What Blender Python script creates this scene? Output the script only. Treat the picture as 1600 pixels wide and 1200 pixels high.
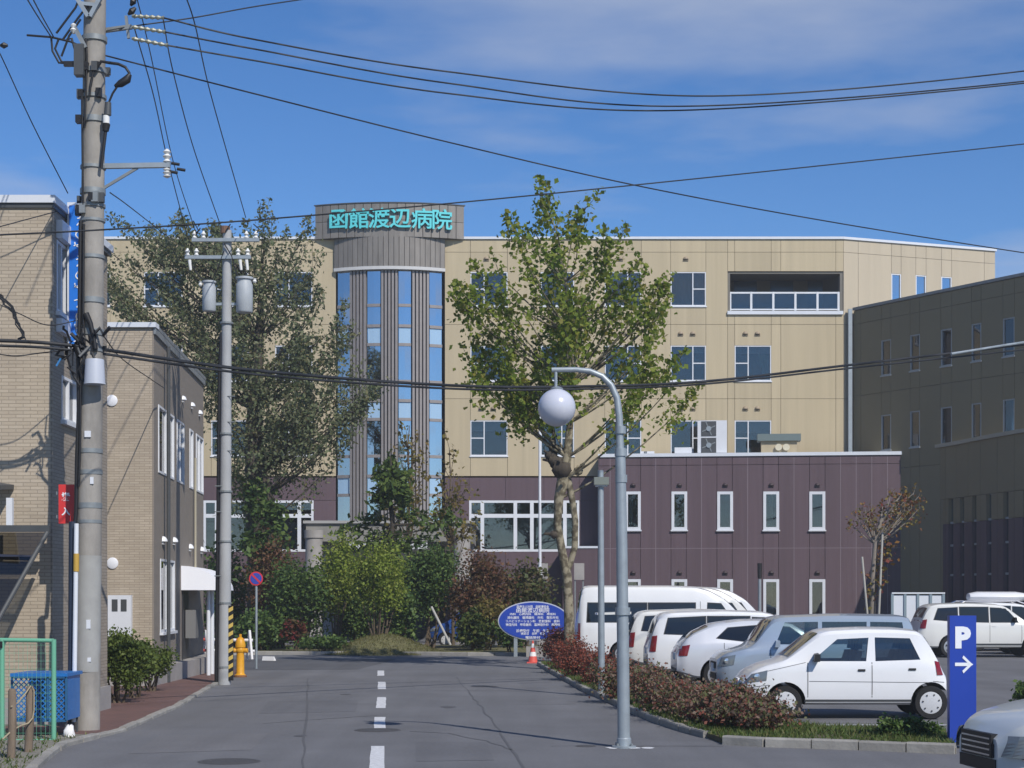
import bpy, bmesh, math, random
import numpy as np
from mathutils import Vector, Matrix

random.seed(7)
rng = np.random.default_rng(7)
for o in list(bpy.data.objects):
    bpy.data.objects.remove(o)
scene = bpy.context.scene
COL = scene.collection
R = math.radians

# ------------------------------------------------------------------ camera
F, HOR, EYE = 2640.0, 932.0, 2.0          # focal length in photo pixels, horizon row, eye height
cam_d = bpy.data.cameras.new('camera')
cam = bpy.data.objects.new('camera', cam_d)
COL.objects.link(cam)
cam.location = (0, 0, EYE)
cam.rotation_euler = (R(90), 0, 0)
cam_d.sensor_width = 36
cam_d.lens = 36 * F / 1600
cam_d.shift_y = (HOR - 600) / 1600
cam_d.clip_end = 3000
scene.camera = cam

# ------------------------------------------------------------------ sky and sun
SUN_AZ, SUN_EL = R(31.5), R(42)
sun_v = Vector((math.sin(SUN_AZ) * math.cos(SUN_EL), -math.cos(SUN_AZ) * math.cos(SUN_EL), math.sin(SUN_EL)))
world = bpy.data.worlds.new('World')
scene.world = world
world.use_nodes = True
nt = world.node_tree
nt.nodes.clear()
N = nt.nodes.new
out = N('ShaderNodeOutputWorld')
bg = N('ShaderNodeBackground')
bg.inputs['Strength'].default_value = 0.095
sky = N('ShaderNodeTexSky')
sky.sky_type = 'NISHITA'
sky.sun_disc = False
sky.sun_elevation = SUN_EL
sky.sun_rotation = R(180) - SUN_AZ
sky.altitude = 1500
sky.air_density = 1.0
sky.dust_density = 0.0
sky.ozone_density = 4.0
hsv = N('ShaderNodeHueSaturation')
hsv.inputs['Saturation'].default_value = 1.22
hsv.inputs['Value'].default_value = 1.04
hsv.inputs['Hue'].default_value = 0.506
nt.links.new(sky.outputs[0], hsv.inputs['Color'])
# soft fair-weather cloud layer: noise laid on a flat sheet high above the ground
tc = N('ShaderNodeTexCoord')
sep = N('ShaderNodeSeparateXYZ')
nt.links.new(tc.outputs['Generated'], sep.inputs[0])
zc = N('ShaderNodeMath'); zc.operation = 'MAXIMUM'; zc.inputs[1].default_value = 0.03
nt.links.new(sep.outputs['Z'], zc.inputs[0])
dx = N('ShaderNodeMath'); dx.operation = 'DIVIDE'
dy = N('ShaderNodeMath'); dy.operation = 'DIVIDE'
nt.links.new(sep.outputs['X'], dx.inputs[0]); nt.links.new(zc.outputs[0], dx.inputs[1])
nt.links.new(sep.outputs['Y'], dy.inputs[0]); nt.links.new(zc.outputs[0], dy.inputs[1])
cmb = N('ShaderNodeCombineXYZ')
nt.links.new(dx.outputs[0], cmb.inputs[0]); nt.links.new(dy.outputs[0], cmb.inputs[1])
mp = N('ShaderNodeMapping')
mp.inputs['Location'].default_value = (8.2, 0.9, 0)
mp.inputs['Scale'].default_value = (0.75, 0.85, 1)
nt.links.new(cmb.outputs[0], mp.inputs[0])
no = N('ShaderNodeTexNoise')
no.inputs['Scale'].default_value = 1.0
no.inputs['Detail'].default_value = 7
no.inputs['Roughness'].default_value = 0.52
nt.links.new(mp.outputs[0], no.inputs['Vector'])
cr = N('ShaderNodeValToRGB')
cr.color_ramp.elements[0].position = 0.525; cr.color_ramp.elements[0].color = (0, 0, 0, 1)
cr.color_ramp.elements[1].position = 0.74; cr.color_ramp.elements[1].color = (0.62, 0.62, 0.62, 1)
nt.links.new(no.outputs['Fac'], cr.inputs[0])
mx = N('ShaderNodeMix'); mx.data_type = 'RGBA'
nt.links.new(cr.outputs[0], mx.inputs['Factor'])
nt.links.new(hsv.outputs[0], mx.inputs['A'])
mx.inputs['B'].default_value = (4.2, 4.6, 5.6, 1)
nt.links.new(mx.outputs['Result'], bg.inputs['Color'])
nt.links.new(bg.outputs[0], out.inputs[0])

sun_d = bpy.data.lights.new('sun', 'SUN')
sun_d.energy = 3.6
sun_d.angle = R(0.55)
sun_d.color = (1.0, 0.945, 0.86)
sun = bpy.data.objects.new('sun', sun_d)
COL.objects.link(sun)
sun.rotation_euler = sun_v.to_track_quat('Z', 'Y').to_euler()

vs = scene.view_settings
vs.view_transform = 'Standard'
vs.look = 'None'
vs.exposure = 0.32
vs.gamma = 1.0
vs.use_curve_mapping = False

# ------------------------------------------------------------------ helpers: tagging and linking
def tag(o, label=None, cat=None, group=None, kind=None):
    if label: o['label'] = label
    if cat: o['category'] = cat
    if group: o['group'] = group
    if kind: o['kind'] = kind
    return o

def thing(name, label, cat, loc=(0, 0, 0), rz=0.0, group=None):
    o = bpy.data.objects.new(name, None)
    o.empty_display_size = 0.2
    COL.objects.link(o)
    o.location = loc
    o.rotation_euler = (0, 0, rz)
    return tag(o, label, cat, group)

def wmat(o):
    m = Matrix.LocRotScale(o.location, o.rotation_euler, o.scale)
    if o.parent:
        m = wmat(o.parent) @ o.matrix_parent_inverse @ m
    return m

def link(name, me, mat, parent=None, local=False):
    o = bpy.data.objects.new(name, me)
    COL.objects.link(o)
    if mat is not None and len(me.materials) == 0:
        for m in (mat if isinstance(mat, (list, tuple)) else [mat]):
            me.materials.append(m)
    if parent is not None:
        o.parent = parent
        if not local:                      # geometry given in world coordinates
            o.matrix_parent_inverse = wmat(parent).inverted()
    return o

class MB:
    """collects simple solids, built as one mesh"""
    def __init__(self):
        self.v = []; self.f = []; self.mi = []; self.m = 0
    def add(self, vs, fs):
        b = len(self.v)
        self.v += [tuple(p) for p in vs]
        self.f += [tuple(i + b for i in f) for f in fs]
        self.mi += [self.m] * len(fs)
        return self
    def hexa(self, p):     # 8 points: bottom 4 ccw, top 4 ccw
        return self.add(p, [(3, 2, 1, 0), (4, 5, 6, 7), (0, 1, 5, 4), (1, 2, 6, 5), (2, 3, 7, 6), (3, 0, 4, 7)])
    def box(self, x0, x1, y0, y1, z0, z1):
        return self.hexa([(x0, y0, z0), (x1, y0, z0), (x1, y1, z0), (x0, y1, z0),
                          (x0, y0, z1), (x1, y0, z1), (x1, y1, z1), (x0, y1, z1)])
    def fbox(self, fr, u0, u1, d0, d1, z0, z1):   # d: depth outward along the frame normal, d1 > d0
        P = fr.p
        return self.hexa([P(u0, d1, z0), P(u1, d1, z0), P(u1, d0, z0), P(u0, d0, z0),
                          P(u0, d1, z1), P(u1, d1, z1), P(u1, d0, z1), P(u0, d0, z1)])
    def bar(self, a, b, w, h, up=(0, 0, 1)):
        a = Vector(a); b = Vector(b); d = (b - a).normalized(); up = Vector(up)
        s = d.cross(up)
        if s.length < 1e-4: s = d.cross(Vector((0, 1, 0)))
        s.normalize(); t = s.cross(d).normalized()
        s *= w / 2; t *= h / 2
        return self.hexa([a - s - t, a + s - t, b + s - t, b - s - t, a - s + t, a + s + t, b + s + t, b - s + t])
    def tube(self, pts, rad, n=8, cap=True):
        pts = [Vector(p) for p in pts]
        if not isinstance(rad, (list, tuple)): rad = [rad] * len(pts)
        vs = []; fs = []; ref = None
        for i, p in enumerate(pts):
            d = (pts[min(i + 1, len(pts) - 1)] - pts[max(i - 1, 0)])
            d = d.normalized() if d.length > 1e-9 else Vector((0, 0, 1))
            if ref is None:
                ref = d.cross(Vector((0.31, 0.95, 0.05))) if abs(d.y) < 0.9 else d.cross(Vector((1, 0, 0)))
            s = (ref - d * ref.dot(d))
            s = s.normalized() if s.length > 1e-6 else d.orthogonal().normalized()
            ref = s; t = d.cross(s)
            for k in range(n):
                a = 2 * math.pi * k / n
                vs.append(p + (s * math.cos(a) + t * math.sin(a)) * rad[i])
        for i in range(len(pts) - 1):
            for k in range(n):
                k2 = (k + 1) % n
                fs.append((i * n + k, i * n + k2, (i + 1) * n + k2, (i + 1) * n + k))
        if cap:
            fs.append(tuple(range(n))[::-1])
            fs.append(tuple((len(pts) - 1) * n + k for k in range(n)))
        return self.add(vs, fs)
    def lathe(self, prof, c=(0, 0, 0), n=16, axis='Z'):
        vs = []; fs = []
        for (r, h) in prof:
            for k in range(n):
                a = 2 * math.pi * k / n
                x, y = r * math.cos(a), r * math.sin(a)
                q = (x, y, h) if axis == 'Z' else ((x, h, y) if axis == 'Y' else (h, x, y))
                vs.append((q[0] + c[0], q[1] + c[1], q[2] + c[2]))
        for i in range(len(prof) - 1):
            for k in range(n):
                k2 = (k + 1) % n
                f = (i * n + k, i * n + k2, (i + 1) * n + k2, (i + 1) * n + k)
                fs.append(f)
        if prof[0][0] > 1e-6: fs.append(tuple(range(n))[::-1])
        if prof[-1][0] > 1e-6: fs.append(tuple((len(prof) - 1) * n + k for k in range(n)))
        return self.add(vs, fs)
    def prism(self, poly, off):        # planar 3D polygon extruded by a vector
        n = len(poly); off = Vector(off)
        a = [Vector(p) for p in poly]
        vs = a + [p + off for p in a]
        fs = [tuple(range(n))[::-1], tuple(range(n, 2 * n))]
        fs += [(i, (i + 1) % n, n + (i + 1) % n, n + i) for i in range(n)]
        return self.add(vs, fs)
    def mesh(self, name='mesh', smooth=None):
        me = bpy.data.meshes.new(name)
        me.from_pydata(self.v, [], self.f)
        if any(self.mi):
            me.polygons.foreach_set('material_index', self.mi)
        bm = bmesh.new(); bm.from_mesh(me)
        bmesh.ops.recalc_face_normals(bm, faces=bm.faces)
        bm.to_mesh(me); bm.free()
        if smooth:
            me.polygons.foreach_set('use_smooth', [True] * len(me.polygons))
            me.set_sharp_from_angle(angle=R(smooth))
        return me
    def build(self, name, mat, parent=None, smooth=None, local=False):
        return link(name, self.mesh(name, smooth), mat, parent, local)

class Frame:
    """a vertical wall plane: u runs along the wall, d outwards, z up"""
    def __init__(self, o, u):
        self.o = Vector((o[0], o[1], 0)); self.u = Vector((u[0], u[1], 0)).normalized()
        self.n = Vector((self.u.y, -self.u.x, 0))
    def p(self, u, d, z):
        return self.o + self.u * u + self.n * d + Vector((0, 0, z))
    def at(self, px, py):              # where the sight line through a photo pixel meets this wall
        r = Vector(((px - 800) / F, 1, (HOR - py) / F))
        c = Vector((0, 0, EYE))
        t = (self.o - c).dot(self.n) / r.dot(self.n)
        q = c + r * t
        return (q - self.o).dot(self.u), q.z
    def U(self, px, py=HOR): return self.at(px, py)[0]

def P3(px, py, y):                     # point at depth y
    return Vector(((px - 800) * y / F, y, EYE + (HOR - py) * y / F))
def G(px, py, z=0.0):                  # ground point
    y = F * (EYE - z) / (py - HOR)
    return Vector(((px - 800) * y / F, y, z))

# ------------------------------------------------------------------ materials
MATS = {}
def mat(name, col, rough=0.7, var=0.0, scale=3.0, metal=0.0, bump=0.0, bscale=40.0, rnd=0.0, spec=0.4, coat=0.0,
        stretch=(1, 1, 1), detail=4):
    if name in MATS: return MATS[name]
    m = bpy.data.materials.new(name); m.use_nodes = True
    t = m.node_tree; b = t.nodes['Principled BSDF']
    b.inputs['Roughness'].default_value = rough
    b.inputs['Metallic'].default_value = metal
    b.inputs['Specular IOR Level'].default_value = spec
    b.inputs['Coat Weight'].default_value = coat
    b.inputs['Coat Roughness'].default_value = 0.05
    b.inputs['Base Color'].default_value = (*col, 1)
    cur = None
    if var or bump:
        g = t.nodes.new('ShaderNodeNewGeometry')
        mp = t.nodes.new('ShaderNodeMapping'); mp.inputs['Scale'].default_value = stretch
        t.links.new(g.outputs['Position'], mp.inputs[0])
    if var:
        nz = t.nodes.new('ShaderNodeTexNoise'); nz.inputs['Scale'].default_value = scale
        nz.inputs['Detail'].default_value = detail; nz.inputs['Roughness'].default_value = 0.6
        t.links.new(mp.outputs[0], nz.inputs['Vector'])
        mr = t.nodes.new('ShaderNodeMapRange')
        mr.inputs['From Min'].default_value = 0.25; mr.inputs['From Max'].default_value = 0.75
        mr.inputs['To Min'].default_value = 1 - var; mr.inputs['To Max'].default_value = 1 + var
        t.links.new(nz.outputs['Fac'], mr.inputs['Value'])
        cur = mr.outputs[0]
    if rnd:
        oi = t.nodes.new('ShaderNodeObjectInfo')
        m2 = t.nodes.new('ShaderNodeMapRange')
        m2.inputs['To Min'].default_value = 1 - rnd; m2.inputs['To Max'].default_value = 1 + rnd
        t.links.new(oi.outputs['Random'], m2.inputs['Value'])
        if cur is None: cur = m2.outputs[0]
        else:
            mm = t.nodes.new('ShaderNodeMath'); mm.operation = 'MULTIPLY'
            t.links.new(cur, mm.inputs[0]); t.links.new(m2.outputs[0], mm.inputs[1]); cur = mm.outputs[0]
    if cur is not None:
        vm = t.nodes.new('ShaderNodeVectorMath'); vm.operation = 'SCALE'
        vm.inputs[0].default_value = col
        t.links.new(cur, vm.inputs['Scale'])
        t.links.new(vm.outputs[0], b.inputs['Base Color'])
    if bump:
        nb = t.nodes.new('ShaderNodeTexNoise'); nb.inputs['Scale'].default_value = bscale
        nb.inputs['Detail'].default_value = 3
        t.links.new(mp.outputs[0], nb.inputs['Vector'])
        bp = t.nodes.new('ShaderNodeBump'); bp.inputs['Strength'].default_value = bump
        bp.inputs['Distance'].default_value = 0.02
        t.links.new(nb.outputs['Fac'], bp.inputs['Height'])
        t.links.new(bp.outputs[0], b.inputs['Normal'])
    MATS[name] = m
    return m

def leafmat(name, cols, trans=0.35, rough=0.6):
    """foliage: every leaf takes its own tint between the given colours"""
    if name in MATS: return MATS[name]
    m = bpy.data.materials.new(name); m.use_nodes = True
    t = m.node_tree; t.nodes.clear()
    o = t.nodes.new('ShaderNodeOutputMaterial')
    g = t.nodes.new('ShaderNodeNewGeometry')
    r = t.nodes.new('ShaderNodeValToRGB')
    el = r.color_ramp.elements
    while len(el) < len(cols): el.new(0.5)
    for i, c in enumerate(cols):
        el[i].position = i / max(1, len(cols) - 1); el[i].color = (*c, 1)
    t.links.new(g.outputs['Random Per Island'], r.inputs[0])
    b = t.nodes.new('ShaderNodeBsdfPrincipled')
    b.inputs['Roughness'].default_value = rough
    b.inputs['Specular IOR Level'].default_value = 0.3
    t.links.new(r.outputs[0], b.inputs['Base Color'])
    tr = t.nodes.new('ShaderNodeBsdfTranslucent')
    t.links.new(r.outputs[0], tr.inputs[0])
    mx = t.nodes.new('ShaderNodeMixShader'); mx.inputs[0].default_value = trans
    t.links.new(b.outputs[0], mx.inputs[1]); t.links.new(tr.outputs[0], mx.inputs[2])
    t.links.new(mx.outputs[0], o.inputs[0])
    MATS[name] = m
    return m

def glassmat(name, tint, refl=0.06, rcol=(1, 1, 1), rough=0.01):
    """window glass: tinted see-through plus mirror reflection growing towards grazing view"""
    if name in MATS: return MATS[name]
    m = bpy.data.materials.new(name); m.use_nodes = True
    t = m.node_tree; t.nodes.clear()
    o = t.nodes.new('ShaderNodeOutputMaterial')
    tp = t.nodes.new('ShaderNodeBsdfTransparent'); tp.inputs[0].default_value = (*tint, 1)
    gl = t.nodes.new('ShaderNodeBsdfGlossy'); gl.inputs[0].default_value = (*rcol, 1); gl.inputs['Roughness'].default_value = rough
    fr = t.nodes.new('ShaderNodeFresnel'); fr.inputs[0].default_value = 1.5
    mr = t.nodes.new('ShaderNodeMapRange')
    mr.inputs['From Min'].default_value = 0.04; mr.inputs['From Max'].default_value = 1.0
    mr.inputs['To Min'].default_value = refl; mr.inputs['To Max'].default_value = 1.0
    t.links.new(fr.outputs[0], mr.inputs['Value'])
    mx = t.nodes.new('ShaderNodeMixShader')
    t.links.new(mr.outputs[0], mx.inputs[0]); t.links.new(tp.outputs[0], mx.inputs[1]); t.links.new(gl.outputs[0], mx.inputs[2])
    t.links.new(mx.outputs[0], o.inputs[0])
    MATS[name] = m
    return m

def tilemat(name, c1, c2, mortar, bw, bh, axis='X', seed=0.0, squash=0.5):
    """small wall tiles far below picking size: colour and fine relief only"""
    m = bpy.data.materials.new(name); m.use_nodes = True
    t = m.node_tree; b = t.nodes['Principled BSDF']
    g = t.nodes.new('ShaderNodeNewGeometry')
    s = t.nodes.new('ShaderNodeSeparateXYZ'); t.links.new(g.outputs['Position'], s.inputs[0])
    c = t.nodes.new('ShaderNodeCombineXYZ')
    t.links.new(s.outputs[axis], c.inputs[0]); t.links.new(s.outputs['Z'], c.inputs[1])
    br = t.nodes.new('ShaderNodeTexBrick')
    br.inputs['Color1'].default_value = (*c1, 1); br.inputs['Color2'].default_value = (*c2, 1)
    br.inputs['Mortar'].default_value = (*mortar, 1)
    br.inputs['Scale'].default_value = 1.0
    br.inputs['Brick Width'].default_value = bw; br.inputs['Row Height'].default_value = bh
    br.inputs['Mortar Size'].default_value = 0.006; br.inputs['Bias'].default_value = seed
    t.links.new(c.outputs[0], br.inputs['Vector'])
    nz = t.nodes.new('ShaderNodeTexNoise'); nz.inputs['Scale'].default_value = 1.3; nz.inputs['Detail'].default_value = 6
    t.links.new(g.outputs['Position'], nz.inputs['Vector'])
    mr = t.nodes.new('ShaderNodeMapRange'); mr.inputs['From Min'].default_value = 0.3; mr.inputs['From Max'].default_value = 0.7
    mr.inputs['To Min'].default_value = 0.9; mr.inputs['To Max'].default_value = 1.08
    t.links.new(nz.outputs['Fac'], mr.inputs['Value'])
    vm = t.nodes.new('ShaderNodeVectorMath'); vm.operation = 'SCALE'
    t.links.new(br.outputs['Color'], vm.inputs[0]); t.links.new(mr.outputs[0], vm.inputs['Scale'])
    t.links.new(vm.outputs[0], b.inputs['Base Color'])
    b.inputs['Roughness'].default_value = 0.75
    bp = t.nodes.new('ShaderNodeBump'); bp.inputs['Strength'].default_value = 0.5; bp.inputs['Distance'].default_value = 0.008
    bp.invert = True
    t.links.new(br.outputs['Fac'], bp.inputs['Height']); t.links.new(bp.outputs[0], b.inputs['Normal'])
    MATS[name] = m
    return m

WHITE = mat('white_metal', (0.62, 0.64, 0.68), 0.45, 0.05, 2.0)
BLACK = mat('black_plastic', (0.012, 0.012, 0.014), 0.5)
DARKGREY = mat('dark_grey_metal', (0.06, 0.065, 0.07), 0.5, 0.1, 5)
GALV = mat('galvanised_steel', (0.30, 0.34, 0.37), 0.45, 0.12, 6.0, metal=0.35)
GALV2 = mat('aged_galvanised_steel', (0.22, 0.24, 0.25), 0.5, 0.15, 8.0, metal=0.3)
GLASS = glassmat('window_glass', (0.55, 0.60, 0.62), 0.09)
MIRROR = glassmat('reflective_facade_glass', (0.10, 0.14, 0.18), 0.62, (0.80, 0.88, 0.96), .03)
INTERIOR = mat('dim_interior', (0.05, 0.052, 0.055), 0.9)
CABLE = mat('cable_sheath', (0.018, 0.02, 0.024), 0.6)

def text_mesh(s, size, extrude=0.01, offset=0.0):
    cu = bpy.data.curves.new('txt', 'FONT')
    cu.body = s; cu.size = size; cu.extrude = extrude; cu.offset = offset
    cu.align_x = 'CENTER'; cu.align_y = 'CENTER'
    cu.resolution_u = 3
    o = bpy.data.objects.new('txt', cu); COL.objects.link(o)
    dg = bpy.context.evaluated_depsgraph_get()
    me = bpy.data.meshes.new_from_object(o.evaluated_get(dg))
    bpy.data.objects.remove(o); bpy.data.curves.remove(cu)
    me.materials.clear()
    return me

def put_text(name, s, size, fr, u, d, z, m, parent, extrude=0.01, offset=0.0, sx=1.0):
    """upright lettering on a wall frame, centred on (u, z)"""
    me = text_mesh(s, size, extrude, offset)
    M = Matrix((( fr.u.x * sx, 0, fr.n.x, 0), (fr.u.y * sx, 0, fr.n.y, 0), (0, 1, 0, 0), (0, 0, 0, 1)))
    # re-centre the glyph box on its middle
    xs = [v.co.x for v in me.vertices]; ys = [v.co.y for v in me.vertices]
    if xs:
        me.transform(Matrix.Translation((-(min(xs) + max(xs)) / 2, -(min(ys) + max(ys)) / 2, 0)))
    me.transform(Matrix.Translation(fr.p(u, d, z)) @ M)
    return link(name, me, m, parent)
# ================================================================== ground, road, pavements
def sheet(name, poly, z, m, parent=None, kind='structure'):
    mb = MB(); mb.add([(p[0], p[1], z) for p in poly], [tuple(range(len(poly)))])
    o = mb.build(name, m, parent)
    if parent is None and kind: o['kind'] = kind
    return o

def asphalt(name, col, joint=0.0):
    m = mat(name, col, 0.9, 0.16, 0.45, bump=0.25, bscale=60, detail=6)
    t = m.node_tree; b = t.nodes['Principled BSDF']
    # fine speckle and long worn streaks along the driving direction
    g = t.nodes.new('ShaderNodeNewGeometry')
    n1 = t.nodes.new('ShaderNodeTexNoise'); n1.inputs['Scale'].default_value = 22; n1.inputs['Detail'].default_value = 5
    t.links.new(g.outputs['Position'], n1.inputs['Vector'])
    mp = t.nodes.new('ShaderNodeMapping'); mp.inputs['Scale'].default_value = (1.6, 0.10, 1)
    t.links.new(g.outputs['Position'], mp.inputs[0])
    n2 = t.nodes.new('ShaderNodeTexNoise'); n2.inputs['Scale'].default_value = 1.0; n2.inputs['Detail'].default_value = 4
    t.links.new(mp.outputs[0], n2.inputs['Vector'])
    a = t.nodes.new('ShaderNodeMath'); a.operation = 'ADD'
    t.links.new(n1.outputs['Fac'], a.inputs[0]); t.links.new(n2.outputs['Fac'], a.inputs[1])
    mr = t.nodes.new('ShaderNodeMapRange'); mr.inputs['From Min'].default_value = 0.6; mr.inputs['From Max'].default_value = 1.4
    mr.inputs['To Min'].default_value = 0.80; mr.inputs['To Max'].default_value = 1.2
    t.links.new(a.outputs[0], mr.inputs['Value'])
    src = b.inputs['Base Color'].links[0].from_socket
    v = t.nodes.new('ShaderNodeVectorMath'); v.operation = 'SCALE'
    t.links.new(src, v.inputs[0]); t.links.new(mr.outputs[0], v.inputs['Scale'])
    t.links.new(v.outputs[0], b.inputs['Base Color'])
    return m
ASPH = asphalt('road_asphalt', (0.130, 0.132, 0.142))
ASPH2 = asphalt('parking_asphalt', (0.13, 0.13, 0.137))
SOIL = mat('soil', (0.10, 0.085, 0.05), 0.95, 0.3, 3.0, bump=0.6, bscale=25)
EARTH = mat('dry_ground', (0.13, 0.12, 0.09), 0.95, 0.2, 0.5)
PAINT = mat('road_paint', (0.58, 0.59, 0.61), 0.7, 0.30, 16.0, detail=10)
KERBM = mat('kerb_concrete', (0.27, 0.26, 0.24), 0.85, 0.2, 4.0, bump=0.3, bscale=30, rnd=0.12)
TAR = mat('crack_sealer', (0.092, 0.094, 0.102), 0.85)
LAWN = mat('mown_lawn', (0.125, 0.12, 0.055), 0.95, 0.35, 2.5, bump=0.8, bscale=30, detail=8)

g = MB(); S = 900
g.add([(-S, -60, -0.012), (S, -60, -0.012), (S, 1500, -0.012), (-S, 1500, -0.012)], [(0, 1, 2, 3)])
tag(g.build('ground', EARTH), kind='structure')
road = sheet('road', [(-13, -12), (40, -12), (40, 86), (-25, 86), (-25, 46), (-13, 46)], 0.0, ASPH)

# right-hand kerb line (foot of the planting strip)
KPX = [(842, 1039), (862, 1051), (884, 1063), (914, 1080), (952, 1096), (988, 1113), (1035, 1132), (1075, 1145), (1105, 1153)]
KR = [G(*p) for p in KPX]
KR2 = [G(1132, 1163), G(1200, 1167), G(1300, 1170), G(1400, 1174), G(1494, 1178)]
# the far edge of the strip, behind the hedge
SE = [Vector((1.62, 48.9, 0)), Vector((2.45, 40, 0)), Vector((2.9, 34, 0)), Vector((3.35, 30, 0)), Vector((4.0, 26.6, 0)),
      Vector((4.6, 24.9, 0)), Vector((6.3, 24.6, 0))]
park = sheet('parking_lot', [(v.x, v.y) for v in SE] + [(7.0, 22.9), (40, 22.9), (40, 70), (3.5, 70), (1.7, 60)], 0.005, ASPH2)
strip_poly = [(v.x, v.y) for v in KR + KR2] + [(v.x, v.y) for v in SE[::-1]]
strip = MB()
n = len(strip_poly)
strip.add([(x, y, 0.0) for x, y in strip_poly] + [(x, y, 0.075) for x, y in strip_poly],
          [tuple(range(n, 2 * n))] + [(i, (i + 1) % n, n + (i + 1) % n, n + i) for i in range(n)])
strip = tag(strip.build('planting_strip', SOIL), kind='structure')

def stones(parent, path, L, w, z0, z1, gap=0.018, name='kerb_stone'):
    # walk the path and lay stones end to end
    seg = []; acc = 0
    for a, b in zip(path[:-1], path[1:]):
        seg.append((acc, a, b)); acc += (b - a).length
    def pos(s):
        for s0, a, b in reversed(seg):
            if s >= s0 - 1e-9:
                return a.lerp(b, min(1.0, (s - s0) / (b - a).length))
        return path[0]
    k = int(acc / L)
    Lk = acc / k
    for i in range(k):
        a = pos(i * Lk + gap / 2); b = pos((i + 1) * Lk - gap / 2)
        mb = MB(); dz = random.uniform(-0.008, 0.008)
        d = (b - a).normalized(); s = Vector((d.y, -d.x, 0)) * random.uniform(-0.008, 0.008)
        a = a + s; b = b + s
        c = 0.02
        q = Vector((d.y, -d.x, 0)) * (w / 2)
        prof = [(-1, z0), (-1, z1 + dz - c), (-0.8, z1 + dz), (0.8, z1 + dz), (1, z1 + dz - c), (1, z0)]
        mb.prism([a + q * t + Vector((0, 0, z)) for t, z in prof], b - a)
        mb.build(name, KERBM, parent)

kr = thing('kerb', None, None, tuple(KR[0])); kr['kind'] = 'structure'
stones(kr, KR, 0.62, 0.13, -0.01, 0.10)
stones(kr, KR2, 0.60, 0.14, -0.01, 0.13)

# centre line: one dash per painted stripe
for (ya, yb, xa, xb) in [(1240, 1166, 588, 590), (1140.4, 1120.6, 593, 594), (1106.6, 1089.5, 595, 596.5), (1077, 1065.6, 596.5, 596.5), (1056, 1048, 595, 595)]:
    a = G(xa, ya); b = G(xb, yb); w = 0.088
    mb = MB()
    vs = []; n = 10
    for i in range(n + 1):
        p = a.lerp(b, i / n)
        vs += [(p.x - w + random.uniform(-.006, .006), p.y, 0.004), (p.x + w + random.uniform(-.006, .006), p.y, 0.004)]
    mb.add(vs, [(2 * i, 2 * i + 1, 2 * i + 3, 2 * i + 2) for i in range(n)])
    mb.build('line_dash', PAINT, road)
# sealed cracks
for px in ([(712, 1058), (735, 1085), (752, 1105), (775, 1135), (800, 1170), (818, 1200)],
           [(640, 1143), (700, 1146), (760, 1158), (800, 1172)], [(410, 1131), (500, 1124), (590, 1118)],
           [(480, 1060), (482, 1100), (478, 1150), (474, 1200)], [(800, 1101), (900, 1100)], [(860, 1166), (960, 1164)], [(985, 1166), (1130, 1166)]):
    pts = [G(*p) for p in px]
    vs = []
    full = []
    for a, b in zip(pts[:-1], pts[1:]):
        for k in range(5):
            full.append(a.lerp(b, k / 5) + Vector((random.uniform(-.03, .03), random.uniform(-.03, .03), 0)))
    full.append(pts[-1])
    for i, p in enumerate(full):
        d = (full[min(i + 1, len(full) - 1)] - full[max(i - 1, 0)]).normalized()
        q = Vector((-d.y, d.x, 0)) * random.uniform(0.010, 0.022)
        vs += [(p.x - q.x, p.y - q.y, 0.0035), (p.x + q.x, p.y + q.y, 0.0035)]
    mb = MB(); mb.add(vs, [(2 * i, 2 * i + 1, 2 * i + 3, 2 * i + 2) for i in range(len(full) - 1)])
    mb.build('crack_seal', TAR, road)
IRON = mat('cast_iron', (0.065, 0.064, 0.066), 0.7, 0.3, 30)
for px, py, r in [(590, 1141, 0.33), (358, 1190, 0.36), (757, 1073, 0.30), (915, 1166, 0.12)]:
    p = G(px, py); mb = MB()
    mb.lathe([(0.0, 0.008), (r * 0.86, 0.008), (r * 0.88, 0.003), (r * 0.9, 0.008), (r, 0.008), (r + .02, 0.002)], (p.x, p.y, 0), 24)
    mb.build('manhole_cover', IRON, road)
# asphalt patch, slightly newer
sheet('asphalt_patch', [tuple(G(*p))[:2] for p in [(330, 1030), (620, 1030), (560, 1046), (300, 1048)]], 0.003, asphalt('patch_asphalt', (0.088, 0.09, 0.098)), road)

for k_, pxs in enumerate(([(420, 1096), (560, 1094), (556, 1112), (404, 1115)], [(640, 1060), (800, 1062), (830, 1080), (650, 1078)], [(650, 1160), (760, 1160), (772, 1188), (650, 1190)], [(250, 1150), (420, 1146), (392, 1172), (200, 1178)])):
    sheet('asphalt_patch', [tuple(G(*p))[:2] for p in pxs], 0.0028, asphalt('patch_asphalt_%d' % k_, [(0.116, 0.118, 0.128), (0.138, 0.139, 0.148), (0.119, 0.121, 0.131), (0.140, 0.140, 0.148)][k_]), road)
OIL = mat('oil_stain', (0.05, 0.05, 0.052), 0.6, .3, 6)
for px, py, r_ in ((700, 1105, .16), (540, 1085, .12), (470, 1150, .10), (760, 1140, .08)):
    p = G(px, py); n_ = 14
    mb = MB(); mb.add([(p.x + r_ * random.uniform(.5, 1.1) * math.cos(i * 6.283 / n_), p.y + 2.2 * r_ * random.uniform(.5, 1.1) * math.sin(i * 6.283 / n_), .0042) for i in range(n_)], [tuple(range(n_))])
    mb.build('oil_stain', mat('faint_stain', (0.085, 0.086, 0.094), .8), road)
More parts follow.
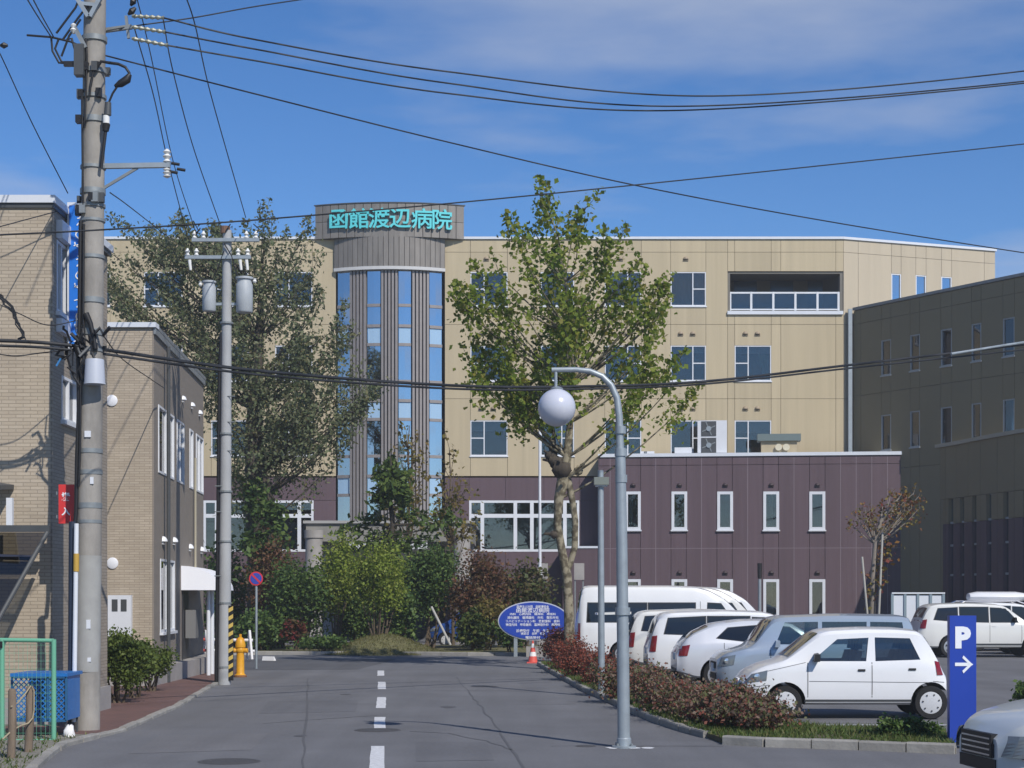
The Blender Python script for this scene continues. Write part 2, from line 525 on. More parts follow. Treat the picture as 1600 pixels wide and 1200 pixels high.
# stall lines in the car park
for y in (26.2, 31.4, 34.0, 37.2, 41.0, 45, 47.6):
    mb = MB(); x0 = 3.6 if y > 30 else 4.6
    mb.add([(x0, y - .06, .009), (x0 + 4.9, y - .06, .009), (x0 + 4.9, y + .06, .009), (x0, y + .06, .009)], [(0, 1, 2, 3)])
    mb.build('stall_line', PAINT, park)

# left pavement, red-brown pavers, with its flush kerb
PAVER = tilemat('red_pavers', (0.16, 0.083, 0.072), (0.125, 0.07, 0.062), (0.07, 0.055, 0.05), 0.21, 0.105, 'X')
t = PAVER.node_tree                      # lay the pavers flat: use X and Y
for nd in t.nodes:
    if nd.type == 'COMBXYZ':
        sp = [q for q in t.nodes if q.type == 'SEPXYZ'][0]
        t.links.new(sp.outputs['Y'], nd.inputs[1])
KL = [G(150, 1153), G(190, 1143), (G(230, 1125)), G(274, 1106), G(329, 1074), G(352, 1063)]
pv = [(v.x, v.y) for v in KL] + [(-7.3, 45.5), (-11.5, 45.5), (-11.5, 24.6), (-6.6, 24.2)]
mb = MB(); n = len(pv)
mb.add([(x, y, 0) for x, y in pv] + [(x, y, 0.045) for x, y in pv], [tuple(range(n, 2 * n))] + [(i, (i + 1) % n, n + (i + 1) % n, n + i) for i in range(n)])
tag(mb.build('pavement', PAVER), kind='structure')
kl = thing('pavement_edge', None, None, tuple(KL[0])); kl['kind'] = 'structure'
stones(kl, KL, 0.6, 0.12, -0.01, 0.055)
# the verge in the left corner with its own edge stones
VG = [G(40, 1215), G(72, 1185), G(97, 1167), G(148, 1154)]
vp = [(v.x, v.y) for v in VG] + [(-6.6, 24.2), (-12, 24.2), (-12, 19), (VG[0].x - .1, VG[0].y)]
mb = MB(); n = len(vp)
mb.add([(x, y, 0) for x, y in vp] + [(x, y, 0.05) for x, y in vp], [tuple(range(n, 2 * n))] + [(i, (i + 1) % n, n + (i + 1) % n, n + i) for i in range(n)])
tag(mb.build('verge', mat('gravel_verge', (0.20, 0.19, 0.16), 0.95, 0.3, 6.0, bump=0.8, bscale=40)), kind='structure')
ke = thing('verge_edge', None, None, tuple(VG[0])); ke['kind'] = 'structure'
stones(ke, VG, 0.6, 0.12, -0.01, 0.075)

# island in front of the hospital: low mound
IC = Vector((-4.5, 59.2, 0))
mb = MB(); rings = 14; seg = 40
vs = [(IC.x, IC.y, 0.66)]; fs = []
for i in range(1, rings + 1):
    t_ = i / rings
    z = 0.66 * (0.5 + 0.5 * math.cos(math.pi * t_)) + 0.01
    for k in range(seg):
        a = 2 * math.pi * k / seg
        vs.append((IC.x + 2.5 * t_ * math.cos(a), IC.y + 2.2 * t_ * math.sin(a), z + random.uniform(-.012, .012)))
for k in range(seg): fs.append((0, 1 + k, 1 + (k + 1) % seg))
for i in range(rings - 1):
    for k in range(seg):
        a = 1 + i * seg + k; b = 1 + i * seg + (k + 1) % seg
        fs.append((a, a + seg, b + seg, b))
mb.add(vs, fs)
tag(mb.build('mound', LAWN, smooth=60), kind='structure')
# planted bed behind and beside the mound
bed = [(-17, 56.6), (-11, 57.0), (-8.5, 58), (-4.5, 58), (-1, 56.8), (2.2, 56.5), (2.6, 62), (1.5, 66.8), (-4, 66.5), (-10, 66.5), (-17, 67)]
mb = MB(); n = len(bed)
mb.add([(x, y, 0) for x, y in bed] + [(x, y, 0.09) for x, y in bed], [tuple(range(n, 2 * n))] + [(i, (i + 1) % n, n + (i + 1) % n, n + i) for i in range(n)])
tag(mb.build('planting_bed', LAWN), kind='structure')
kb = thing('bed_edge', None, None, (-17, 56.6, 0)); kb['kind'] = 'structure'
stones(kb, [Vector((x, y, 0)) for x, y in bed[:6]], 0.9, 0.14, -0.01, 0.12)
# ================================================================== buildings
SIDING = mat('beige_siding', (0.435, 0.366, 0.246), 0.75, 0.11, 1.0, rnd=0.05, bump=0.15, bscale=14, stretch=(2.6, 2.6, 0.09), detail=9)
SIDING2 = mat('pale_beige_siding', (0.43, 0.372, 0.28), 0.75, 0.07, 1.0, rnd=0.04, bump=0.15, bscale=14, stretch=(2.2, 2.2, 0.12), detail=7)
SIDING3 = mat('shade_darkened_beige_siding', (0.205, 0.168, 0.100), 0.75, 0.05, 0.8, rnd=0.03)  # same beige as the main block, with the wing's deep shade put into its colour
PLUM = mat('plum_brown_siding', (0.097, 0.065, 0.077), 0.65, 0.14, 1.2, rnd=0.07, bump=0.25, bscale=10, stretch=(4, 4, 0.12), detail=8)
CORE = mat('joint_backing', (0.10, 0.085, 0.065), 0.95)
CORE2 = mat('plum_backing', (0.20, 0.15, 0.16), 0.9)
DRUM = mat('zinc_cladding', (0.20, 0.185, 0.17), 0.55, 0.16, 1.5, metal=0.25, rnd=0.08, stretch=(3, 3, 0.6))
RIBM = mat('bronze_ribs', (0.25, 0.23, 0.225), 0.5, 0.08, 3.0, metal=0.2)
CURT_G = mat('green_curtain', (0.30, 0.42, 0.30), 0.9, 0.15, 8, stretch=(6, 6, .3))
CURT_W = mat('white_curtain', (0.55, 0.56, 0.55), 0.9, 0.12, 8, stretch=(6, 6, .3))
BLIND = mat('pale_green_blind', (0.47, 0.52, 0.45), 0.8, 0.08, 8, stretch=(.3, .3, 10))
COPING = mat('white_coping', (0.60, 0.63, 0.68), 0.4, 0.04, 2)
CONC = mat('concrete_grey', (0.30, 0.285, 0.275), 0.85, 0.15, 2.0, bump=0.2, bscale=20)

def panel_grid(fr, parent, us, zs, holes, m, d0=-0.05, d1=0.0, gap=0.017, name='panel'):
    """cladding: one slab per joint-to-joint cell, with openings taken out"""
    us = sorted(us); zs = sorted(zs)
    for a, b in zip(us[:-1], us[1:]):
        if b - a < 0.05: continue
        mid = (a + b) / 2
        rows = [(z0, z1) for z0, z1 in zip(zs[:-1], zs[1:])]
        for h0, h1, hz0, hz1 in holes:
            if h0 - 0.01 <= mid <= h1 + 0.01:
                nr = []
                for z0, z1 in rows:
                    if hz1 <= z0 or hz0 >= z1: nr.append((z0, z1)); continue
                    if hz0 > z0 + 0.02: nr.append((z0, hz0))
                    if hz1 < z1 - 0.02: nr.append((hz1, z1))
                rows = nr
        for z0, z1 in rows:
            if z1 - z0 < 0.03: continue
            mb = MB(); mb.fbox(fr, a + gap / 2, b - gap / 2, d0, d1, z0 + gap / 2, z1 - gap / 2)
            mb.build(name, m, parent)

def curtain(fr, parent, u0, u1, z0, z1, d, m, amp=0.03, taper=0.0, name='curtain'):
    n = max(6, int((u1 - u0) / 0.06)); mb = MB(); vs = []
    for i in range(n + 1):
        t = i / n; u = u0 + (u1 - u0) * t
        dd = d + amp * math.sin(i * 1.9)
        ub = u1 - (u1 - u) * (1 - abs(taper)) if taper >= 0 else u0 + (u - u0) * (1 - abs(taper))
        vs += [fr.p(ub, dd, z0), fr.p(u, dd, z1)]
    mb.add(vs, [(2 * i, 2 * i + 2, 2 * i + 3, 2 * i + 1) for i in range(n)])
    return mb.build(name, m, parent, smooth=80)

def window(fr, parent, u0, u1, z0, z1, split=0.4, rail=0, frame=0.046, fm=None, glass=None, curt=None, sill=True, d=-0.02, label=None, depth=0.10, roller=0):
    """frame in an opening; split: mullion place (0 = none); rail: -1/1 cross-bar in the left/right sash"""
    fm = fm or WHITE; glass = glass or GLASS
    mb = MB()
    mb.fbox(fr, u0, u0 + frame, d - depth, d + .012, z0, z1)
    mb.fbox(fr, u1 - frame, u1, d - depth, d + .012, z0, z1)
    mb.fbox(fr, u0 + frame, u1 - frame, d - depth, d + .009, z1 - frame, z1)
    mb.fbox(fr, u0 + frame, u1 - frame, d - depth, d + .009, z0, z0 + frame)
    if split:
        um = u0 + (u1 - u0) * split
        mb.fbox(fr, um - frame * .55, um + frame * .55, d - depth, d + .006, z0 + frame, z1 - frame)
        if rail:
            zm = z0 + (z1 - z0) * 0.5
            a, b = (u0 + frame, um - frame * .55) if rail < 0 else (um + frame * .55, u1 - frame)
            mb.fbox(fr, a, b, d - depth, d + .003, zm - .025, zm + .025)
    w = mb.build('window', fm, parent)
    if label: w['label'] = label
    g = MB(); g.fbox(fr, u0 + frame * .8, u1 - frame * .8, d - .055, d - .045, z0 + frame * .8, z1 - frame * .8)
    g.build('pane', glass, w)
    if sill:
        s = MB(); s.fbox(fr, u0 - .04, u1 + .04, d - .06, d + .07, z0 - .065, z0 - .003)
        s.build('sill', fm, w)
    if roller:
        s = MB(); s.fbox(fr, u0 + frame, u1 - frame, d - .14, d - .13, z1 - (z1 - z0) * roller, z1 - .03); s.build('roller_blind', CURT_W, w)
    if curt:
        for (a, b, m, tp) in curt:
            curtain(fr, w, u0 + (u1 - u0) * a, u0 + (u1 - u0) * b, z0 + .05, z1 - .05, d - .18, m, taper=tp)
    return w

def vent_cap(fr, parent, u, z, r=0.13, m=None):
    mb = MB(); c = fr.p(u, 0.0, z)
    # hooded round outlet: half dome open below
    prof = []
    vs = []; fs = []; n = 12; k = 5
    for i in range(k + 1):
        a = math.pi / 2 * i / k
        for j in range(n + 1):
            b = math.pi * j / n
            rr = r * math.cos(a)
            vs.append(c + fr.u * (rr * math.cos(b)) + Vector((0, 0, rr * math.sin(b))) + fr.n * (r * 0.9 * math.sin(a) + .005))
    for i in range(k):
        for j in range(n):
            q = i * (n + 1) + j
            fs.append((q, q + 1, q + n + 2, q + n + 1))
    mb.add(vs, fs)
    mb.add([fr.p(u - r, .006, z - r * .5), fr.p(u + r, .006, z - r * .5), fr.p(u + r, .006, z), fr.p(u - r, .006, z)], [(0, 1, 2, 3)])
    mb.fbox(fr, u - r, u + r, .002, .05, z - r * .55, z - r * .45)
    return mb.build('vent_cap', m or mat('tan_vent', (0.30, 0.24, 0.17), 0.6), parent, smooth=50)

# ------------------------------------------------------------------ hospital, main block
YF = 80.0
fF = Frame((0, YF), (1, 0))
k = YF / F
U = lambda px: (px - 800) * k
Z = lambda py: EYE + (HOR - py) * k
ZT = Z(374)
hosp = thing('hospital', 'four-storey beige hospital with plum ground floor and grey round stair tower', 'building', (0, YF, 0))
core = MB()
core.fbox(fF, U(20), U(526), -12, -0.42, 0, ZT - .1)
core.fbox(fF, U(692), U(1137), -12, -0.42, 0, ZT - .1)
core.fbox(fF, U(1137), U(1318), -12, -0.42, 0, Z(488))
core.fbox(fF, U(1137), U(1318), -12, -0.42, Z(424), ZT - .1)
core.fbox(fF, U(1137), U(1318), -12, -1.9, Z(488), Z(424))
core.fbox(fF, U(526), U(692), -12, -3.0, 0, ZT - .1)
wall = core.build('wall', CORE, hosp)
ROWS = [Z(744), Z(623), Z(507), Z(394), ZT]
wr = [(735, 793), (845, 897), (945, 1002), (1048, 1103), (1148, 1205)]
wl = [(115, 172), (225, 285), (330, 388), (430, 488)]
rows = [(657, 712), (540, 595), (425, 478)]
holesR = []
for i, (a, b) in enumerate(wr):
    for j, (t_, b_) in enumerate(rows):
        if i == 4 and j == 2: continue
        holesR.append((U(a), U(b), Z(b_), Z(t_)))
holesR.append((U(1137), U(1318), Z(487), Z(424)))
usR = [U(x) for x in (695, 735, 793, 845, 897, 945, 1002, 1048, 1103, 1137, 1148, 1205, 1220, 1306, 1318)]
panel_grid(fF, wall, usR, ROWS, holesR, SIDING)
holesL = [(U(a), U(b), Z(b_), Z(t_)) for a, b in wl for t_, b_ in rows]
usL = [U(x) for x in (20, 70, 115, 172, 225, 285, 330, 388, 430, 488, 525)]
panel_grid(fF, wall, usL, ROWS, holesL, SIDING)
DG = (0, 1)
CUR = {(0, 0): None, (0, 1): [(0.05, 0.3, CURT_W, 0), (0.62, 0.9, CURT_W, 0)], (0, 2): [(0.5, .95, CURT_W, 0)], (1, 0): [(0.05, .5, CURT_W, 0), (.55, .75, CURT_W, 0)],
       (1, 1): None, (1, 2): None, (2, 0): [(0.04, .96, mat('grey_blind', (.16, .18, .20), .8), 0)], (2, 1): [(.1, .5, CURT_W, 0)], (2, 2): [(.5, .95, CURT_W, 0)],
       (3, 0): [(0.72, .96, CURT_W, -.3)], (3, 1): None, (3, 2): [(0.05, .6, CURT_G, 0), (.66, .95, CURT_W, 0)], (4, 0): [(.75, .95, CURT_G, 0)], (4, 1): [(.62, .95, CURT_G, .55)]}
for i, (a, b) in enumerate(wr):
    for j, (t_, b_) in enumerate(rows):
        if i == 4 and j == 2: continue
        left = i in (0, 4)
        window(fF, hosp, U(a), U(b), Z(b_), Z(t_), 0.37 if left else 0.63, -1 if left else 1, curt=CUR.get((i, j)), roller=[.3, 0, .45, .22, 0, .5, 0, .35, .2][(i * 4 + j * 5) % 9])
        if j == 2: vent_cap(fF, hosp, U((a + b) / 2 - 4), Z(t_ - 20))
        else:
            vent_cap(fF, hosp, U((a + b) / 2 - 12), Z(t_ - 18)); vent_cap(fF, hosp, U((a + b) / 2 + 7), Z(t_ - 18))
for i, (a, b) in enumerate(wl):
    for j, (t_, b_) in enumerate(rows):
        window(fF, hosp, U(a), U(b), Z(b_), Z(t_), 0.37, -1, curt=[(0.1, .5, CURT_W if (i + j) % 2 else CURT_G, 0)] if (i * 3 + j) % 3 else None)
# coping
cp = MB(); cp.fbox(fF, U(20), U(526), -12.1, 0.07, ZT + .004, ZT + .12); cp.fbox(fF, U(692), U(1318) + .02, -12.1, 0.07, ZT + .004, ZT + .12)
cp.build('coping', COPING, hosp)
# plum ground floor with big shop-like windows
bigs = [(733, 905), (318, 490), (130, 290)]
panel_grid(fF, wall, [U(x) for x in (695, 733, 790, 850, 905, 960, 1020, 1080, 1140, 1200, 1260, 1318)], [0, Z(862), Z(782), Z(746)], [(U(733), U(905), Z(862), Z(782))], PLUM)
panel_grid(fF, wall, [U(x) for x in (20, 75, 130, 210, 290, 318, 375, 433, 490, 525)], [0, Z(862), Z(782), Z(746)], [(U(a), U(b), Z(862), Z(782)) for a, b in bigs[1:]], PLUM)
for a, b in bigs:
    u0, u1, z0, z1 = U(a), U(b), Z(862), Z(782)
    mb = MB(); fw = .11
    zt = z0 + (z1 - z0) * .70
    nb = 5
    mb.fbox(fF, u0, u1, -.12, .015, z0, z0 + fw); mb.fbox(fF, u0, u1, -.12, .015, z1 - fw, z1)
    mb.fbox(fF, u0, u1, -.12, .018, zt - .09, zt + .09)
    marks = [0, .12, .42, .57, .87, 1.0]
    for q in marks:
        uc = u0 + (u1 - u0) * q
        uc = min(max(uc, u0 + fw / 2), u1 - fw / 2)
        mb.fbox(fF, uc - fw / 2 - (.03 if 0 < q < 1 else 0), uc + fw / 2 + (.03 if 0 < q < 1 else 0), -.12, .022, z0, z1)
    w = mb.build('window', WHITE, hosp); w['label'] = 'wide white framed ground floor window with green blinds'
    for q0, q1 in zip(marks[:-1], marks[1:]):
        for (za, zb) in ((z0 + fw, zt - .09), (zt + .09, z1 - fw)):
            g = MB(); g.fbox(fF, u0 + (u1 - u0) * q0 + .05, u0 + (u1 - u0) * q1 - .05, -.06, -.05, za - .02, zb + .02); g.build('pane', GLASS, w)
    bl = MB(); bl.fbox(fF, u0 + .1, u1 - .1, -.30, -.28, z0 + .1, zt + .02 if a != 318 else zt - .3); bl.build('blind', BLIND, w)
# balcony: recess lining, white rail with five panes
bal = MB()
b0, b1, bz0, bz1 = U(1137), U(1318), Z(487), Z(424)
bal.fbox(fF, b0, b0 + .12, -1.88, -.06, bz0, bz1); bal.fbox(fF, b1 - .16, b1 - .01, -1.88, -.06, bz0, bz1)
bal.fbox(fF, b0 + .12, b1 - .16, -1.88, -.06, bz1 - .10, bz1 - .01); bal.fbox(fF, b0 + .12, b1 - .16, -1.88, -.06, bz0 + .005, bz0 + .06)
bl = bal.build('balcony', mat('balcony_lining', (0.16, 0.15, 0.13), 0.8), hosp)
sl = MB(); sl.fbox(fF, b0 - .02, b1 - .03, -.05, .10, bz0 - .14, bz0 + .02); sl.build('balcony_slab', COPING, bl)
rl = MB(); rz0, rz1 = bz0 + .09, bz0 + .95
r0, r1 = b0 + .08, b1 - .17
rl.fbox(fF, r0, r1, -.16, -.08, rz1 - .08, rz1); rl.fbox(fF, r0, r1, -.16, -.08, rz0, rz0 + .06)
for q in range(6):
    uq = r0 + (r1 - r0) * q / 5; uq = min(max(uq, r0 + .05), r1 - .05)
    rl.fbox(fF, uq - .05, uq + .05, -.17, -.07, bz0 + .03, rz1 + .003)
rl.build('railing', WHITE, bl)
for q in range(5):
    g = MB(); g.fbox(fF, r0 + (r1 - r0) * q / 5 + .03, r0 + (r1 - r0) * (q + 1) / 5 - .03, -.125, -.115, rz0 + .03, rz1 - .05); g.build('pane', GLASS, bl)
for q in (0.1, 0.42, .75):
    g = MB(); g.fbox(fF, b0 + (b1 - b0) * q, b0 + (b1 - b0) * (q + .2), -1.87, -1.84, bz0 + .06, bz0 + 2.0 if bz0 + 2.0 < bz1 - .1 else bz1 - .12); g.build('balcony_door', mat('dark_door_glass', (.03, .035, .04), .15), bl)

# chamfered right end
c0 = Vector((U(1318), YF)); y1 = 82.8; c1 = Vector(((1555 - 800) * y1 / F, y1))
fC = Frame(c0, c1 - c0); LC = (c1 - c0).length
cb = MB(); cb.fbox(fC, 0.0, LC, -9, -.42, 0, ZT - .1)
w2 = cb.build('wall', CORE, hosp)
cw = [(1393, 1408), (1431, 1447), (1471, 1487)]
hC = []
for a, b in cw:
    zt, zb = fC.at((a + b) / 2, 428 + (a - 1393) * .06)[1], fC.at((a + b) / 2, 492)[1]
    hC.append((fC.U(a), fC.U(b), zb, zt))
usC = [0.0] + [q for a, b in cw for q in (fC.U(a), fC.U(b))] + [fC.U(1341), fC.U(1538), LC]
panel_grid(fC, w2, usC, [2, Z(623), Z(507), Z(394), ZT], hC, SIDING2)
for h in hC: window(fC, hosp, *h, split=0, curt=None, glass=MIRROR)
cc = MB(); cc.fbox(fC, -.02, LC + .05, -9.1, .07, ZT + .002, ZT + .118); cc.build('coping', COPING, hosp)

# stair tower: fluted pillars and glass strips on a bowed front
cx = U(609); half = U(693) - U(609)
sag = 0.62; Rd = (half * half + sag * sag) / (2 * sag); cyc = YF - sag + Rd
amax = math.asin(half / Rd)
def dpt(a, d=0.0): return Vector((cx + (Rd + d) * math.sin(a), cyc - (Rd + d) * math.cos(a), 0))
def arc_slab(a0, a1, d0, d1, z0, z1, n=10):
    mb = MB(); vs = []; fs = []
    for i in range(n + 1):
        a = a0 + (a1 - a0) * i / n
        for d, z in ((d1, z0), (d1, z1), (d0, z1), (d0, z0)):
            p = dpt(a, d); vs.append((p.x, p.y, z))
    for i in range(n):
        for q in range(4):
            fs.append((i * 4 + q, i * 4 + (q + 1) % 4, (i + 1) * 4 + (q + 1) % 4, (i + 1) * 4 + q))
    fs += [(0, 1, 2, 3), tuple(n * 4 + q for q in (3, 2, 1, 0))]
    mb.add(vs, fs); return mb
def px_ang(px):                       # angle on the bow that shows at this pixel column
    best = None
    for i in range(401):
        a = -amax + 2 * amax * i / 400
        p = dpt(a); x = 800 + F * p.x / p.y
        if best is None or abs(x - px) < best[0]: best = (abs(x - px), a)
    return best[1]
tower = arc_slab(-amax, amax, -1.6, -.75, 0, Z(420), 14).build('stair_tower', INTERIOR, hosp)
zb, zt = Z(818), Z(426)
strips = [(526, 546), (573, 595), (622, 643), (671, 692)]
pil = [(546, 573), (595, 622), (643, 671)]
for a, b in strips:
    a0, a1 = px_ang(a) + .004, px_ang(b) - .004
    fr_ = MB()
    gl = arc_slab(a0, a1, -.10, -.07, zb, zt, 2).build('glass_strip', MIRROR, tower)
    levels = [480, 512, 541, 598, 628, 657, 714, 745, 774]
    for lv in levels:
        arc_slab(a0, a1, -.06, -.015, Z(lv) - .07, Z(lv) + .07, 2).build('transom', RIBM, tower)
    for lv in (512, 628, 745):
        arc_slab(a0 + .004, a1 - .004, -.066, -.064, Z(lv + 29) + .07, Z(lv) - .07, 2).build('spandrel_panel', mat('pale_blue_spandrel', (0.30, 0.45, 0.62), 0.25), tower)
for a, b in pil:
    a0, a1 = px_ang(a), px_ang(b)
    arc_slab(a0, a1, -.3, -.06, zb, zt, 3).build('pillar', mat('dark_bronze', (0.10, 0.092, 0.09), .5), tower)
    for q in range(5):
        ac = a0 + (a1 - a0) * (q + .5) / 5; hw = (a1 - a0) / 5 * .30
        arc_slab(ac - hw, ac + hw, -.06, .05, zb, zt, 1).build('rib', RIBM, tower)
# zinc drum above the glass, clad in upright sheets, and the bowed name board
nseg = 22
for i in range(nseg):
    a0 = -amax + 2 * amax * i / nseg; a1 = -amax + 2 * amax * (i + 1) / nseg
    arc_slab(a0 + .002, a1 - .002, -.35, .16, Z(420), Z(366), 1).build('drum_sheet', DRUM, tower)
arc_slab(-amax, amax, -.3, .20, Z(425.5), Z(420.5), 14).build('drum_trim', mat('pale_trim', (.5, .5, .5), .4), tower)
arc_slab(-amax, amax, -1.4, -.36, Z(419.8), Z(367), 14).build('drum_core', CORE, tower)
hb = U(727) - U(609) - .05; sb = 0.66
Rb = (hb * hb + sb * sb) / (2 * sb); ab = math.asin(hb / Rb)
_R, _c = Rd, cyc
Rd = Rb; cyc = YF - sb - .1 + Rb
board = thing('name_board', 'bowed grey rooftop board with turquoise hospital name above the stair tower', 'sign', (cx, YF - 1, Z(374)))
nb_ = 18
for i in range(nb_):
    for j in range(2):
        a0 = -ab + 2 * ab * i / nb_; a1 = -ab + 2 * ab * (i + 1) / nb_
        zz0 = Z(375); zz1 = Z(323); zh = (zz1 - zz0) / 2
        arc_slab(a0 + .0015, a1 - .0015, -.12, 0, zz0 + zh * j + .01, zz0 + zh * (j + 1) - .01, 1).build('cladding_sheet', DRUM, board)
arc_slab(-ab, ab, -.3, -.125, Z(375), Z(323), 18).build('backing', CORE, board)
arc_slab(-ab - .005, ab + .005, -.33, .03, Z(323) + .003, Z(323) + .05, 18).build('coping', DARKGREY, board)
for q in (-.8, -.3, .3, .8):
    p = dpt(ab * q, -.5); mb = MB(); mb.bar((p.x, p.y, ZT), (p.x, p.y, Z(330)), .12, .12); mb.build('post', DARKGREY, board)
TURQ = mat('turquoise_letter', (0.10, 0.57, 0.62), 0.5)
txt = '函館渡辺病院'
pcs = [529.5, 561, 593, 625.5, 659, 690.5]
for ch, pxc in zip(txt, pcs):
    best = min(range(-400, 401), key=lambda i: abs(800 + F * dpt(ab * i / 400, .05).x / dpt(ab * i / 400, .05).y - pxc))
    a = ab * best / 400
    p = dpt(a); fr = Frame((p.x, p.y), (math.cos(a), math.sin(a)))
    put_text('letter', ch, 1.0, fr, 0, .10, Z(347), TURQ, board, extrude=.05, offset=.013, sx=1.04)
Rd, cyc = _R, _c

# entrance canopy with round columns
can = MB(); cy0, cy1 = 71.6, 78.8
fN = Frame((0, cy0), (1, 0)); kc = cy0 / F
CX = lambda px: (px - 800) * kc
CZ = lambda py: EYE + (HOR - py) * kc
can.box(CX(478), CX(738), cy0, cy1, CZ(846), CZ(818))
cano = can.build('entrance_canopy', mat('canopy_grey', (0.22, 0.215, 0.20), .7, .1, 2), hosp)
q = MB(); q.box(CX(474), CX(742), cy0 - .12, cy1, CZ(818) + .004, CZ(818) + .12); q.build('canopy_cap', mat('canopy_cap', (.33, .33, .33), .6), cano)
for px in (492, 722):
    q = MB(); q.lathe([(.40, 0), (.40, .25), (.36, .3), (.36, CZ(830) - .35), (.41, CZ(830) - .3), (.41, CZ(829))], (CX(px), cy0 - .35, 0), 24)
    q.build('column', CONC, cano, smooth=40)
for px in (492, 722):
    q = MB(); q.lathe([(.36, 0), (.36, CZ(846))], (CX(px), cy1 - .8, 0), 24); q.build('column', CONC, cano, smooth=40)
q = MB(); q.fbox(fF, U(560), U(660), -.6, .02, 0.0, 2.6); q.build('entrance_doors', mat('dark_door_glass2', (.03, .04, .045), .1), hosp)
for px in (556, 652):
    q = MB(); q.box(CX(px - 16), CX(px + 16), cy0 - .02, cy0 - .14, CZ(858), CZ(848)); q.build('canopy_lamp', mat('frosted_lamp', (.55, .57, .6), .4), cano)

# downpipe in the corner
dp = MB(); ux, _ = fF.at(1327, 600); dp.fbox(fF, ux - .09, ux + .09, 0.06, 0.26, Z(712), Z(484)); dp.build('downpipe', GALV, hosp)

# ------------------------------------------------------------------ plum annex in front
aL = Vector(((936 - 800) * 78.7 / F, 78.7)); aR = Vector(((1411 - 800) * 77.25 / F, 77.25))
fA = Frame(aL, aR - aL); LA = (aR - aL).length
zA = fA.at(1180, 712)[1]
annex = thing('annex_building', 'two-storey plum-brown annex with small upright windows beside the parked cars', 'building', tuple(aL) + (0,))
ab_ = MB(); ab_.fbox(fA, 0.02, LA - .02, -1.15, -.42, 0, zA - .05)
aw = ab_.build('wall', CORE2, annex)
wc = [989, 1061.5, 1133, 1205, 1277]
pitch = (fA.U(1277) - fA.U(989)) / 12
usA = [fA.U(989) - pitch / 2 + pitch * i for i in range(-3, 20)]
usA = [0.0] + [u for u in usA if .25 < u < LA - .2] + [LA]
zrow = fA.at(1180, 856.5)[1]
hA = []
for c in wc:
    for (t_, b_) in ((768, 828), (905, 965)):
        uc = fA.U(c); hA.append((uc - pitch / 2, uc + pitch / 2, fA.at(c, b_)[1], fA.at(c, t_)[1]))
panel_grid(fA, aw, usA, [0, zrow, fA.at(1180, 726)[1], zA - .02], hA, PLUM, gap=.022)
SHEATH = mat('pale_joint_strip', (0.24, 0.20, 0.225), .8)
for u_ in usA[1:-1]:                       # pale cover strips down the joints
    if any(abs(u_ - e) < .05 for h in hA for e in h[:2]): continue
    q = MB(); q.fbox(fA, u_ - .016, u_ + .016, -.05, -.004, 0, zA - .03); q.build('joint_strip', SHEATH, aw)
q = MB(); q.fbox(fA, .02, LA - .02, -.05, -.004, zrow - .02, zrow + .02); q.build('joint_strip', SHEATH, aw)
for i, h in enumerate(hA):
    r_, c_ = i % 2, i // 2
    ct = [(0.1, .62, mat('cream_blind', (.5, .42, .28), .8), 0)] if c_ == 3 else ([(.1, .5, CURT_W, .3)] if c_ == 0 else None)
    w = window(fA, annex, h[0] - .01, h[1] + .01, h[2], h[3], split=0, frame=.13, curt=ct, sill=True, d=.03, depth=.16)
    vent_cap(fA, annex, (h[0] + h[1]) / 2, h[3] + .28, .12, mat('plum_vent', (.045, .03, .035), .6))
cp = MB(); cp.fbox(fA, -.04, LA + .05, -1.2, .06, zA - .015, zA + .14); cp.build('coping', COPING, annex)
ct = MB(); ct.fbox(fA, LA - .004, LA + .03, -.45, .035, 0, zA - .02); ct.build('corner_trim', mat('pale_trim2', (.45, .45, .5), .5), annex)
lt = MB(); lt.fbox(fA, -.03, .0, -1.1, .0, 0, zA - .02); lt.build('side_wall', PLUM, annex)
lg = MB(); lg.fbox(fA, .02, fA.U(960), 0.01, .03, 0, 0.3)
lg.build('plinth', CONC, annex)
# grey lean-to ledge at the annex's left foot
q = MB(); q.fbox(fA, fA.U(880), -.06, -1.0, .3, 0, fA.at(905, 857)[1]); q.build('side_porch', PLUM, annex)
q = MB(); q.fbox(fA, fA.U(878), -.05, -1.0, .34, fA.at(905, 857)[1] + .002, fA.at(905, 857)[1] + .10); q.build('porch_coping', COPING, annex)

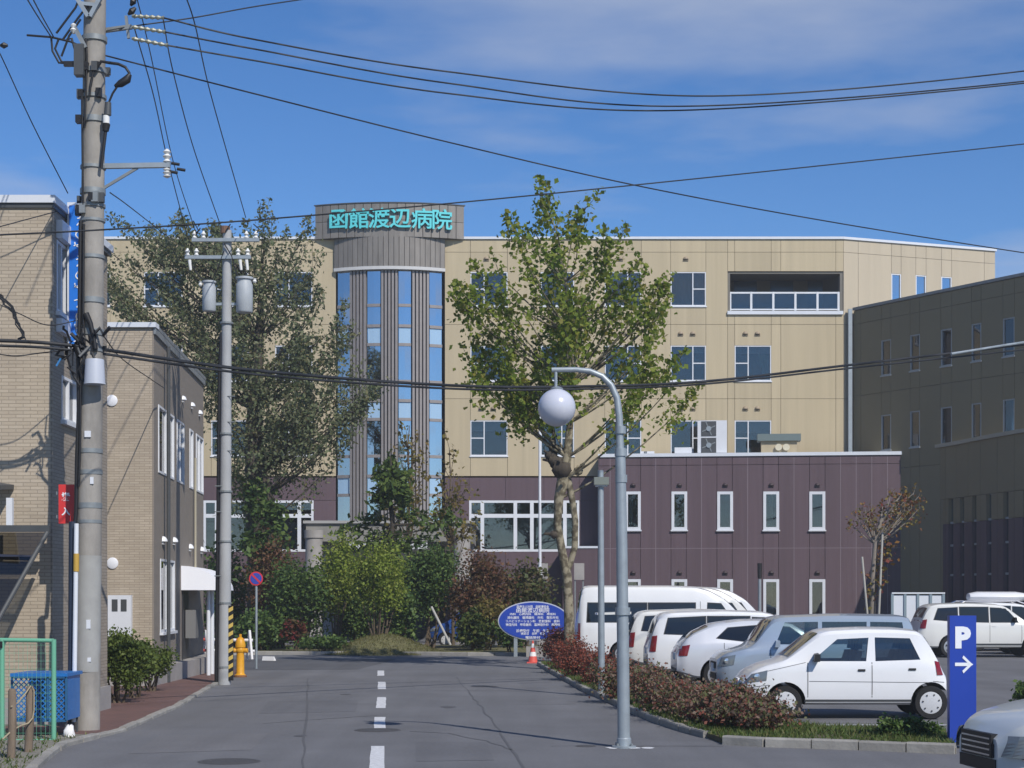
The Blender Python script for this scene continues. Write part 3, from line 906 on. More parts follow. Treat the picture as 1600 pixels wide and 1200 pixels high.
# plant on the annex roof
def ac_unit(px0, px1, py, d, label, fans=0, zbase=None, front_fan=True):
    u0, u1 = fA.U(px0), fA.U(px1); z0 = zbase if zbase is not None else zA + .14
    z1 = fA.at((px0 + px1) / 2, py)[1]
    o = thing('air_conditioner', label, 'air conditioner', tuple(fA.p((u0 + u1) / 2, d, z0)), group='air conditioners on the annex roof')
    mb = MB(); mb.fbox(fA, u0, u1, d - .5, d, z0 + .04, z1); mb.fbox(fA, u0 + .05, u0 + .15, d - .45, d - .05, z0, z0 + .04); mb.fbox(fA, u1 - .15, u1 - .05, d - .45, d - .05, z0, z0 + .04)
    mb.build('case', WHITE, o)
    for q in range(fans):
        zc_ = z0 + (z1 - z0) * ((q + .5) / fans); uc = u0 + (u1 - u0) * .38
        rr = min((z1 - z0) / fans, (u1 - u0) * .8) * .45
        p = fA.p(uc, d, zc_)
        m_ = MB(); m_.fbox(fA, uc - rr, uc + rr, d + .002, d + .02, zc_ - rr, zc_ + rr); m_.build('fan_grille', DARKGREY, o)
        h_ = MB(); h_.tube([p + fA.n * .02, p + fA.n * .06], rr * .35, 14); h_.build('fan_hub', GALV, o)
        for a in range(4):
            an = a * math.pi / 2 + .4
            m_ = MB(); b_ = p + fA.n * .03
            m_.bar(b_, b_ + (fA.u * math.cos(an) + Vector((0, 0, math.sin(an)))) * rr * .95, .05, .02, up=fA.n); m_.build('fan_blade', GALV2, o)
    return o
ac_unit(1054, 1081, 698, -.35, 'small white air conditioner on the plum annex roof beside the twin-fan unit', 0)
ac_unit(1090, 1136, 656, -.25, 'tall white air conditioner with two stacked fans on the plum annex roof', 2)
ac_unit(1000, 1022, 704, -.4, 'low white outdoor unit on the annex roof, leftmost, behind the lamp post', 1)
hut = thing('roof_vent_box', 'beige ventilation box with grey-green lid on the plum annex roof', 'vent box', tuple(fA.p(fA.U(1218), -.5, zA)))
q = MB(); q.fbox(fA, fA.U(1190), fA.U(1246), -1.0, -.35, zA + .1, fA.at(1218, 688)[1]); q.build('box_body', SIDING, hut)
q = MB(); q.fbox(fA, fA.U(1184), fA.U(1252), -1.1, -.2, fA.at(1218, 688)[1] + .003, fA.at(1218, 677)[1]); q.build('box_lid', mat('slate_lid', (.14, .18, .18), .5), hut)
for px in (1217, 1229):
    q = MB(); p = fA.p(fA.U(px), -.35, fA.at(px, 698)[1]); q.tube([p, p + fA.n * .14], [.14, .16], 14); q.build('round_outlet', mat('cream_outlet', (.6, .55, .42), .6), hut)

# ------------------------------------------------------------------ right wing, in shade
w0 = Vector((16.15, 79.85)); wd = Vector((.53, -.848)).normalized()
fW = Frame(w0, wd); LW = 17.0
zW = fW.at(1330, 486)[1]
wing = thing('side_wing', 'shaded beige three-storey wing with narrow windows behind the white SUV', 'building', tuple(w0) + (0,))
q = MB(); q.fbox(fW, 0.0, LW, -10, -.42, 0, zW - .06); ww = q.build('wall', CORE, wing)
cols = [(1377, 1392), (1422, 1437), (1470, 1487), (1518, 1533), (1567, 1585)]
zr = [(fW.at(1384, 586)[1], fW.at(1384, 531)[1]), (fW.at(1384, 703)[1], fW.at(1384, 648)[1])]
hW = [(fW.U(a), fW.U(b), z0, z1) for a, b in cols for z0, z1 in zr]
extra = [(fW.U(1585) + 2.4 * i + 1.0, fW.U(1585) + 2.4 * i + 1.9) for i in range(2)]
hW += [(a, b, z0, z1) for a, b in extra for z0, z1 in zr]
usW = sorted([0.0, LW, fW.U(1345)] + [e for a, b in cols for e in (fW.U(a), fW.U(b))] + [e for p_ in extra for e in p_])
zj = [0, fW.at(1331, 738)[1], fW.at(1331, 620)[1], fW.at(1331, 508)[1], zW - .02]
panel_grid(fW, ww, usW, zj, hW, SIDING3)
for i, h in enumerate(hW):
    window(fW, wing, *h, split=0, fm=mat('grey_frame', (.33, .34, .34), .5), curt=[(.1, .55, CURT_W, .2)] if i % 3 == 0 else None)
q = MB(); q.fbox(fW, -.02, LW + .05, -10.1, .06, zW, zW + .13); q.build('coping', mat('grey_coping', (.22, .22, .22), .5), wing)

# low bowed front of the wing
bp = [Vector(p) for p in ((18.35, 77.05), (18.95, 75.6), (19.42, 73.9), (19.85, 71.6), (20.5, 68.9), (21.4, 65.9), (22.8, 62.6))]
zl = EYE + (HOR - 702) * 76.0 / F
low = thing('bowed_hall', 'low bowed hall with dark plum base and slit windows under the shaded wing', 'building', (20, 72, 0))
back = Vector((9.0, 3.0))
for i, (a, b) in enumerate(zip(bp[:-1], bp[1:])):
    fr = Frame(a, b - a); L = (b - a).length
    nsl = 2
    for s in range(nsl):
        u0 = L * s / nsl; u1 = L * (s + 1) / nsl; um = (u0 + u1) / 2; ws = .21
        seg_ = MB(); seg_.fbox(fr, u0, u1, -1.6, -.30, 0, zl - .02); seg_.build('core', CORE, low)
        for (ua, ub) in ((u0 + .01, um - ws), (um + ws, u1 - .01)):
            q = MB(); q.fbox(fr, ua, ub, -.25, 0, 0.0, 5.2); q.build('plum_panel', PLUM, low)
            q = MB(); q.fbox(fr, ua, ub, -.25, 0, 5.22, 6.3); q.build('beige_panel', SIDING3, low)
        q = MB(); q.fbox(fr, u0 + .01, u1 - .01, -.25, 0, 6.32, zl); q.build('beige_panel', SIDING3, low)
        q = MB(); q.fbox(fr, um - ws, um + ws, -.18, -.16, 0.3, 6.3); w = q.build('slit_window', MIRROR, low)
        for zz in (1.6, 2.9, 4.2, 5.2):
            q = MB(); q.fbox(fr, um - ws, um + ws, -.155, -.10, zz, zz + .09); q.build('transom', mat('grey_frame', (.33, .34, .34), .5), w)
    q = MB(); q.fbox(fr, -.02, L + .02, -1.6, .10, zl + .003, zl + .16); q.build('coping', mat('tan_coping', (.33, .30, .24), .6), low)
q = MB()
pr = [tuple(p) + (zl - .05,) for p in bp] + [tuple(bp[-1] + back) + (zl - .05,), (26, 80, zl - .05)]
q.add(pr, [tuple(range(len(pr)))]); q.build('roof', CONC, low)

# ------------------------------------------------------------------ left: tiled buildings
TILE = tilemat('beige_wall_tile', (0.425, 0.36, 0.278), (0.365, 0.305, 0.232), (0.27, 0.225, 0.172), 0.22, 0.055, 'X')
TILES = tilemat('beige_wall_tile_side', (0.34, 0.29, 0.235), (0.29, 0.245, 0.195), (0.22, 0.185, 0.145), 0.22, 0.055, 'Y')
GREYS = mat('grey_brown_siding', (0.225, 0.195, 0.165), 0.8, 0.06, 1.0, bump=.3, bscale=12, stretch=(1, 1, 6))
def block(o, name, fr_front, L, depth, ztop, mf, ms, plinth=.45):
    """front wall along fr_front (ends at u = L), right side wall going back"""
    b = MB(); b.fbox(fr_front, 0, L - .75, -depth, -.32, 0, ztop - .02); b.build('wall_core', CORE, o)
    f = MB(); f.fbox(fr_front, 0, L, -.03, 0, plinth, ztop); f.build('front_wall', mf, o)
    p = MB(); p.fbox(fr_front, 0, L + .012, -depth, .012, 0, plinth - .004); p.build('plinth', CONC, o)
    return o
# nearer building
A0 = Vector((-17, 25.85)); A1 = Vector((-7.03, 25.85)); zAa = EYE + (HOR - 318) * 25.85 / F
near = thing('tiled_building', 'tall beige tiled building at the left edge with dark carport hood', 'building', (-12, 25.85, 0))
fB1 = Frame(A0, A1 - A0); L1 = (A1 - A0).length
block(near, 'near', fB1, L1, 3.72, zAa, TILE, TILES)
fS1 = Frame(A1, (-.013, 1))
def side_panelled(o, fr, L, z0, z1, holes, m):
    us = sorted({0.0, L} | {h[0] for h in holes} | {h[1] for h in holes})
    zs = sorted({z0, z1})
    panel_grid(fr, o, us, zs, holes, m, d0=-.03, d1=.0, gap=0.0, name='side_wall')
def side_hole(fr, px0, px1, pyt, pyb):     # opening measured at its near edge
    u0, u1 = fr.U(px0), fr.U(px1)
    return (u0, u1, fr.at(px0, pyb)[1], fr.at(px0, pyt)[1])
h1 = (fS1.U(88), fS1.U(104), fS1.at(88, 486)[1], fS1.at(88, 374)[1])
h2 = (fS1.U(94), fS1.U(119), fS1.at(94, 655)[1], fS1.at(94, 585)[1])
h2 = (h1[0] + .3, h2[1], h2[2], h2[3])
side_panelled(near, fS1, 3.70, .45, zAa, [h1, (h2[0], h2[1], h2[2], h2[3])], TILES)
for h in (h1, h2):
    window(fS1, near, *h, split=.5, fm=WHITE, d=.0)
for (za, zb_) in ((h1[3] + .02, h1[3] + .30), (h1[2] - .32, h1[2] - .11)):
    q = MB(); q.fbox(fS1, h1[0] - .02, h1[1] + .02, .003, .10, za, zb_); q.build('white_band', WHITE, near)
q = MB(); q.fbox(fB1, -.05, L1 + .05, -3.75, .06, zAa + .003, zAa + .12); q.build('coping', COPING, near)
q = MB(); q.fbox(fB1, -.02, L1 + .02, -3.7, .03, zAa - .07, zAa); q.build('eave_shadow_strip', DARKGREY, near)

# farther building
B1 = Vector(((240 - 800) * 36.9 / F, 36.9)); B0 = Vector((-17, 36.9)); zB = EYE + (HOR - 512) * 36.9 / F
far = thing('tiled_building', 'lower beige tiled building with grey side wall behind the green shrub row', 'building', (-10, 36.9, 0))
fB2 = Frame(B0, B1 - B0); L2 = (B1 - B0).length
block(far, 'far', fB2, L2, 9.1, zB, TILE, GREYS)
B2 = Vector(((318 - 800) * 45.9 / F, 45.9)); fS2 = Frame(B1, B2 - B1); LS2 = (B2 - B1).length
def sw(px0, px1, yt, yb): 
    return (fS2.U(px0), fS2.U(px1), fS2.at(px0, yb)[1], fS2.at(px0, yt)[1])
up = [sw(247, 271, 632, 738), sw(276, 287, 672, 752), sw(296, 301, 0, 1), sw(306, 317, 676, 768)]
zt_, zb2 = up[0][3], up[0][2]
up = [(u0, u1, zb2, zt_) for u0, u1, _, _ in (up[0], up[1], up[2], up[3])]
lo = [sw(250, 272, 873, 988)]
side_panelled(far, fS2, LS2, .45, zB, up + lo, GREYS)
for h in up: window(fS2, far, *h, split=.5 if h[1] - h[0] > 1 else 0, curt=[(.05, .95, CURT_W, 0)], d=.01, frame=.05, sill=False)
for h in lo: window(fS2, far, *h, split=.5, curt=[(.05, .95, CURT_W, 0)], d=.01, frame=.05)
q = MB(); q.fbox(fB2, -.05, L2 + .06, -.30, .07, zB + .003, zB + .11); q.build('coping', COPING, far)
q = MB(); q.fbox(fB2, .2, L2 - .75, -9.0, -.31, zB - .15, zB - .05); q.build('roof', CONC, far)
q = MB(); q.fbox(fS2, .32, LS2 + .05, -.30, .055, zB + .003, zB + .09); q.build('coping', GALV2, far)
q = MB(); q.fbox(fS2, -.02, LS2 + .02, .002, .05, zB - .14, zB - .002); q.build('side_coping', GALV2, far)
BALL = mat('white_hood', (.72, .73, .76), .35)
for px, py in ((285, 625), (299, 635), (311, 647), (254, 846), (271, 847), (296, 857), (314, 861)):
    u_, z_ = fS2.at(px, py); vent_cap(fS2, far, u_, z_, .11 if py < 840 else .12, BALL)
for px, py in ((175, 626), (176, 880)):
    u_, z_ = fB2.at(px, py); p = fB2.p(u_, 0, z_)
    q = MB(); q.tube([p, p + fB2.n * .025, p + fB2.n * .04], [.125, .125, .09], 18); q.build('round_vent', BALL, far, smooth=40)
# barrel awning over the side door, door, pipes, meter boxes
ua, ub = fS2.U(283), fS2.U(308); za = fS2.at(283, 922)[1]; ztp = fS2.at(283, 884)[1]
q = MB(); vs = []; n = 8
for i in range(n + 1):
    a = math.pi / 2 * i / n
    for u_ in (ua, ub): vs.append(fS2.p(u_, .95 * math.sin(a), za + (ztp - za) * math.cos(a)))
q.add(vs, [(2 * i, 2 * i + 1, 2 * i + 3, 2 * i + 2) for i in range(n)])
q.add([fS2.p(ua, .002, za)] + vs[0::2], [tuple(range(n + 2))]); q.add([fS2.p(ub, .002, za)] + vs[1::2], [tuple(range(n + 2))])
q.build('door_awning', mat('white_canvas', (.78, .79, .84), .6), far)
q = MB(); q.fbox(fS2, fS2.U(284), fS2.U(293), .003, .03, .1, 2.15); q.build('side_door', mat('dark_door', (.03, .03, .035), .4), far)
for px, r_ in ((293.5, .06), (287.5, .05)):
    u_ = fS2.U(px); q = MB(); q.tube([fS2.p(u_, .6, 0), fS2.p(u_, .6, za)], r_, 10); q.build('awning_post', WHITE, far, smooth=40)
q = MB(); u_, z_ = fS2.at(287, 975); q.fbox(fS2, u_ - .05, u_ + .8, .05, .3, z_ - .35, z_ + .35); q.build('meter_box', mat('grey_box', (.16, .16, .16), .6), far)
u_ = fS2.U(255); q = MB(); q.tube([fS2.p(u_, .12, .05), fS2.p(u_, .12, zB - .2)], .045, 8); q.build('downpipe', DARKGREY, far, smooth=40)
u_ = fS2.U(301); q = MB(); q.tube([fS2.p(u_, .07, 2.6), fS2.p(u_, .07, zB - 2.3)], .03, 8); q.build('conduit', mat('tan_pipe', (.35, .32, .24), .6), far, smooth=40)
# white cabinet on the front wall
cab = thing('wall_cabinet', 'white metal wall cabinet with two small dark windows above the shrub row', 'cabinet', tuple(fB2.p(fB2.U(189), 0, .6)))
ca, cz0 = fB2.at(171, 994); cb_, cz1 = fB2.at(207, 930)
q = MB(); q.fbox(fB2, ca, cb_, .003, .16, cz0, cz1); q.build('case', WHITE, cab)
for fx in (.18, .57):
    q = MB(); q.fbox(fB2, ca + (cb_ - ca) * fx, ca + (cb_ - ca) * (fx + .25), .161, .168, cz1 - .35, cz1 - .09); q.build('louvre', DARKGREY, cab)
# carport hood at the far left
hood = thing('carport_hood', 'dark carport hood with smoky sloping panel against the tiled wall at the left edge', 'canopy', (-7.9, 25.6, 1.5))
q = MB(); a = P3(-60, 748, 24.6); b = P3(24, 763, 25.9)
q.hexa([(a.x, 24.4, a.z - .10), (b.x, 24.4, b.z - .12), (b.x, 25.83, b.z - .02), (a.x, 25.83, a.z), (a.x, 24.4, a.z - .04), (b.x, 24.4, b.z - .06), (b.x, 25.83, b.z + .05), (a.x, 25.83, a.z + .06)])
q.build('hood_roof', DARKGREY, hood)
q = MB(); p = P3(15, 822, 25.3); q.box(p.x - .04, p.x + .05, 25.26, 25.34, p.z, P3(15, 778, 25.3).z); q.build('hood_post', WHITE, hood)
q = MB(); a = P3(-60, 826, 25.3); b = P3(78, 826, 25.3); q.box(a.x, b.x, 25.25, 25.35, b.z - .05, b.z + .05); q.build('hood_beam', DARKGREY, hood)
q = MB(); a = P3(74, 832, 25.2); b = P3(-60, 832, 25.2); c = P3(-60, 1060, 23.9); d = P3(-12, 985, 24.3)
q.add([a, b, c, d], [(0, 1, 2, 3)])
q.build('smoky_panel', glassmat('smoky_polycarbonate', (.22, .22, .20), .08), hood)
q = MB(); q.tube([a, d], .035, 8); q.build('hood_rafter', DARKGREY, hood)
q = MB(); a = P3(-60, 868, 25.0); b = P3(50, 872, 25.0); q.bar(a, b, .05, .08); q.build('hood_purlin', mat('navy_purlin', (.03, .035, .06), .5), hood)
# ================================================================== poles, lamps, signs, cables
PCONC = mat('pole_concrete', (0.26, 0.245, 0.225), 0.85, 0.38, 2.6, bump=.25, bscale=30, detail=8, stretch=(1, 1, .5))
PCONC2 = mat('pole_concrete_grey', (0.34, 0.35, 0.36), 0.8, 0.14, 2.2, bump=.2, bscale=30, detail=8, stretch=(1, 1, .5))
PORC = mat('porcelain', (0.70, 0.70, 0.68), 0.25)
YP = 24.8; PX = (136 - 800) * YP / F
def pp(px, py, dy=0.0): return P3(px, py, YP + dy)
pole = thing('utility_pole', 'thick weathered concrete utility pole laden with cables by the tiled building', 'utility pole', (PX, YP, 0))
XT = (147 - 800) * YP / F        # slight lean: top sits to the right
def pole_x(z): return PX + (XT - PX) * z / 9.6
q = MB(); q.tube([(pole_x(z), YP, z) for z in (0, 3, 6, 9, 12.2)], [.185, .178, .17, .163, .155], 24); q.build('shaft', PCONC, pole, smooth=40)
def band(px, py, w=.05, r=.185, m=GALV2, name='steel_band'):
    z = pp(px, py).z; x = pole_x(z)
    q = MB(); q.lathe([(r - .03, z - w), (r, z - w), (r, z + w), (r - .03, z + w)], (x, YP, 0), 20); return q.build(name, m, pole, smooth=40)
for py in (62, 112, 152, 188, 262, 300, 322, 345, 402, 470, 520, 548, 705, 738, 790, 815): band(140, py, random.uniform(.02, .045))
# junk collar of clamps near mid height
for py, n_ in ((312, 9), (330, 7), (545, 9), (110, 6), (150, 5)):
    z = pp(140, py).z
    for i in range(n_):
        a = random.uniform(0, 6.28); x = pole_x(z) + .2 * math.cos(a); y = YP + .2 * math.sin(a)
        q = MB(); s = random.uniform(.02, .05)
        q.box(x - s, x + s, y - s, y + s, z - s * 1.6, z + s * 1.6); q.build('clamp', random.choice([GALV2, DARKGREY, BLACK]), pole)
# cross-arm with double insulators, off to the right at 258
a = pp(150, 260); b = pp(266, 258)
q = MB(); q.bar(a, b, .07, .07); q.build('side_arm', GALV, pole)
q = MB(); q.bar(pp(152, 300), pp(215, 262), .03, .04); q.build('arm_brace', GALV2, pole)
for px, y0, y1 in ((261, 233, 256), (261, 262, 278)):
    p0 = pp(px, y0); p1 = pp(px, y1); q = MB(); c = (p0 + p1) / 2; h = abs(p0.z - p1.z) / 2
    q.lathe([(.02, -h), (.06, -h * .7), (.03, -h * .4), (.065, 0), (.03, h * .3), (.06, h * .6), (.02, h)], tuple(c), 12); q.build('insulator', PORC, pole, smooth=50)
for px, py in ((274, 256), (283, 265), (271, 269)):
    q = MB(); p = pp(px, py); q.tube([p + Vector((-.06, 0, .01)), p + Vector((.06, 0, -.01))], .022, 8); q.build('cable_clamp', BLACK, pole)
# upper bracket (V shaped) at the very top
for (x0, y0, x1, y1, w) in ((118, -6, 138, 26, .06), (158, -6, 141, 26, .06), (122, 5, 150, 8, .05)):
    q = MB(); q.bar(pp(x0, y0, -.2), pp(x1, y1, -.2), w, w); q.build('top_bracket', GALV, pole)
# far arm with strain insulators going right
q = MB(); q.bar(pp(146, 50, .2), pp(206, 42, .2), .06, .06); q.build('strain_arm', GALV2, pole)
q = MB(); q.bar(pp(197, 25, .2), pp(201, 60, .2), .04, .04); q.build('strain_drop', GALV2, pole)
STR = mat('grey_green_insulator', (.24, .25, .20), .4)
for (x0, y0, x1, y1) in ((206, 25, 256, 28), (206, 42, 258, 50), (206, 60, 262, 71)):
    q = MB(); A = pp(x0, y0, .2); B = pp(x1, y1, .2); n = 11
    q.tube([A.lerp(B, i / n) for i in range(n + 1)], [.035 if i % 2 else .018 for i in range(n + 1)], 8); q.build('strain_insulator', STR, pole)
for (x0, y0, x1, y1, r) in ((200, 23, 212, 12, .05), (204, 9, 212, -4, .05), (0, 71, 12, 71, .05)):
    q = MB(); q.tube([pp(x0, y0, .2), pp((x0 + x1) / 2, (y0 + y1) / 2, .2), pp(x1, y1, .2)], [.015, r, .02], 8); q.build('dead_end_clamp', BLACK, pole)
# drooping street cable heads: gooseneck right with black sleeve
def gp(*pts): return [pp(x, y, -.2) for x, y in pts]
q = MB(); q.tube(gp((150, 108), (158, 96), (170, 98), (185, 100), (196, 105), (202, 114), (200, 124), (190, 130)), .022, 8); q.build('gooseneck', BLACK, pole, smooth=60)
q = MB(); q.tube(gp((203, 116), (199, 124), (188, 131), (179, 135)), [.03, .06, .055, .02], 10); q.build('cable_sleeve', BLACK, pole, smooth=60)
q = MB(); q.tube(gp((186, 131), (176, 146), (171, 158), (168, 168)), .016, 8); q.build('riser_cable', BLACK, pole, smooth=60)
q = MB(); q.tube(gp((169, 160), (168, 180)), [.045, .055], 10); q.build('cable_terminal', DARKGREY, pole, smooth=60)
q = MB(); q.tube(gp((166, 181), (166, 193)), [.05, .05], 10); q.build('white_terminal', PORC, pole, smooth=60)
q = MB(); q.tube(gp((166, 194), (165, 205)), [.06, .045], 10); q.build('terminal_base', BLACK, pole, smooth=60)
q = MB(); q.tube(gp((165, 205), (162, 230), (158, 262)), .025, 8); q.build('riser_cable', BLACK, pole, smooth=60)
# left hand loops and small arms
for pts in (((42, 55), (80, 58), (110, 65), (132, 75)), ((80, 58), (82, 80), (92, 98), (112, 100)), ((92, 60), (86, 76), (96, 96), (118, 104)),
            ((88, 52), (118, 12), (125, -5)), ((98, 62), (122, 28), (140, 5)), ((118, 104), (120, 90), (112, 60), (104, 62)),
            ((96, 88), (108, 56), (126, 30)), ((134, 60), (136, 90), (134, 150), (132, 200)), ((128, 150), (129, 250), (130, 320)),
            ((148, 100), (142, 130), (140, 150)), ((154, 96), (146, 112), (142, 135))):
    q = MB(); q.tube(gp(*pts), .016, 7); q.build('jumper_cable', BLACK, pole, smooth=60)
q = MB(); q.bar(pp(116, 42, -.2), pp(134, 75, -.2), .06, .06); q.build('small_arm', GALV2, pole)
q = MB(); c = pp(115, 44, -.2); q.lathe([(.02, -.08), (.055, -.03), (.03, 0), (.05, .04), (.015, .07)], tuple(c), 12); q.build('insulator', PORC, pole)
q = MB(); c = pp(127, 92, -.2); q.box(c.x - .09, c.x + .05, c.y - .08, c.y + .08, c.z - .25, c.z + .2); q.build('junction_box', DARKGREY, pole)
q = MB(); c = pp(124, 104, -.2); q.bar(pp(100, 100, -.2), pp(136, 100, -.2), .06, .07); q.build('small_arm', BLACK, pole)
q = MB(); c = pp(132, 186, -.2); q.box(c.x - .12, c.x - .04, c.y - .06, c.y + .06, c.z - .06, c.z + .05); q.build('junction_box', BLACK, pole)
# long cable bundle down the left side
q = MB(); q.tube([pp(x, y, -.16) for x, y in ((126, 345), (124, 500), (122, 560), (123, 640), (120, 720), (119, 800), (116, 830))], .030, 8); q.build('riser_bundle', BLACK, pole, smooth=60)
q = MB(); q.tube([pp(x, y, -.2) for x, y in ((131, 350), (130, 480), (133, 560), (126, 600), (125, 700), (123, 760))], .018, 8); q.build('riser_bundle', BLACK, pole, smooth=60)
# grey bucket-shaped junction housing and the black mess above it
c = pp(148, 580, -.28); q = MB()
q.lathe([(.125, -.19), (.155, -.19), (.15, -.15), (.135, .15), (.13, .17), (0.0, .18)], (c.x, c.y, c.z), 20); q.build('cable_housing', mat('pale_grey_plastic', (.42, .45, .52), .45), pole, smooth=40)
for i in range(16):
    x0 = random.uniform(95, 150); y0 = random.uniform(520, 560)
    pts = [(x0, y0)]
    for j in range(3): pts.append((pts[-1][0] + random.uniform(-14, 16), pts[-1][1] + random.uniform(-18, 22)))
    q = MB(); q.tube([pp(x, y, random.uniform(-.35, -.2)) for x, y in pts], random.uniform(.010, .028), 6); q.build('cable_loop', random.choice([BLACK, DARKGREY, CABLE]), pole, smooth=60)
q = MB(); q.tube([pp(x, y, -.22) for x, y in ((134, 490), (141, 505), (147, 530), (149, 545))], [.05, .04, .03, .03], 8); q.build('cable_boot', BLACK, pole, smooth=60)
q = MB(); q.tube([pp(x, y, -.3) for x, y in ((95, 560), (88, 572))], .016, 6); q.build('blue_cable', mat('blue_cable', (.05, .2, .45), .5), pole)
# spare coil hanging on the left
pts = [(-6, 462), (4, 466), (10, 474), (16, 482), (22, 494), (28, 505), (34, 515), (38, 528), (26, 532)]
for k_ in range(5):
    q = MB(); q.tube([pp(x + random.uniform(-4, 4), y + random.uniform(-4, 4), -.3) for x, y in pts], .011, 6); q.build('spare_coil', CABLE, pole, smooth=60)
# stickers and number plates
for px, py, w, h in ((142, 680, .09, .09), (148, 752, .05, .10), (143, 975, .06, .13), (144, 1030, .05, .06)):
    p = pp(px, py); x = pole_x(p.z)
    off = p.x - x; yy = YP - math.sqrt(max(.0, .187 ** 2 - off ** 2)) - .004
    q = MB(); q.box(p.x - w / 2, p.x + w / 2, yy - .004, yy + .02, p.z - h / 2, p.z + h / 2); q.build('notice_plate', WHITE, pole)
q = MB(); zz = (1.1, 3.0); q.tube([(PX, YP, .9), (pole_x(2), YP, 2.6)], [.192, .188], 24, cap=False); q.build('grey_wrap', mat('grey_wrap', (.30, .30, .29), .8, .1, 6), pole, smooth=40)

# white cable guard and dark pipe standing beside the pole
gd = thing('cable_guard', 'slim white cable guard tube with yellow cap band left of the thick pole', 'cable guard', tuple(G(116, 1150)))
q = MB(); q.tube([P3(115.5, 1128, 24.4), P3(119.5, 818, 24.4)], .034, 10); q.build('tube', WHITE, gd, smooth=40)
q = MB(); q.tube([P3(119, 893, 24.4), P3(119.3, 865, 24.4)], .042, 10); q.build('cap_band', mat('ochre_band', (.45, .28, .05), .6), gd, smooth=40)
q = MB(); q.tube([P3(111, 1135, 24.5), P3(113, 815, 24.5)], .05, 10); q.build('dark_pipe', mat('navy_pipe', (.02, .03, .055), .5), gd, smooth=40)

# ------------------------------------------------------------------ second pole with two transformers
Y2 = 38.3; X2 = (350.5 - 800) * Y2 / F
def p2(px, py, dy=0.0): return P3(px, py, Y2 + dy)
pole2 = thing('utility_pole', 'slender pale utility pole carrying two grey transformers next to the hydrant', 'utility pole', (X2, Y2, 0))
zt2 = p2(350, 360).z
X2T = (355 - 800) * Y2 / F
def px2(z): return X2 + (X2T - X2) * z / zt2
q = MB(); q.tube([(px2(z), Y2, z) for z in (0, 3, 6, 8, zt2)], [.145, .135, .122, .112, .10], 20); q.build('shaft', PCONC2, pole2, smooth=40)
q = MB(); q.tube([p2(338, 1068, -.02), p2(343, 600, -.02), p2(346, 520, -.02)], .045, 8); q.build('black_conduit', BLACK, pole2, smooth=40)
for py in (505, 678, 768, 846, 942, 1042):
    z = p2(350, py).z; q = MB(); q.lathe([(.10, z - .02), (.155, z - .02), (.155, z + .02), (.10, z + .02)], (px2(z), Y2, 0), 16); q.build('steel_band', GALV2, pole2)
for py in (620, 705, 760, 660, 800, 900):
    z = p2(350, py).z; q = MB(); s = random.choice((-1, 1)); q.tube([(px2(z), Y2 - .1, z), (px2(z) + s * .22, Y2 - .12, z)], .012, 6); q.build('step_bolt', GALV2, pole2)
for (pxc, w, pyt, pyb, nm) in ((327.5, 21, 440, 487, 0), (382.5, 26, 434, 489, 1)):
    c = p2(pxc, pyb); r_ = w / 2 * Y2 / F; h = p2(pxc, pyt).z - c.z
    q = MB(); q.lathe([(r_ * .9, 0), (r_, .03), (r_, h * .78), (r_ * .86, h * .86), (r_ * .86, h * .93), (r_ * 1.05, h * .94), (r_ * 1.05, h), (0, h * 1.01)], (c.x, Y2 - .05, c.z), 20)
    tr = q.build('transformer', mat('transformer_grey', (.36, .39, .42), .5, .1, 4), pole2, smooth=40)
    q = MB(); s = -1 if nm == 0 else 1
    q.lathe([(.03, -.05), (.05, -.02), (.03, .02), (.045, .05)], (c.x + s * r_ * 1.25, Y2 - .08, c.z + h * .9), 10); q.build('bushing', PORC, tr)
    q = MB(); q.bar((c.x, Y2, c.z + h * .25), (px2(c.z), Y2, c.z + h * .25), .06, .06); q.build('transformer_bracket', GALV, pole2)
for py, xa, xb in ((402, 289, 392), (375, 300, 405)):
    q = MB(); q.bar(p2(xa, py, -.12), p2(xb, py, -.12), .075, .075); q.build('cross_arm', GALV, pole2)
    for px in (xa + 4, xa + 18, xb - 20, xb - 5):
        c = p2(px, py - 7, -.12); q = MB(); q.lathe([(.02, -.10), (.055, -.05), (.03, -.01), (.06, .03), (.03, .07), (.02, .10)], tuple(c), 10); q.build('insulator', PORC, pole2, smooth=50)
for px in (296, 375, 385):
    q = MB(); q.tube([p2(px, 406, -.15), p2(px + 2, 422, -.15)], [.04, .03], 8); q.build('cutout_fuse', PORC, pole2)
for pts in (((304, 366), (310, 360), (302, 345)), ((306, 368), (313, 356)), ((400, 366), (405, 358), (396, 350)), ((296, 408), (310, 430), (322, 440)), ((378, 410), (384, 425), (382, 436)),
            ((350, 380), (362, 400), (372, 436)), ((350, 392), (340, 420), (330, 440)), ((352, 362), (360, 350))):
    q = MB(); q.tube([p2(x, y, -.15) for x, y in pts], .014, 6); q.build('jumper_cable', BLACK, pole2)
q = MB(); c = p2(352, 358); q.tube([c + Vector((0, 0, -.1)), c + Vector((0, 0, .06))], .11, 14); q.build('pole_cap', mat('rust_cap', (.16, .09, .06), .7), pole2)
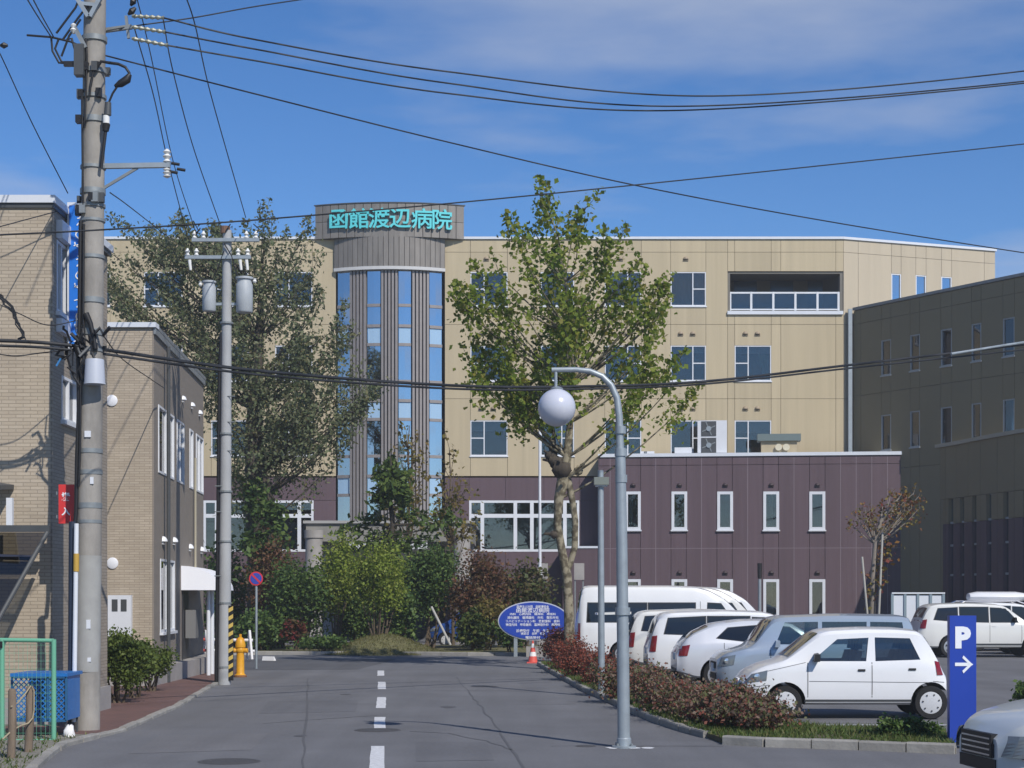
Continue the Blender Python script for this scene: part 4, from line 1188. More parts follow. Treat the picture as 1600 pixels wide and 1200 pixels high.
# yellow and black guard plate: separate chevrons on its sheet
gq = MB(); c = p2(362, 1000)
gp2 = MB(); gp2.box(p2(358, 1000).x, p2(365.5, 1000).x, Y2 - .10, Y2 - .06, p2(0, 1063).z, p2(0, 946).z)
gsh = gp2.build('guard_sheet', BLACK, pole2)
YEL = mat('guard_yellow', (.55, .40, .10), .6)
for i in range(9):
    zc = p2(0, 1058 - i * 12.6).z; x0, x1 = p2(358.2, 0).x, p2(365.3, 0).x
    q = MB(); q.prism([(x0, Y2 - .105, zc), (x1, Y2 - .105, zc + .06), (x1, Y2 - .105, zc + .15), (x0, Y2 - .105, zc + .09)], (0, .004, 0)); q.build('chevron', YEL, gsh)

# ------------------------------------------------------------------ cables
cable_n = 0
def cable(label, pts, r=0.012, name='power_cable', group='overhead cables', n=18, m=None):
    """pts: (px, py, depth) control points; a smooth hanging curve through them"""
    P = [P3(*p) for p in pts]
    # Catmull-Rom through the control points
    full = []
    for i in range(len(P) - 1):
        p0 = P[max(i - 1, 0)]; p1 = P[i]; p2_ = P[i + 1]; p3 = P[min(i + 2, len(P) - 1)]
        if i == 0: p0 = p1 * 2 - p2_
        if i == len(P) - 2: p3 = p2_ * 2 - p1
        for k_ in range(n):
            t = k_ / n
            full.append(0.5 * ((2 * p1) + (p2_ - p0) * t + (2 * p0 - 5 * p1 + 4 * p2_ - p3) * t * t + (3 * p1 - p0 - 3 * p2_ + p3) * t ** 3))
    full.append(P[-1])
    q = MB(); q.tube(full, r, 6)
    return tag(q.build(name, m or CABLE, smooth=60), label, 'cable', group)
cable('topmost of the three black cables sagging across the sky from the thick pole', [(256, 28, 25), (400, 62, 25.6), (700, 112, 27), (1112, 150, 29), (1600, 111, 31.5), (1900, 60, 33)], .013)
cable('middle of the three black cables sagging across the sky from the thick pole', [(258, 50, 25), (400, 77, 25.6), (700, 130, 27), (1067, 166, 29), (1600, 127, 31.5), (1900, 78, 33)], .013)
cable('lowest of the three black cables sagging across the sky from the thick pole', [(262, 71, 25), (400, 95, 25.6), (700, 146, 27), (1060, 172.5, 29), (1600, 130, 31.5), (1900, 84, 33)], .013)
cable('straight black cable climbing from the left edge past the name board to the right', [(-120, 374, 19), (0, 367, 20), (160, 359, 21), (420, 342, 23), (865, 302, 26.5), (1600, 225, 32), (1900, 190, 34)], .011)
cable('straight black cable falling from the thick pole across the sky to the right edge', [(146, 82, 24.7), (400, 147, 26.5), (700, 222, 29), (1000, 291, 31), (1300, 347, 34), (1600, 395, 37), (1800, 424, 38)], .012)
cable('upper of the two thick communication cables crossing low in front of the hospital', [(-160, 528, 24), (0, 532, 24.3), (130, 542, 24.6), (400, 579, 27), (700, 602, 30), (900, 604, 32), (1100, 596, 34), (1330, 570, 36.5), (1600, 538, 39), (1800, 510, 41)], .026)
cable('lower of the two thick communication cables crossing low in front of the hospital', [(-160, 536, 24), (0, 540, 24.3), (130, 549, 24.6), (400, 585, 27), (700, 607, 30), (900, 608, 32), (1100, 600, 34), (1330, 575, 36.5), (1600, 546, 39), (1800, 520, 41)], .020)
cable('pale sleeve on the thick communication cables near the right edge', [(1486, 553, 37.8), (1600, 535, 38.9), (1700, 522, 40)], .030, name='cable_sleeve', m=GALV)
cable('leftmost of the thin cables dropping from the thick pole to the slender pole', [(210, 44, 25), (240, 150, 29), (262, 250, 33), (294, 374, 38)], .010)
cable('second thin cable dropping from the thick pole to the slender pole', [(255, 30, 25), (270, 110, 28), (302, 230, 33), (342, 345, 37)], .010)
cable('rightmost of the thin cables dropping steeply towards the slender pole', [(262, -60, 23), (300, 22, 25), (330, 150, 30), (384, 340, 38)], .010)
cable('thin cable dropping to the fork on the slender pole arm', [(190, -90, 22), (232, 70, 27), (270, 250, 34), (307, 366, 38)], .009)
cable('thin cable running from the pole collar down towards the far left roof', [(172, 301, 24.8), (205, 325, 30), (270, 376, 45)], .010)
cable('thin cable on the far left falling from the dark clamp to the blue signboard', [(-20, 48, 23), (2, 88, 23.4), (50, 192, 24.3), (106, 302, 25.4)], .008)
cable('left one of the thin pair running up and out of the picture at top left', [(80, 58, 24.7), (58, 24, 23), (36, -12, 21)], .009)
cable('right one of the thin pair running up and out of the picture at top left', [(84, 58, 24.7), (66, 26, 23), (46, -12, 21)], .009)
cable('cable leaving the thick pole top to the upper edge of the sky', [(148, 52, 24.8), (200, 42, 25.0), (300, 28, 25.4), (400, 10, 26), (520, -8, 27)], .011)
cable('slim service cable slanting from the tiled roof corner at the left edge', [(-60, 368, 23), (0, 354, 24), (45, 342, 25), (90, 330, 26)], .008)
cable('sagging service cable looping in front of the tiled wall below the coil', [(-30, 548, 24), (20, 556, 24.2), (60, 552, 24.4), (120, 545, 24.7)], .009)
cable('sagging service cable hanging above the coil in front of the tiled wall', [(-30, 462, 24), (30, 490, 24.2), (75, 508, 24.4), (124, 500, 24.7)], .008)
cable('service cable from the thick pole sinking across the lower tiled building', [(158, 520, 24.8), (190, 560, 29), (235, 592, 34), (256, 606, 37)], .010)

# ------------------------------------------------------------------ globe lamp in front
YL = 22.36; XL = (975 - 800) * YL / F
lamp = thing('street_lamp', 'tall grey curved lamp post with a large pale globe at the kerb', 'street lamp', (XL, YL, 0))
def pl(px, py): return P3(px, py, YL)
q = MB(); q.tube([(XL, YL, 0), pl(971.5, 850), pl(969, 700)], [.085, .075, .068], 18); q.build('post', GALV, lamp, smooth=40)
q = MB(); q.tube([pl(969, 706), pl(967.5, 650), pl(964, 622), pl(955, 602), pl(941, 588), pl(922, 580), pl(900, 577.5), pl(862, 578)], [.052, .048, .045, .043, .041, .038, .035, .034], 14); q.build('curved_arm', GALV, lamp, smooth=60)
for py, r_ in ((672, .07), (707, .082), (955, .10), (748, .08)):
    c = pl(970 + (py - 700) / 90, py); q = MB(); q.lathe([(.05, -.05), (r_, -.05), (r_, .05), (.05, .05)], tuple(c), 18); q.build('collar', GALV, lamp, smooth=30)
q = MB(); q.tube([pl(868.5, 578), pl(868.5, 610)], .022, 10); q.build('drop_rod', GALV, lamp, smooth=40)
q = MB(); c = pl(870, 637); rr = 29.5 * YL / F
q.lathe([(max(.0, rr * math.cos(R(a))), rr * math.sin(R(a))) for a in range(-90, 91, 9)], tuple(c), 36)
q.build('globe', mat('opal_globe', (.50, .52, .60), .22, spec=.6), lamp, smooth=80)
q = MB(); q.lathe([(.075, rr * .9), (.085, rr * 1.03), (.03, rr * 1.12)], tuple(c), 18); q.build('globe_cap', GALV, lamp, smooth=50)
q = MB(); q.lathe([(.16, 0.0), (.16, .025), (.10, .03), (.095, .12), (.08, .14)], (XL, YL, .0), 18); q.build('base_flange', GALV, lamp, smooth=30)
for a in range(4):
    q = MB(); an = a * math.pi / 2 + .8; q.tube([(XL + .13 * math.cos(an), YL + .13 * math.sin(an), .0), (XL + .13 * math.cos(an), YL + .13 * math.sin(an), .06)], .016, 6); q.build('anchor_bolt', GALV2, lamp)
for px in (957, 990, 1013):
    pq = G(px, 1169); q = MB(); n_ = 9
    q.add([(pq.x + random.uniform(.06, .11) * math.cos(i * 6.28 / n_), pq.y + random.uniform(.10, .16) * math.sin(i * 6.28 / n_), .0045) for i in range(n_)], [tuple(range(n_))]); q.build('paint_mark', PAINT, road)
# second lamp in the planting strip
YL2 = 33.6; XL2 = (940 - 800) * YL2 / F
lamp2 = thing('street_lamp', 'grey-green square-headed lamp post rising from the hedge behind the globe lamp', 'street lamp', (XL2, YL2, .07))
q = MB(); q.tube([(XL2, YL2, .06), P3(938.5, 735, YL2)], [.070, .058], 14); q.build('post', GALV, lamp2, smooth=40)
q = MB(); a = P3(928, 746, YL2); b = P3(951, 758, YL2); q.box(a.x, b.x, YL2 - .14, YL2 + .14, b.z, a.z); q.build('lamp_head', mat('olive_grey_head', (.17, .19, .17), .5), lamp2)
q = MB(); q.box(a.x + .03, b.x - .03, YL2 - .10, YL2 + .10, b.z - .03, b.z - .002); q.build('diffuser', mat('frosted_lamp', (.55, .57, .6), .4), lamp2)
# thin lamp/post with black top near the annex
YT = 72; XTt = (1187 - 800) * YT / F
tp = thing('bollard_lamp', 'thin grey post with a dark cap in front of the plum annex windows', 'lamp post', (XTt, YT, 0))
q = MB(); q.tube([(XTt, YT, 0), P3(1187, 905, YT)], .07, 10); q.build('post', GALV, tp, smooth=40)
q = MB(); q.tube([P3(1187, 904, YT), P3(1187, 880, YT)], [.09, .10], 10); q.build('dark_cap', BLACK, tp, smooth=40)
# flagpole
fp = thing('flagpole', 'thin white flagpole in front of the wide ground floor windows', 'flagpole', ((844 - 800) * 70 / F, 70, 0))
q = MB(); x = (844 - 800) * 70 / F; q.tube([(x, 70, 0), (x - .02, 70, P3(844, 650, 70).z)], [.075, .05], 12); q.build('shaft', WHITE, fp, smooth=40)
q = MB(); q.lathe([(0, -.09), (.08, -.05), (.10, 0), (.08, .05), (0, .09)], (x - .02, 70, P3(844, 650, 70).z + .08), 12); q.build('finial', PORC, fp, smooth=60)
q = MB(); q.lathe([(.22, 0), (.22, .35), (.1, .4)], (x, 70, 0), 14); q.build('base', CONC, fp)

# ------------------------------------------------------------------ signs
BLUE = mat('sign_blue', (0.018, 0.055, 0.36), 0.4, 0.06, 2)
SWHITE = mat('sign_white', (.78, .80, .84), .5)
# P sign
sb = G(1484, 1161, .07); sY = sb.y
fP = Frame((sb.x, sY), (math.cos(R(3)), math.sin(R(3)) * -1)); wP = .345; hP = 2.0
ps = thing('parking_sign', 'upright blue parking sign with white P and arrow on the grass corner', 'sign', tuple(sb))
zP1 = P3(1500, 962, sY).z
q = MB(); q.fbox(fP, 0, wP, -.16, 0, .08, zP1); q.build('board', BLUE, ps)
q = MB(); q.fbox(fP, -.012, wP + .012, -.172, .012, .05, .079); q.build('foot', GALV2, ps)
zc = P3(1500, 996, sY).z
me = put_text('letter', 'P', .36, fP, wP * .5, .004, zc, SWHITE, ps, extrude=.003, offset=.022, sx=1.02)
za = P3(1500, 1038, sY).z
q = MB(); uc = wP * .5; A = .105
q.prism([fP.p(uc - A, .002, za - .022), fP.p(uc + A * .7, .002, za - .022), fP.p(uc + A * .7, .002, za + .022), fP.p(uc - A, .002, za + .022)], fP.n * .005)
for s in (-1, 1):
    q.prism([fP.p(uc + A * 1.25, .003, za), fP.p(uc + A * 1.0, .003, za + .045 * s * .4), fP.p(uc + A * .05, .003, za + .118 * s), fP.p(uc - A * .10, .003, za + .085 * s), fP.p(uc + A * .75, .003, za)], fP.n * .005)
q.build('arrow', SWHITE, ps)
# elliptical hospital guide sign
YE = 56.0; ce = P3(834, 970, YE)
es = thing('guide_sign', 'oval blue guide sign with rows of white writing beside the tree trunk', 'sign', (ce.x, YE, 0))
aE, bE = 56 * YE / F, 30.5 * YE / F
fE = Frame((ce.x, YE), (1, 0))
def ell(a, b, d, n=48): return [fE.p(a * math.cos(2 * math.pi * i / n), d, ce.z + b * math.sin(2 * math.pi * i / n)) for i in range(n)]
q = MB(); q.prism(ell(aE, bE, -.10), fE.n * .10); q.build('rim', mat('pale_rim', (.45, .48, .55), .4), es)
q = MB(); q.prism(ell(aE * .965, bE * .94, .002), fE.n * .02); q.build('face', BLUE, es)
for s, yy, sz, w in (('医療法人社団　函館博栄会', 948, .105, .85), ('函館渡辺病院', 953.5, .17, 1.1), ('内科　心療内科　精神科　神経科', 959.5, .085, 1.2), ('消化器科　循環器科　外科　整形外科', 965, .10, 1.0), ('リハビリテーション科　放射線科　歯科', 970.5, .10, 1.0),
                     ('神経内科　呼吸器科　脳神経外科　麻酔科', 976, .10, .95), ('診療受付　午前　午後', 985.5, .11, 1.0), ('休診日　日曜　祝日', 990, .09, 1.0), ('電話受付', 996, .09, 1.4)):
    wr_ = put_text('writing', s, sz, fE, -.03, .026, P3(834, yy, YE).z, SWHITE, es, extrude=.002, offset=.001, sx=w); wr_['kind'] = 'stuff'
for s in (-1, 1):
    q = MB(); q.box(ce.x + s * .6 - .06, ce.x + s * .6 + .06, YE + .02, YE + .09, 0, ce.z - .3); q.build('leg', GALV, es)
q = MB(); q.box(ce.x - .25, ce.x + .3, YE - .05, YE + .35, 0, .34); q.build('base_block', CONC, es)
# no-parking sign
YN = 46.7; cN = P3(400.5, 904, YN)
ns = thing('no_parking_sign', 'round blue no-parking sign with red rim on a thin grey post', 'sign', (cN.x, YN, 0))
q = MB(); q.tube([(cN.x, YN, 0), (cN.x, YN, cN.z + .15)], .034, 10); q.build('post', GALV, ns, smooth=40)
rN = 11 * YN / F
RED = mat('sign_red', (.50, .035, .05), .45)
q = MB(); q.tube([(cN.x, YN - .04, cN.z), (cN.x, YN - .055, cN.z)], rN, 28); q.build('rim', RED, ns)
q = MB(); q.tube([(cN.x, YN - .056, cN.z), (cN.x, YN - .062, cN.z)], rN * .80, 28); q.build('face', mat('no_park_blue', (.035, .06, .36), .45), ns)
q = MB(); d_ = rN * .60; q.bar((cN.x - d_, YN - .064, cN.z + d_), (cN.x + d_, YN - .064, cN.z - d_), .05, .005, up=(0, 1, 0)); q.build('slash', RED, ns)
# red delivery sign
YD = 25.0
fD = Frame((P3(91.5, 788, YD).x, YD), (1, 0))
ds = thing('delivery_sign', 'small red upright sign with white writing left of the thick pole', 'sign', tuple(P3(103, 818, YD)))
u1 = 24 * YD / F; z0, z1 = P3(0, 818, YD).z, P3(0, 757, YD).z
q = MB(); q.fbox(fD, 0, u1, -.05, 0, z0, z1); q.build('board', mat('delivery_red', (.58, .035, .035), .45), ds)
put_text('letter', '搬', .125, fD, u1 * .48, .004, P3(0, 776, YD).z, SWHITE, ds, extrude=.002, offset=.004)
put_text('letter', '入', .125, fD, u1 * .48, .004, P3(0, 799, YD).z, SWHITE, ds, extrude=.002, offset=.004)
q = MB(); q.fbox(fD, -.05, u1 * .6, -.09, -.052, z1 - .15, z1 - .10); q.fbox(fD, -.05, u1 * .6, -.09, -.052, z0 + .08, z0 + .13); q.build('bracket', GALV2, ds)
# tall blue signboard
YBs = 26.6; fV = Frame((P3(105, 400, YBs).x, YBs), (1, 0)); wV = .42
vb = thing('banner_sign', 'tall narrow blue signboard with white script half hidden by the thick pole', 'sign', tuple(P3(110, 545, YBs)))
z0, z1 = P3(0, 545, YBs).z, P3(0, 316, YBs).z
q = MB(); q.fbox(fV, 0, wV, -.12, 0, z0, z1); q.build('case', WHITE, vb)
q = MB(); q.fbox(fV, .035, wV - .03, .002, .012, z0 + .03, z1 - .05); q.build('face', mat('banner_blue', (.02, .17, .62), .4), vb)
zz = z1 - .2; i = 0
while zz > z0 + .12:                   # brush-script strokes
    q = MB(); pts = [fV.p(.17 + .05 * math.sin(i * 2.1 + t * 4.2) + .03 * t, .018, zz - .17 * t) for t in [k_ / 8 for k_ in range(9)]]
    for a, b in zip(pts[:-1], pts[1:]): q.bar(a, b, .018, .006, up=(0, 1, 0))
    c_ = fV.p(.19 + .03 * math.cos(i * 1.7), .018, zz - .05)
    q.bar(c_ - Vector((.055, 0, .01)), c_ + Vector((.06, 0, .02)), .016, .006, up=(0, 1, 0))
    q.build('script_stroke', SWHITE, vb); zz -= .215; i += 1
# rooftop-edge brackets
for z in (z0 + .4, z1 - .4):
    q = MB(); q.fbox(fV, -.18, 0, -.09, -.04, z, z + .05); q.build('bracket', GALV2, vb)

# ------------------------------------------------------------------ small street things
# hydrant
hp = G(375.5, 1058); s = 1.05
hy = thing('fire_hydrant', 'yellow standpipe fire hydrant beside the slender pole', 'hydrant', tuple(hp))
HYD = mat('hydrant_yellow', (.62, .30, .015), .45, .12, 8)
q = MB(); q.lathe([(.15, 0), (.15, .05), (.115, .07), (.10, .1), (.095, .60), (.12, .63), (.125, .68), (.11, .72), (.13, .74), (.13, .80), (.11, .90), (.07, .97), (.04, .99)], tuple(hp), 20); q.build('barrel', HYD, hy, smooth=40)
q = MB(); q.lathe([(.035, .98), (.035, 1.06), (.0, 1.07)], tuple(hp), 6); q.build('spindle', HYD, hy)
for sgn in (-1, 1):
    q = MB(); q.tube([hp + Vector((sgn * .08, -.02, .66)), hp + Vector((sgn * .17, -.05, .66)), hp + Vector((sgn * .19, -.055, .66))], [.055, .06, .05], 12); q.build('outlet', HYD, hy, smooth=40)
q = MB(); q.lathe([(.16, 0), (.165, .02), (.155, .055)], tuple(hp), 16); q.build('foot_ring', mat('rust', (.2, .09, .04), .8), hy)
# traffic cone
cp_ = G(832.5, 1036)
cn = thing('traffic_cone', 'red and white traffic cone at the start of the hedge kerb', 'traffic cone', tuple(cp_))
CRED = mat('cone_red', (.62, .10, .08), .5); CW = mat('cone_white', (.75, .74, .74), .5)
q = MB(); q.box(cp_.x - .18, cp_.x + .18, cp_.y - .18, cp_.y + .18, .0, .035); q.build('base', CRED, cn)
hs = [(.0, .145), (.17, .11), (.30, .083), (.43, .058), (.55, .035), (.64, .02)]
for i, (a, b) in enumerate(zip(hs[:-1], hs[1:])):
    q = MB(); q.lathe([(a[1], a[0] + .036), (b[1], b[0] + .036)], tuple(cp_), 18); q.build('band', CW if i % 2 else CRED, cn, smooth=40)
# red and white barrier by the bed
br = thing('barrier', 'low red and white striped barrier rails between the hydrant and the shrubs', 'barrier', tuple(P3(360, 1020, 52)))
YB = 52.0
for (xa, xb, y) in ((318, 395, 999), (318, 398, 1016)):
    n_ = 6
    for i in range(n_):
        a = P3(xa + (xb - xa) * i / n_, y + (1.5 * i / n_), YB); b = P3(xa + (xb - xa) * (i + 1) / n_, y + 1.5 * (i + 1) / n_, YB)
        q = MB(); q.tube([a, b], .045, 8); q.build('rail', CRED if (i % 2 == 0) else CW, br, smooth=40)
for px in (322, 358, 390):
    for dx_, dy_ in ((-4, .25), (4, -.25)):
        q = MB(); q.tube([P3(px, 985, YB), P3(px + dx_ * 1.5, 1030, YB) * 1.0 + Vector((0, dy_, 0))], .04, 8); q.build('leg', CW, br, smooth=40)
wb = thing('kerb_block', 'small white block lying on the road near the no-parking sign', 'block', tuple(G(420, 1032)))
pq = G(420, 1032); q = MB(); q.hexa([(pq.x - .2, pq.y - .1, 0), (pq.x + .2, pq.y - .3, 0), (pq.x + .25, pq.y - .15, 0), (pq.x - .15, pq.y + .05, 0), (pq.x - .18, pq.y - .08, .13), (pq.x + .18, pq.y - .27, .13), (pq.x + .2, pq.y - .17, .13), (pq.x - .12, pq.y + .02, .13)]); q.build('block_body', CW, wb)

# green mesh fence in the left corner
FG = mat('fence_green', (.13, .36, .24), .5)
fe = thing('mesh_fence', 'pale green steel frame fence at the lower left corner', 'fence', tuple(G(84, 1165)))
YFc = 23.0
def pf(px, py): return P3(px, py, YFc)
q = MB(); q.tube([pf(84, 1165), pf(84, 999)], .034, 12); q.build('post', FG, fe, smooth=40)
q = MB(); q.tube([pf(-120, 998), pf(84, 1001)], .028, 10); q.build('top_rail', FG, fe, smooth=40)
q = MB(); q.tube([pf(-120, 1158), pf(84, 1157)], .022, 10); q.build('bottom_rail', FG, fe, smooth=40)
q = MB(); q.tube([pf(3, 1165), pf(3, 999)], .034, 12); q.build('post', FG, fe, smooth=40)
q = MB(); q.tube([pf(-120, 1100), pf(3, 1115)], .018, 8); q.build('mid_rail', FG, fe, smooth=40)
wm = MB()
for i in range(30):
    xa = -118 + i * 7
    wm.tube([pf(xa, 1001), pf(xa, 1157)], .0022, 4, cap=False)
for i in range(12):
    y_ = 1008 + i * 12.5
    wm.tube([pf(-118, y_), pf(84, y_)], .0022, 4, cap=False)
o = wm.build('wire_mesh', FG, fe); o['kind'] = 'stuff'
q = MB(); q.box(pf(-4, 1005).x, pf(5, 0).x, YFc - .06, YFc - .03, pf(0, 1012).z, pf(0, 1002).z); q.build('clip', BLACK, fe)
# blue rubbish cage
BB = mat('cage_blue', (.015, .14, .42), .4, .08, 4)
BB2 = mat('cage_blue_dark', (.02, .10, .22), .5)
yb = 23.6
bc = thing('rubbish_cage', 'blue metal rubbish cage on thin legs behind the green fence post', 'rubbish bin', tuple(G(72, 1152)))
def pb(px, py, y=yb): return P3(px, py, y)
x0, x1 = pb(19, 0).x, pb(104, 0).x; y0, y1 = yb, yb + .85
z0, z1 = pb(0, 1126).z, pb(0, 1056).z
q = MB(); q.hexa([(x1, y0, z0), (x1 - .03, y1, z0), (x1 - .045, y1 + .02, z0), (x1 - .015, y0 + .02, z0), (x1, y0, z1), (x1 - .03, y1, z1), (x1 - .045, y1 + .02, z1), (x1 - .015, y0 + .02, z1)]); q.build('side_panel', BB, bc)
q = MB(); q.box(x0, x1 - .05, y1 - .02, y1, z0, z1); q.build('back_panel', BB2, bc)
q = MB(); q.box(x0, x1 - .05, y0 + .01, y1 - .03, z0, z0 + .03); q.build('floor', BB2, bc)
q = MB(); q.hexa([(x0 - .02, y0 - .03, z1 - .01), (x1 + .02, y0 - .03, z1 - .01), (x1, y1 + .03, z1 - .01), (x0, y1 + .03, z1 - .01), (x0 - .02, y0 - .03, z1 + .035), (x1 + .02, y0 - .03, z1 + .035), (x1, y1 + .03, z1 + .035), (x0, y1 + .03, z1 + .035)]); q.build('lid', BB, bc)
ms = MB(); st = .075; n_ = int((x1 - x0) / st) + 10
for i in range(-10, n_):
    for sgn in (1, -1):
        a = Vector((x0 + i * st, y0, z0)); b = Vector((x0 + i * st + (z1 - z0), y0, z1))
        if sgn < 0: a, b = Vector((a.x, y0 + .006, z1)), Vector((b.x, y0 + .006, z0))
        ta = max(0, (x0 - a.x) / (b.x - a.x)); tb = min(1, (x1 - a.x) / (b.x - a.x))
        if ta < tb: ms.bar(a.lerp(b, ta), a.lerp(b, tb), .016, .004, up=(0, 1, 0))
o = ms.build('mesh_front', BB, bc); o['kind'] = 'stuff'
q = MB()
for (xa, za, xb, zb_) in ((x0, z0, x0, z1), (x1, z0, x1, z1), (x0, z0, x1, z0), (x0, z1 - .02, x1, z1 - .02), ((x0 + x1) * .62, z0, (x0 + x1) * .62, z1)):
    pass
for (A, B) in (((x0, z0), (x0, z1)), ((x1, z0), (x1, z1)), ((x0, z0), (x1, z0)), ((x0, z1 - .02), (x1, z1 - .02)), ((x0 + (x1 - x0) * .66, z0), (x0 + (x1 - x0) * .66, z1))):
    q.bar((A[0], y0 - .012, A[1]), (B[0], y0 - .012, B[1]), .03, .02, up=(0, 1, 0))
q.build('front_frame', BB2, bc)
q = MB(); q.box(x0 + (x1 - x0) * .66, x1, y0 + .02, y0 + .03, z0, z1 - .02); q.build('front_plate', mat('cage_grey', (.09, .12, .16), .5), bc)
for lx, ly in ((x0 + .03, y0 + .03), (x1 - .02, y0 + .03), (x1 - .06, y1 - .05), (x0 + .05, y1 - .05)):
    q = MB(); q.tube([(lx, ly, .0), (lx, ly, z0 + .02)], .016, 8); q.build('leg', DARKGREY, bc)
bag = thing('plastic_bag', 'small white plastic bag hanging under the blue rubbish cage', 'bag', tuple(pb(109, 1150, yb - .05)))
q = MB(); c = pb(109, 1141, yb - .05); q.lathe([(.03, -.11), (.06, -.10), (.075, -.06), (.07, .0), (.045, .05), (.02, .07)], tuple(c), 11)
for i, v in enumerate(q.v): q.v[i] = tuple(c + (Vector(v) - c) * random.uniform(.75, 1.25))
if True: q.build('bag_body', CW, bag, smooth=60)
# wooden stakes and rope
WOOD = mat('weathered_wood', (.17, .13, .095), .85, .3, 5, bump=.4, bscale=20, stretch=(4, 4, .5))
stk = []
for (pxa, pya, pxb, pyb, r_, y_, lb) in ((44, 1186, 47, 1072, .052, 21.2, 'weathered wooden stake with rope, right one of the pair by the fence'), (17, 1200, 19, 1076, .05, 20.4, 'weathered wooden stake with rope, left one of the pair by the fence')):
    st_ = thing('wooden_stake', lb, 'stake', tuple(P3(pxa, pya, y_)))
    b = P3(pxa, pya, y_); b.z = 0.0; t = P3(pxb, pyb, y_)
    q = MB(); q.tube([b, b.lerp(t, .5) + Vector((.01, 0, 0)), t - Vector((0, 0, .03)), t], [r_, r_, r_ * .95, r_ * .7], 10); q.build('shaft', WOOD, st_, smooth=50); stk.append((b, t))
rope = MB(); a = P3(52, 1076, 21.1); b = P3(18, 1102, 20.3)
rope.tube([P3(18, 1104, 20.33), P3(28, 1098, 20.7), P3(38, 1086, 21.0), P3(48, 1072, 21.15), P3(53, 1078, 21.15), P3(53, 1110, 21.15), P3(51, 1122, 21.13), P3(44, 1130, 21.1), P3(32, 1134, 20.8), P3(18, 1142, 20.4), P3(4, 1155, 20.2)], .010, 6)
tag(rope.build('rope', mat('hemp_rope', (.33, .28, .19), .9), smooth=60), 'pale rope looped slackly between the two wooden stakes', 'rope')
# white screen fence near the wing
wf = thing('panel_fence', 'white panel screen with grey posts behind the parked white SUV', 'fence', tuple(P3(1435, 985, 66)))
for i in range(4):
    a = P3(1395 + i * 20, 960, 66); b = P3(1413 + i * 20, 930, 66)
    q = MB(); q.box(a.x, b.x, 66, 66.04, 0.1, b.z); q.build('screen_panel', mat('screen_white', (.6, .63, .68), .6), wf)
for i in range(5):
    a = P3(1394 + i * 20, 928, 66); q = MB(); q.box(a.x - .05, a.x + .05, 65.95, 66.02, 0, a.z); q.build('post', mat('screen_post', (.2, .26, .30), .5), wf)
a = P3(1393, 928, 66); b = P3(1476, 928, 66); q = MB(); q.box(a.x, b.x, 65.93, 66.05, a.z + .004, a.z + .06); q.build('top_rail', WHITE, wf)
# notice boards beside the annex door
for px, lb in ((905, 'grey notice board right of the mottled tree trunk by the annex'), (848, 'grey notice board left of the mottled tree trunk by the annex')):
    nb2 = thing('notice_board', lb, 'notice board', tuple(P3(px, 950, 76)))
    q = MB(); a = P3(px - 8, 880, 76); b = P3(px + 8, 906, 76); q.box(a.x, b.x, 76, 76.06, b.z, a.z); q.build('board', CONC, nb2)
    for d_ in (.05, -.05):
        xx = a.x - d_ * -1 if d_ > 0 else b.x + d_
        q = MB(); q.box(xx - .03, xx + .03, 76.061, 76.12, 0, a.z); q.build('leg', GALV2, nb2)
# ================================================================== vehicles
def paint(name, col, metal=0.0, rough=0.28):
    return mat('paint_' + name, col, rough, 0.03, 1.5, metal=metal, coat=0.6)
TYRE = mat('tyre', (.014, .014, .015), .85)
RIM = mat('alloy', (.45, .46, .48), .35, metal=.5)
RIMD = mat('rim_shadow', (.02, .02, .022), .7)
CARG = mat('car_glass', (.014, .020, .023), .03, spec=.5)
SEE = glassmat('clear_car_glass', (.62, .70, .68), .10)
SEE2 = glassmat('smoked_car_glass', (.22, .25, .26), .10)
CARG2 = mat('privacy_glass', (.008, .010, .013), .05, spec=.7)
LAMPC = mat('headlamp_clear', (.13, .15, .17), .05, spec=.8)
COVER = mat('wheel_cover', (.50, .51, .53), .4)
LAMPI = mat('lamp_reflector', (.65, .68, .70), .12, metal=.8)
TAILR = mat('tail_lamp_red', (.20, .010, .014), .12, spec=.7)
CHROME = mat('chrome', (.6, .6, .62), .12, metal=1.0)
SEAM = mat('panel_gap', (.05, .05, .052), .8)

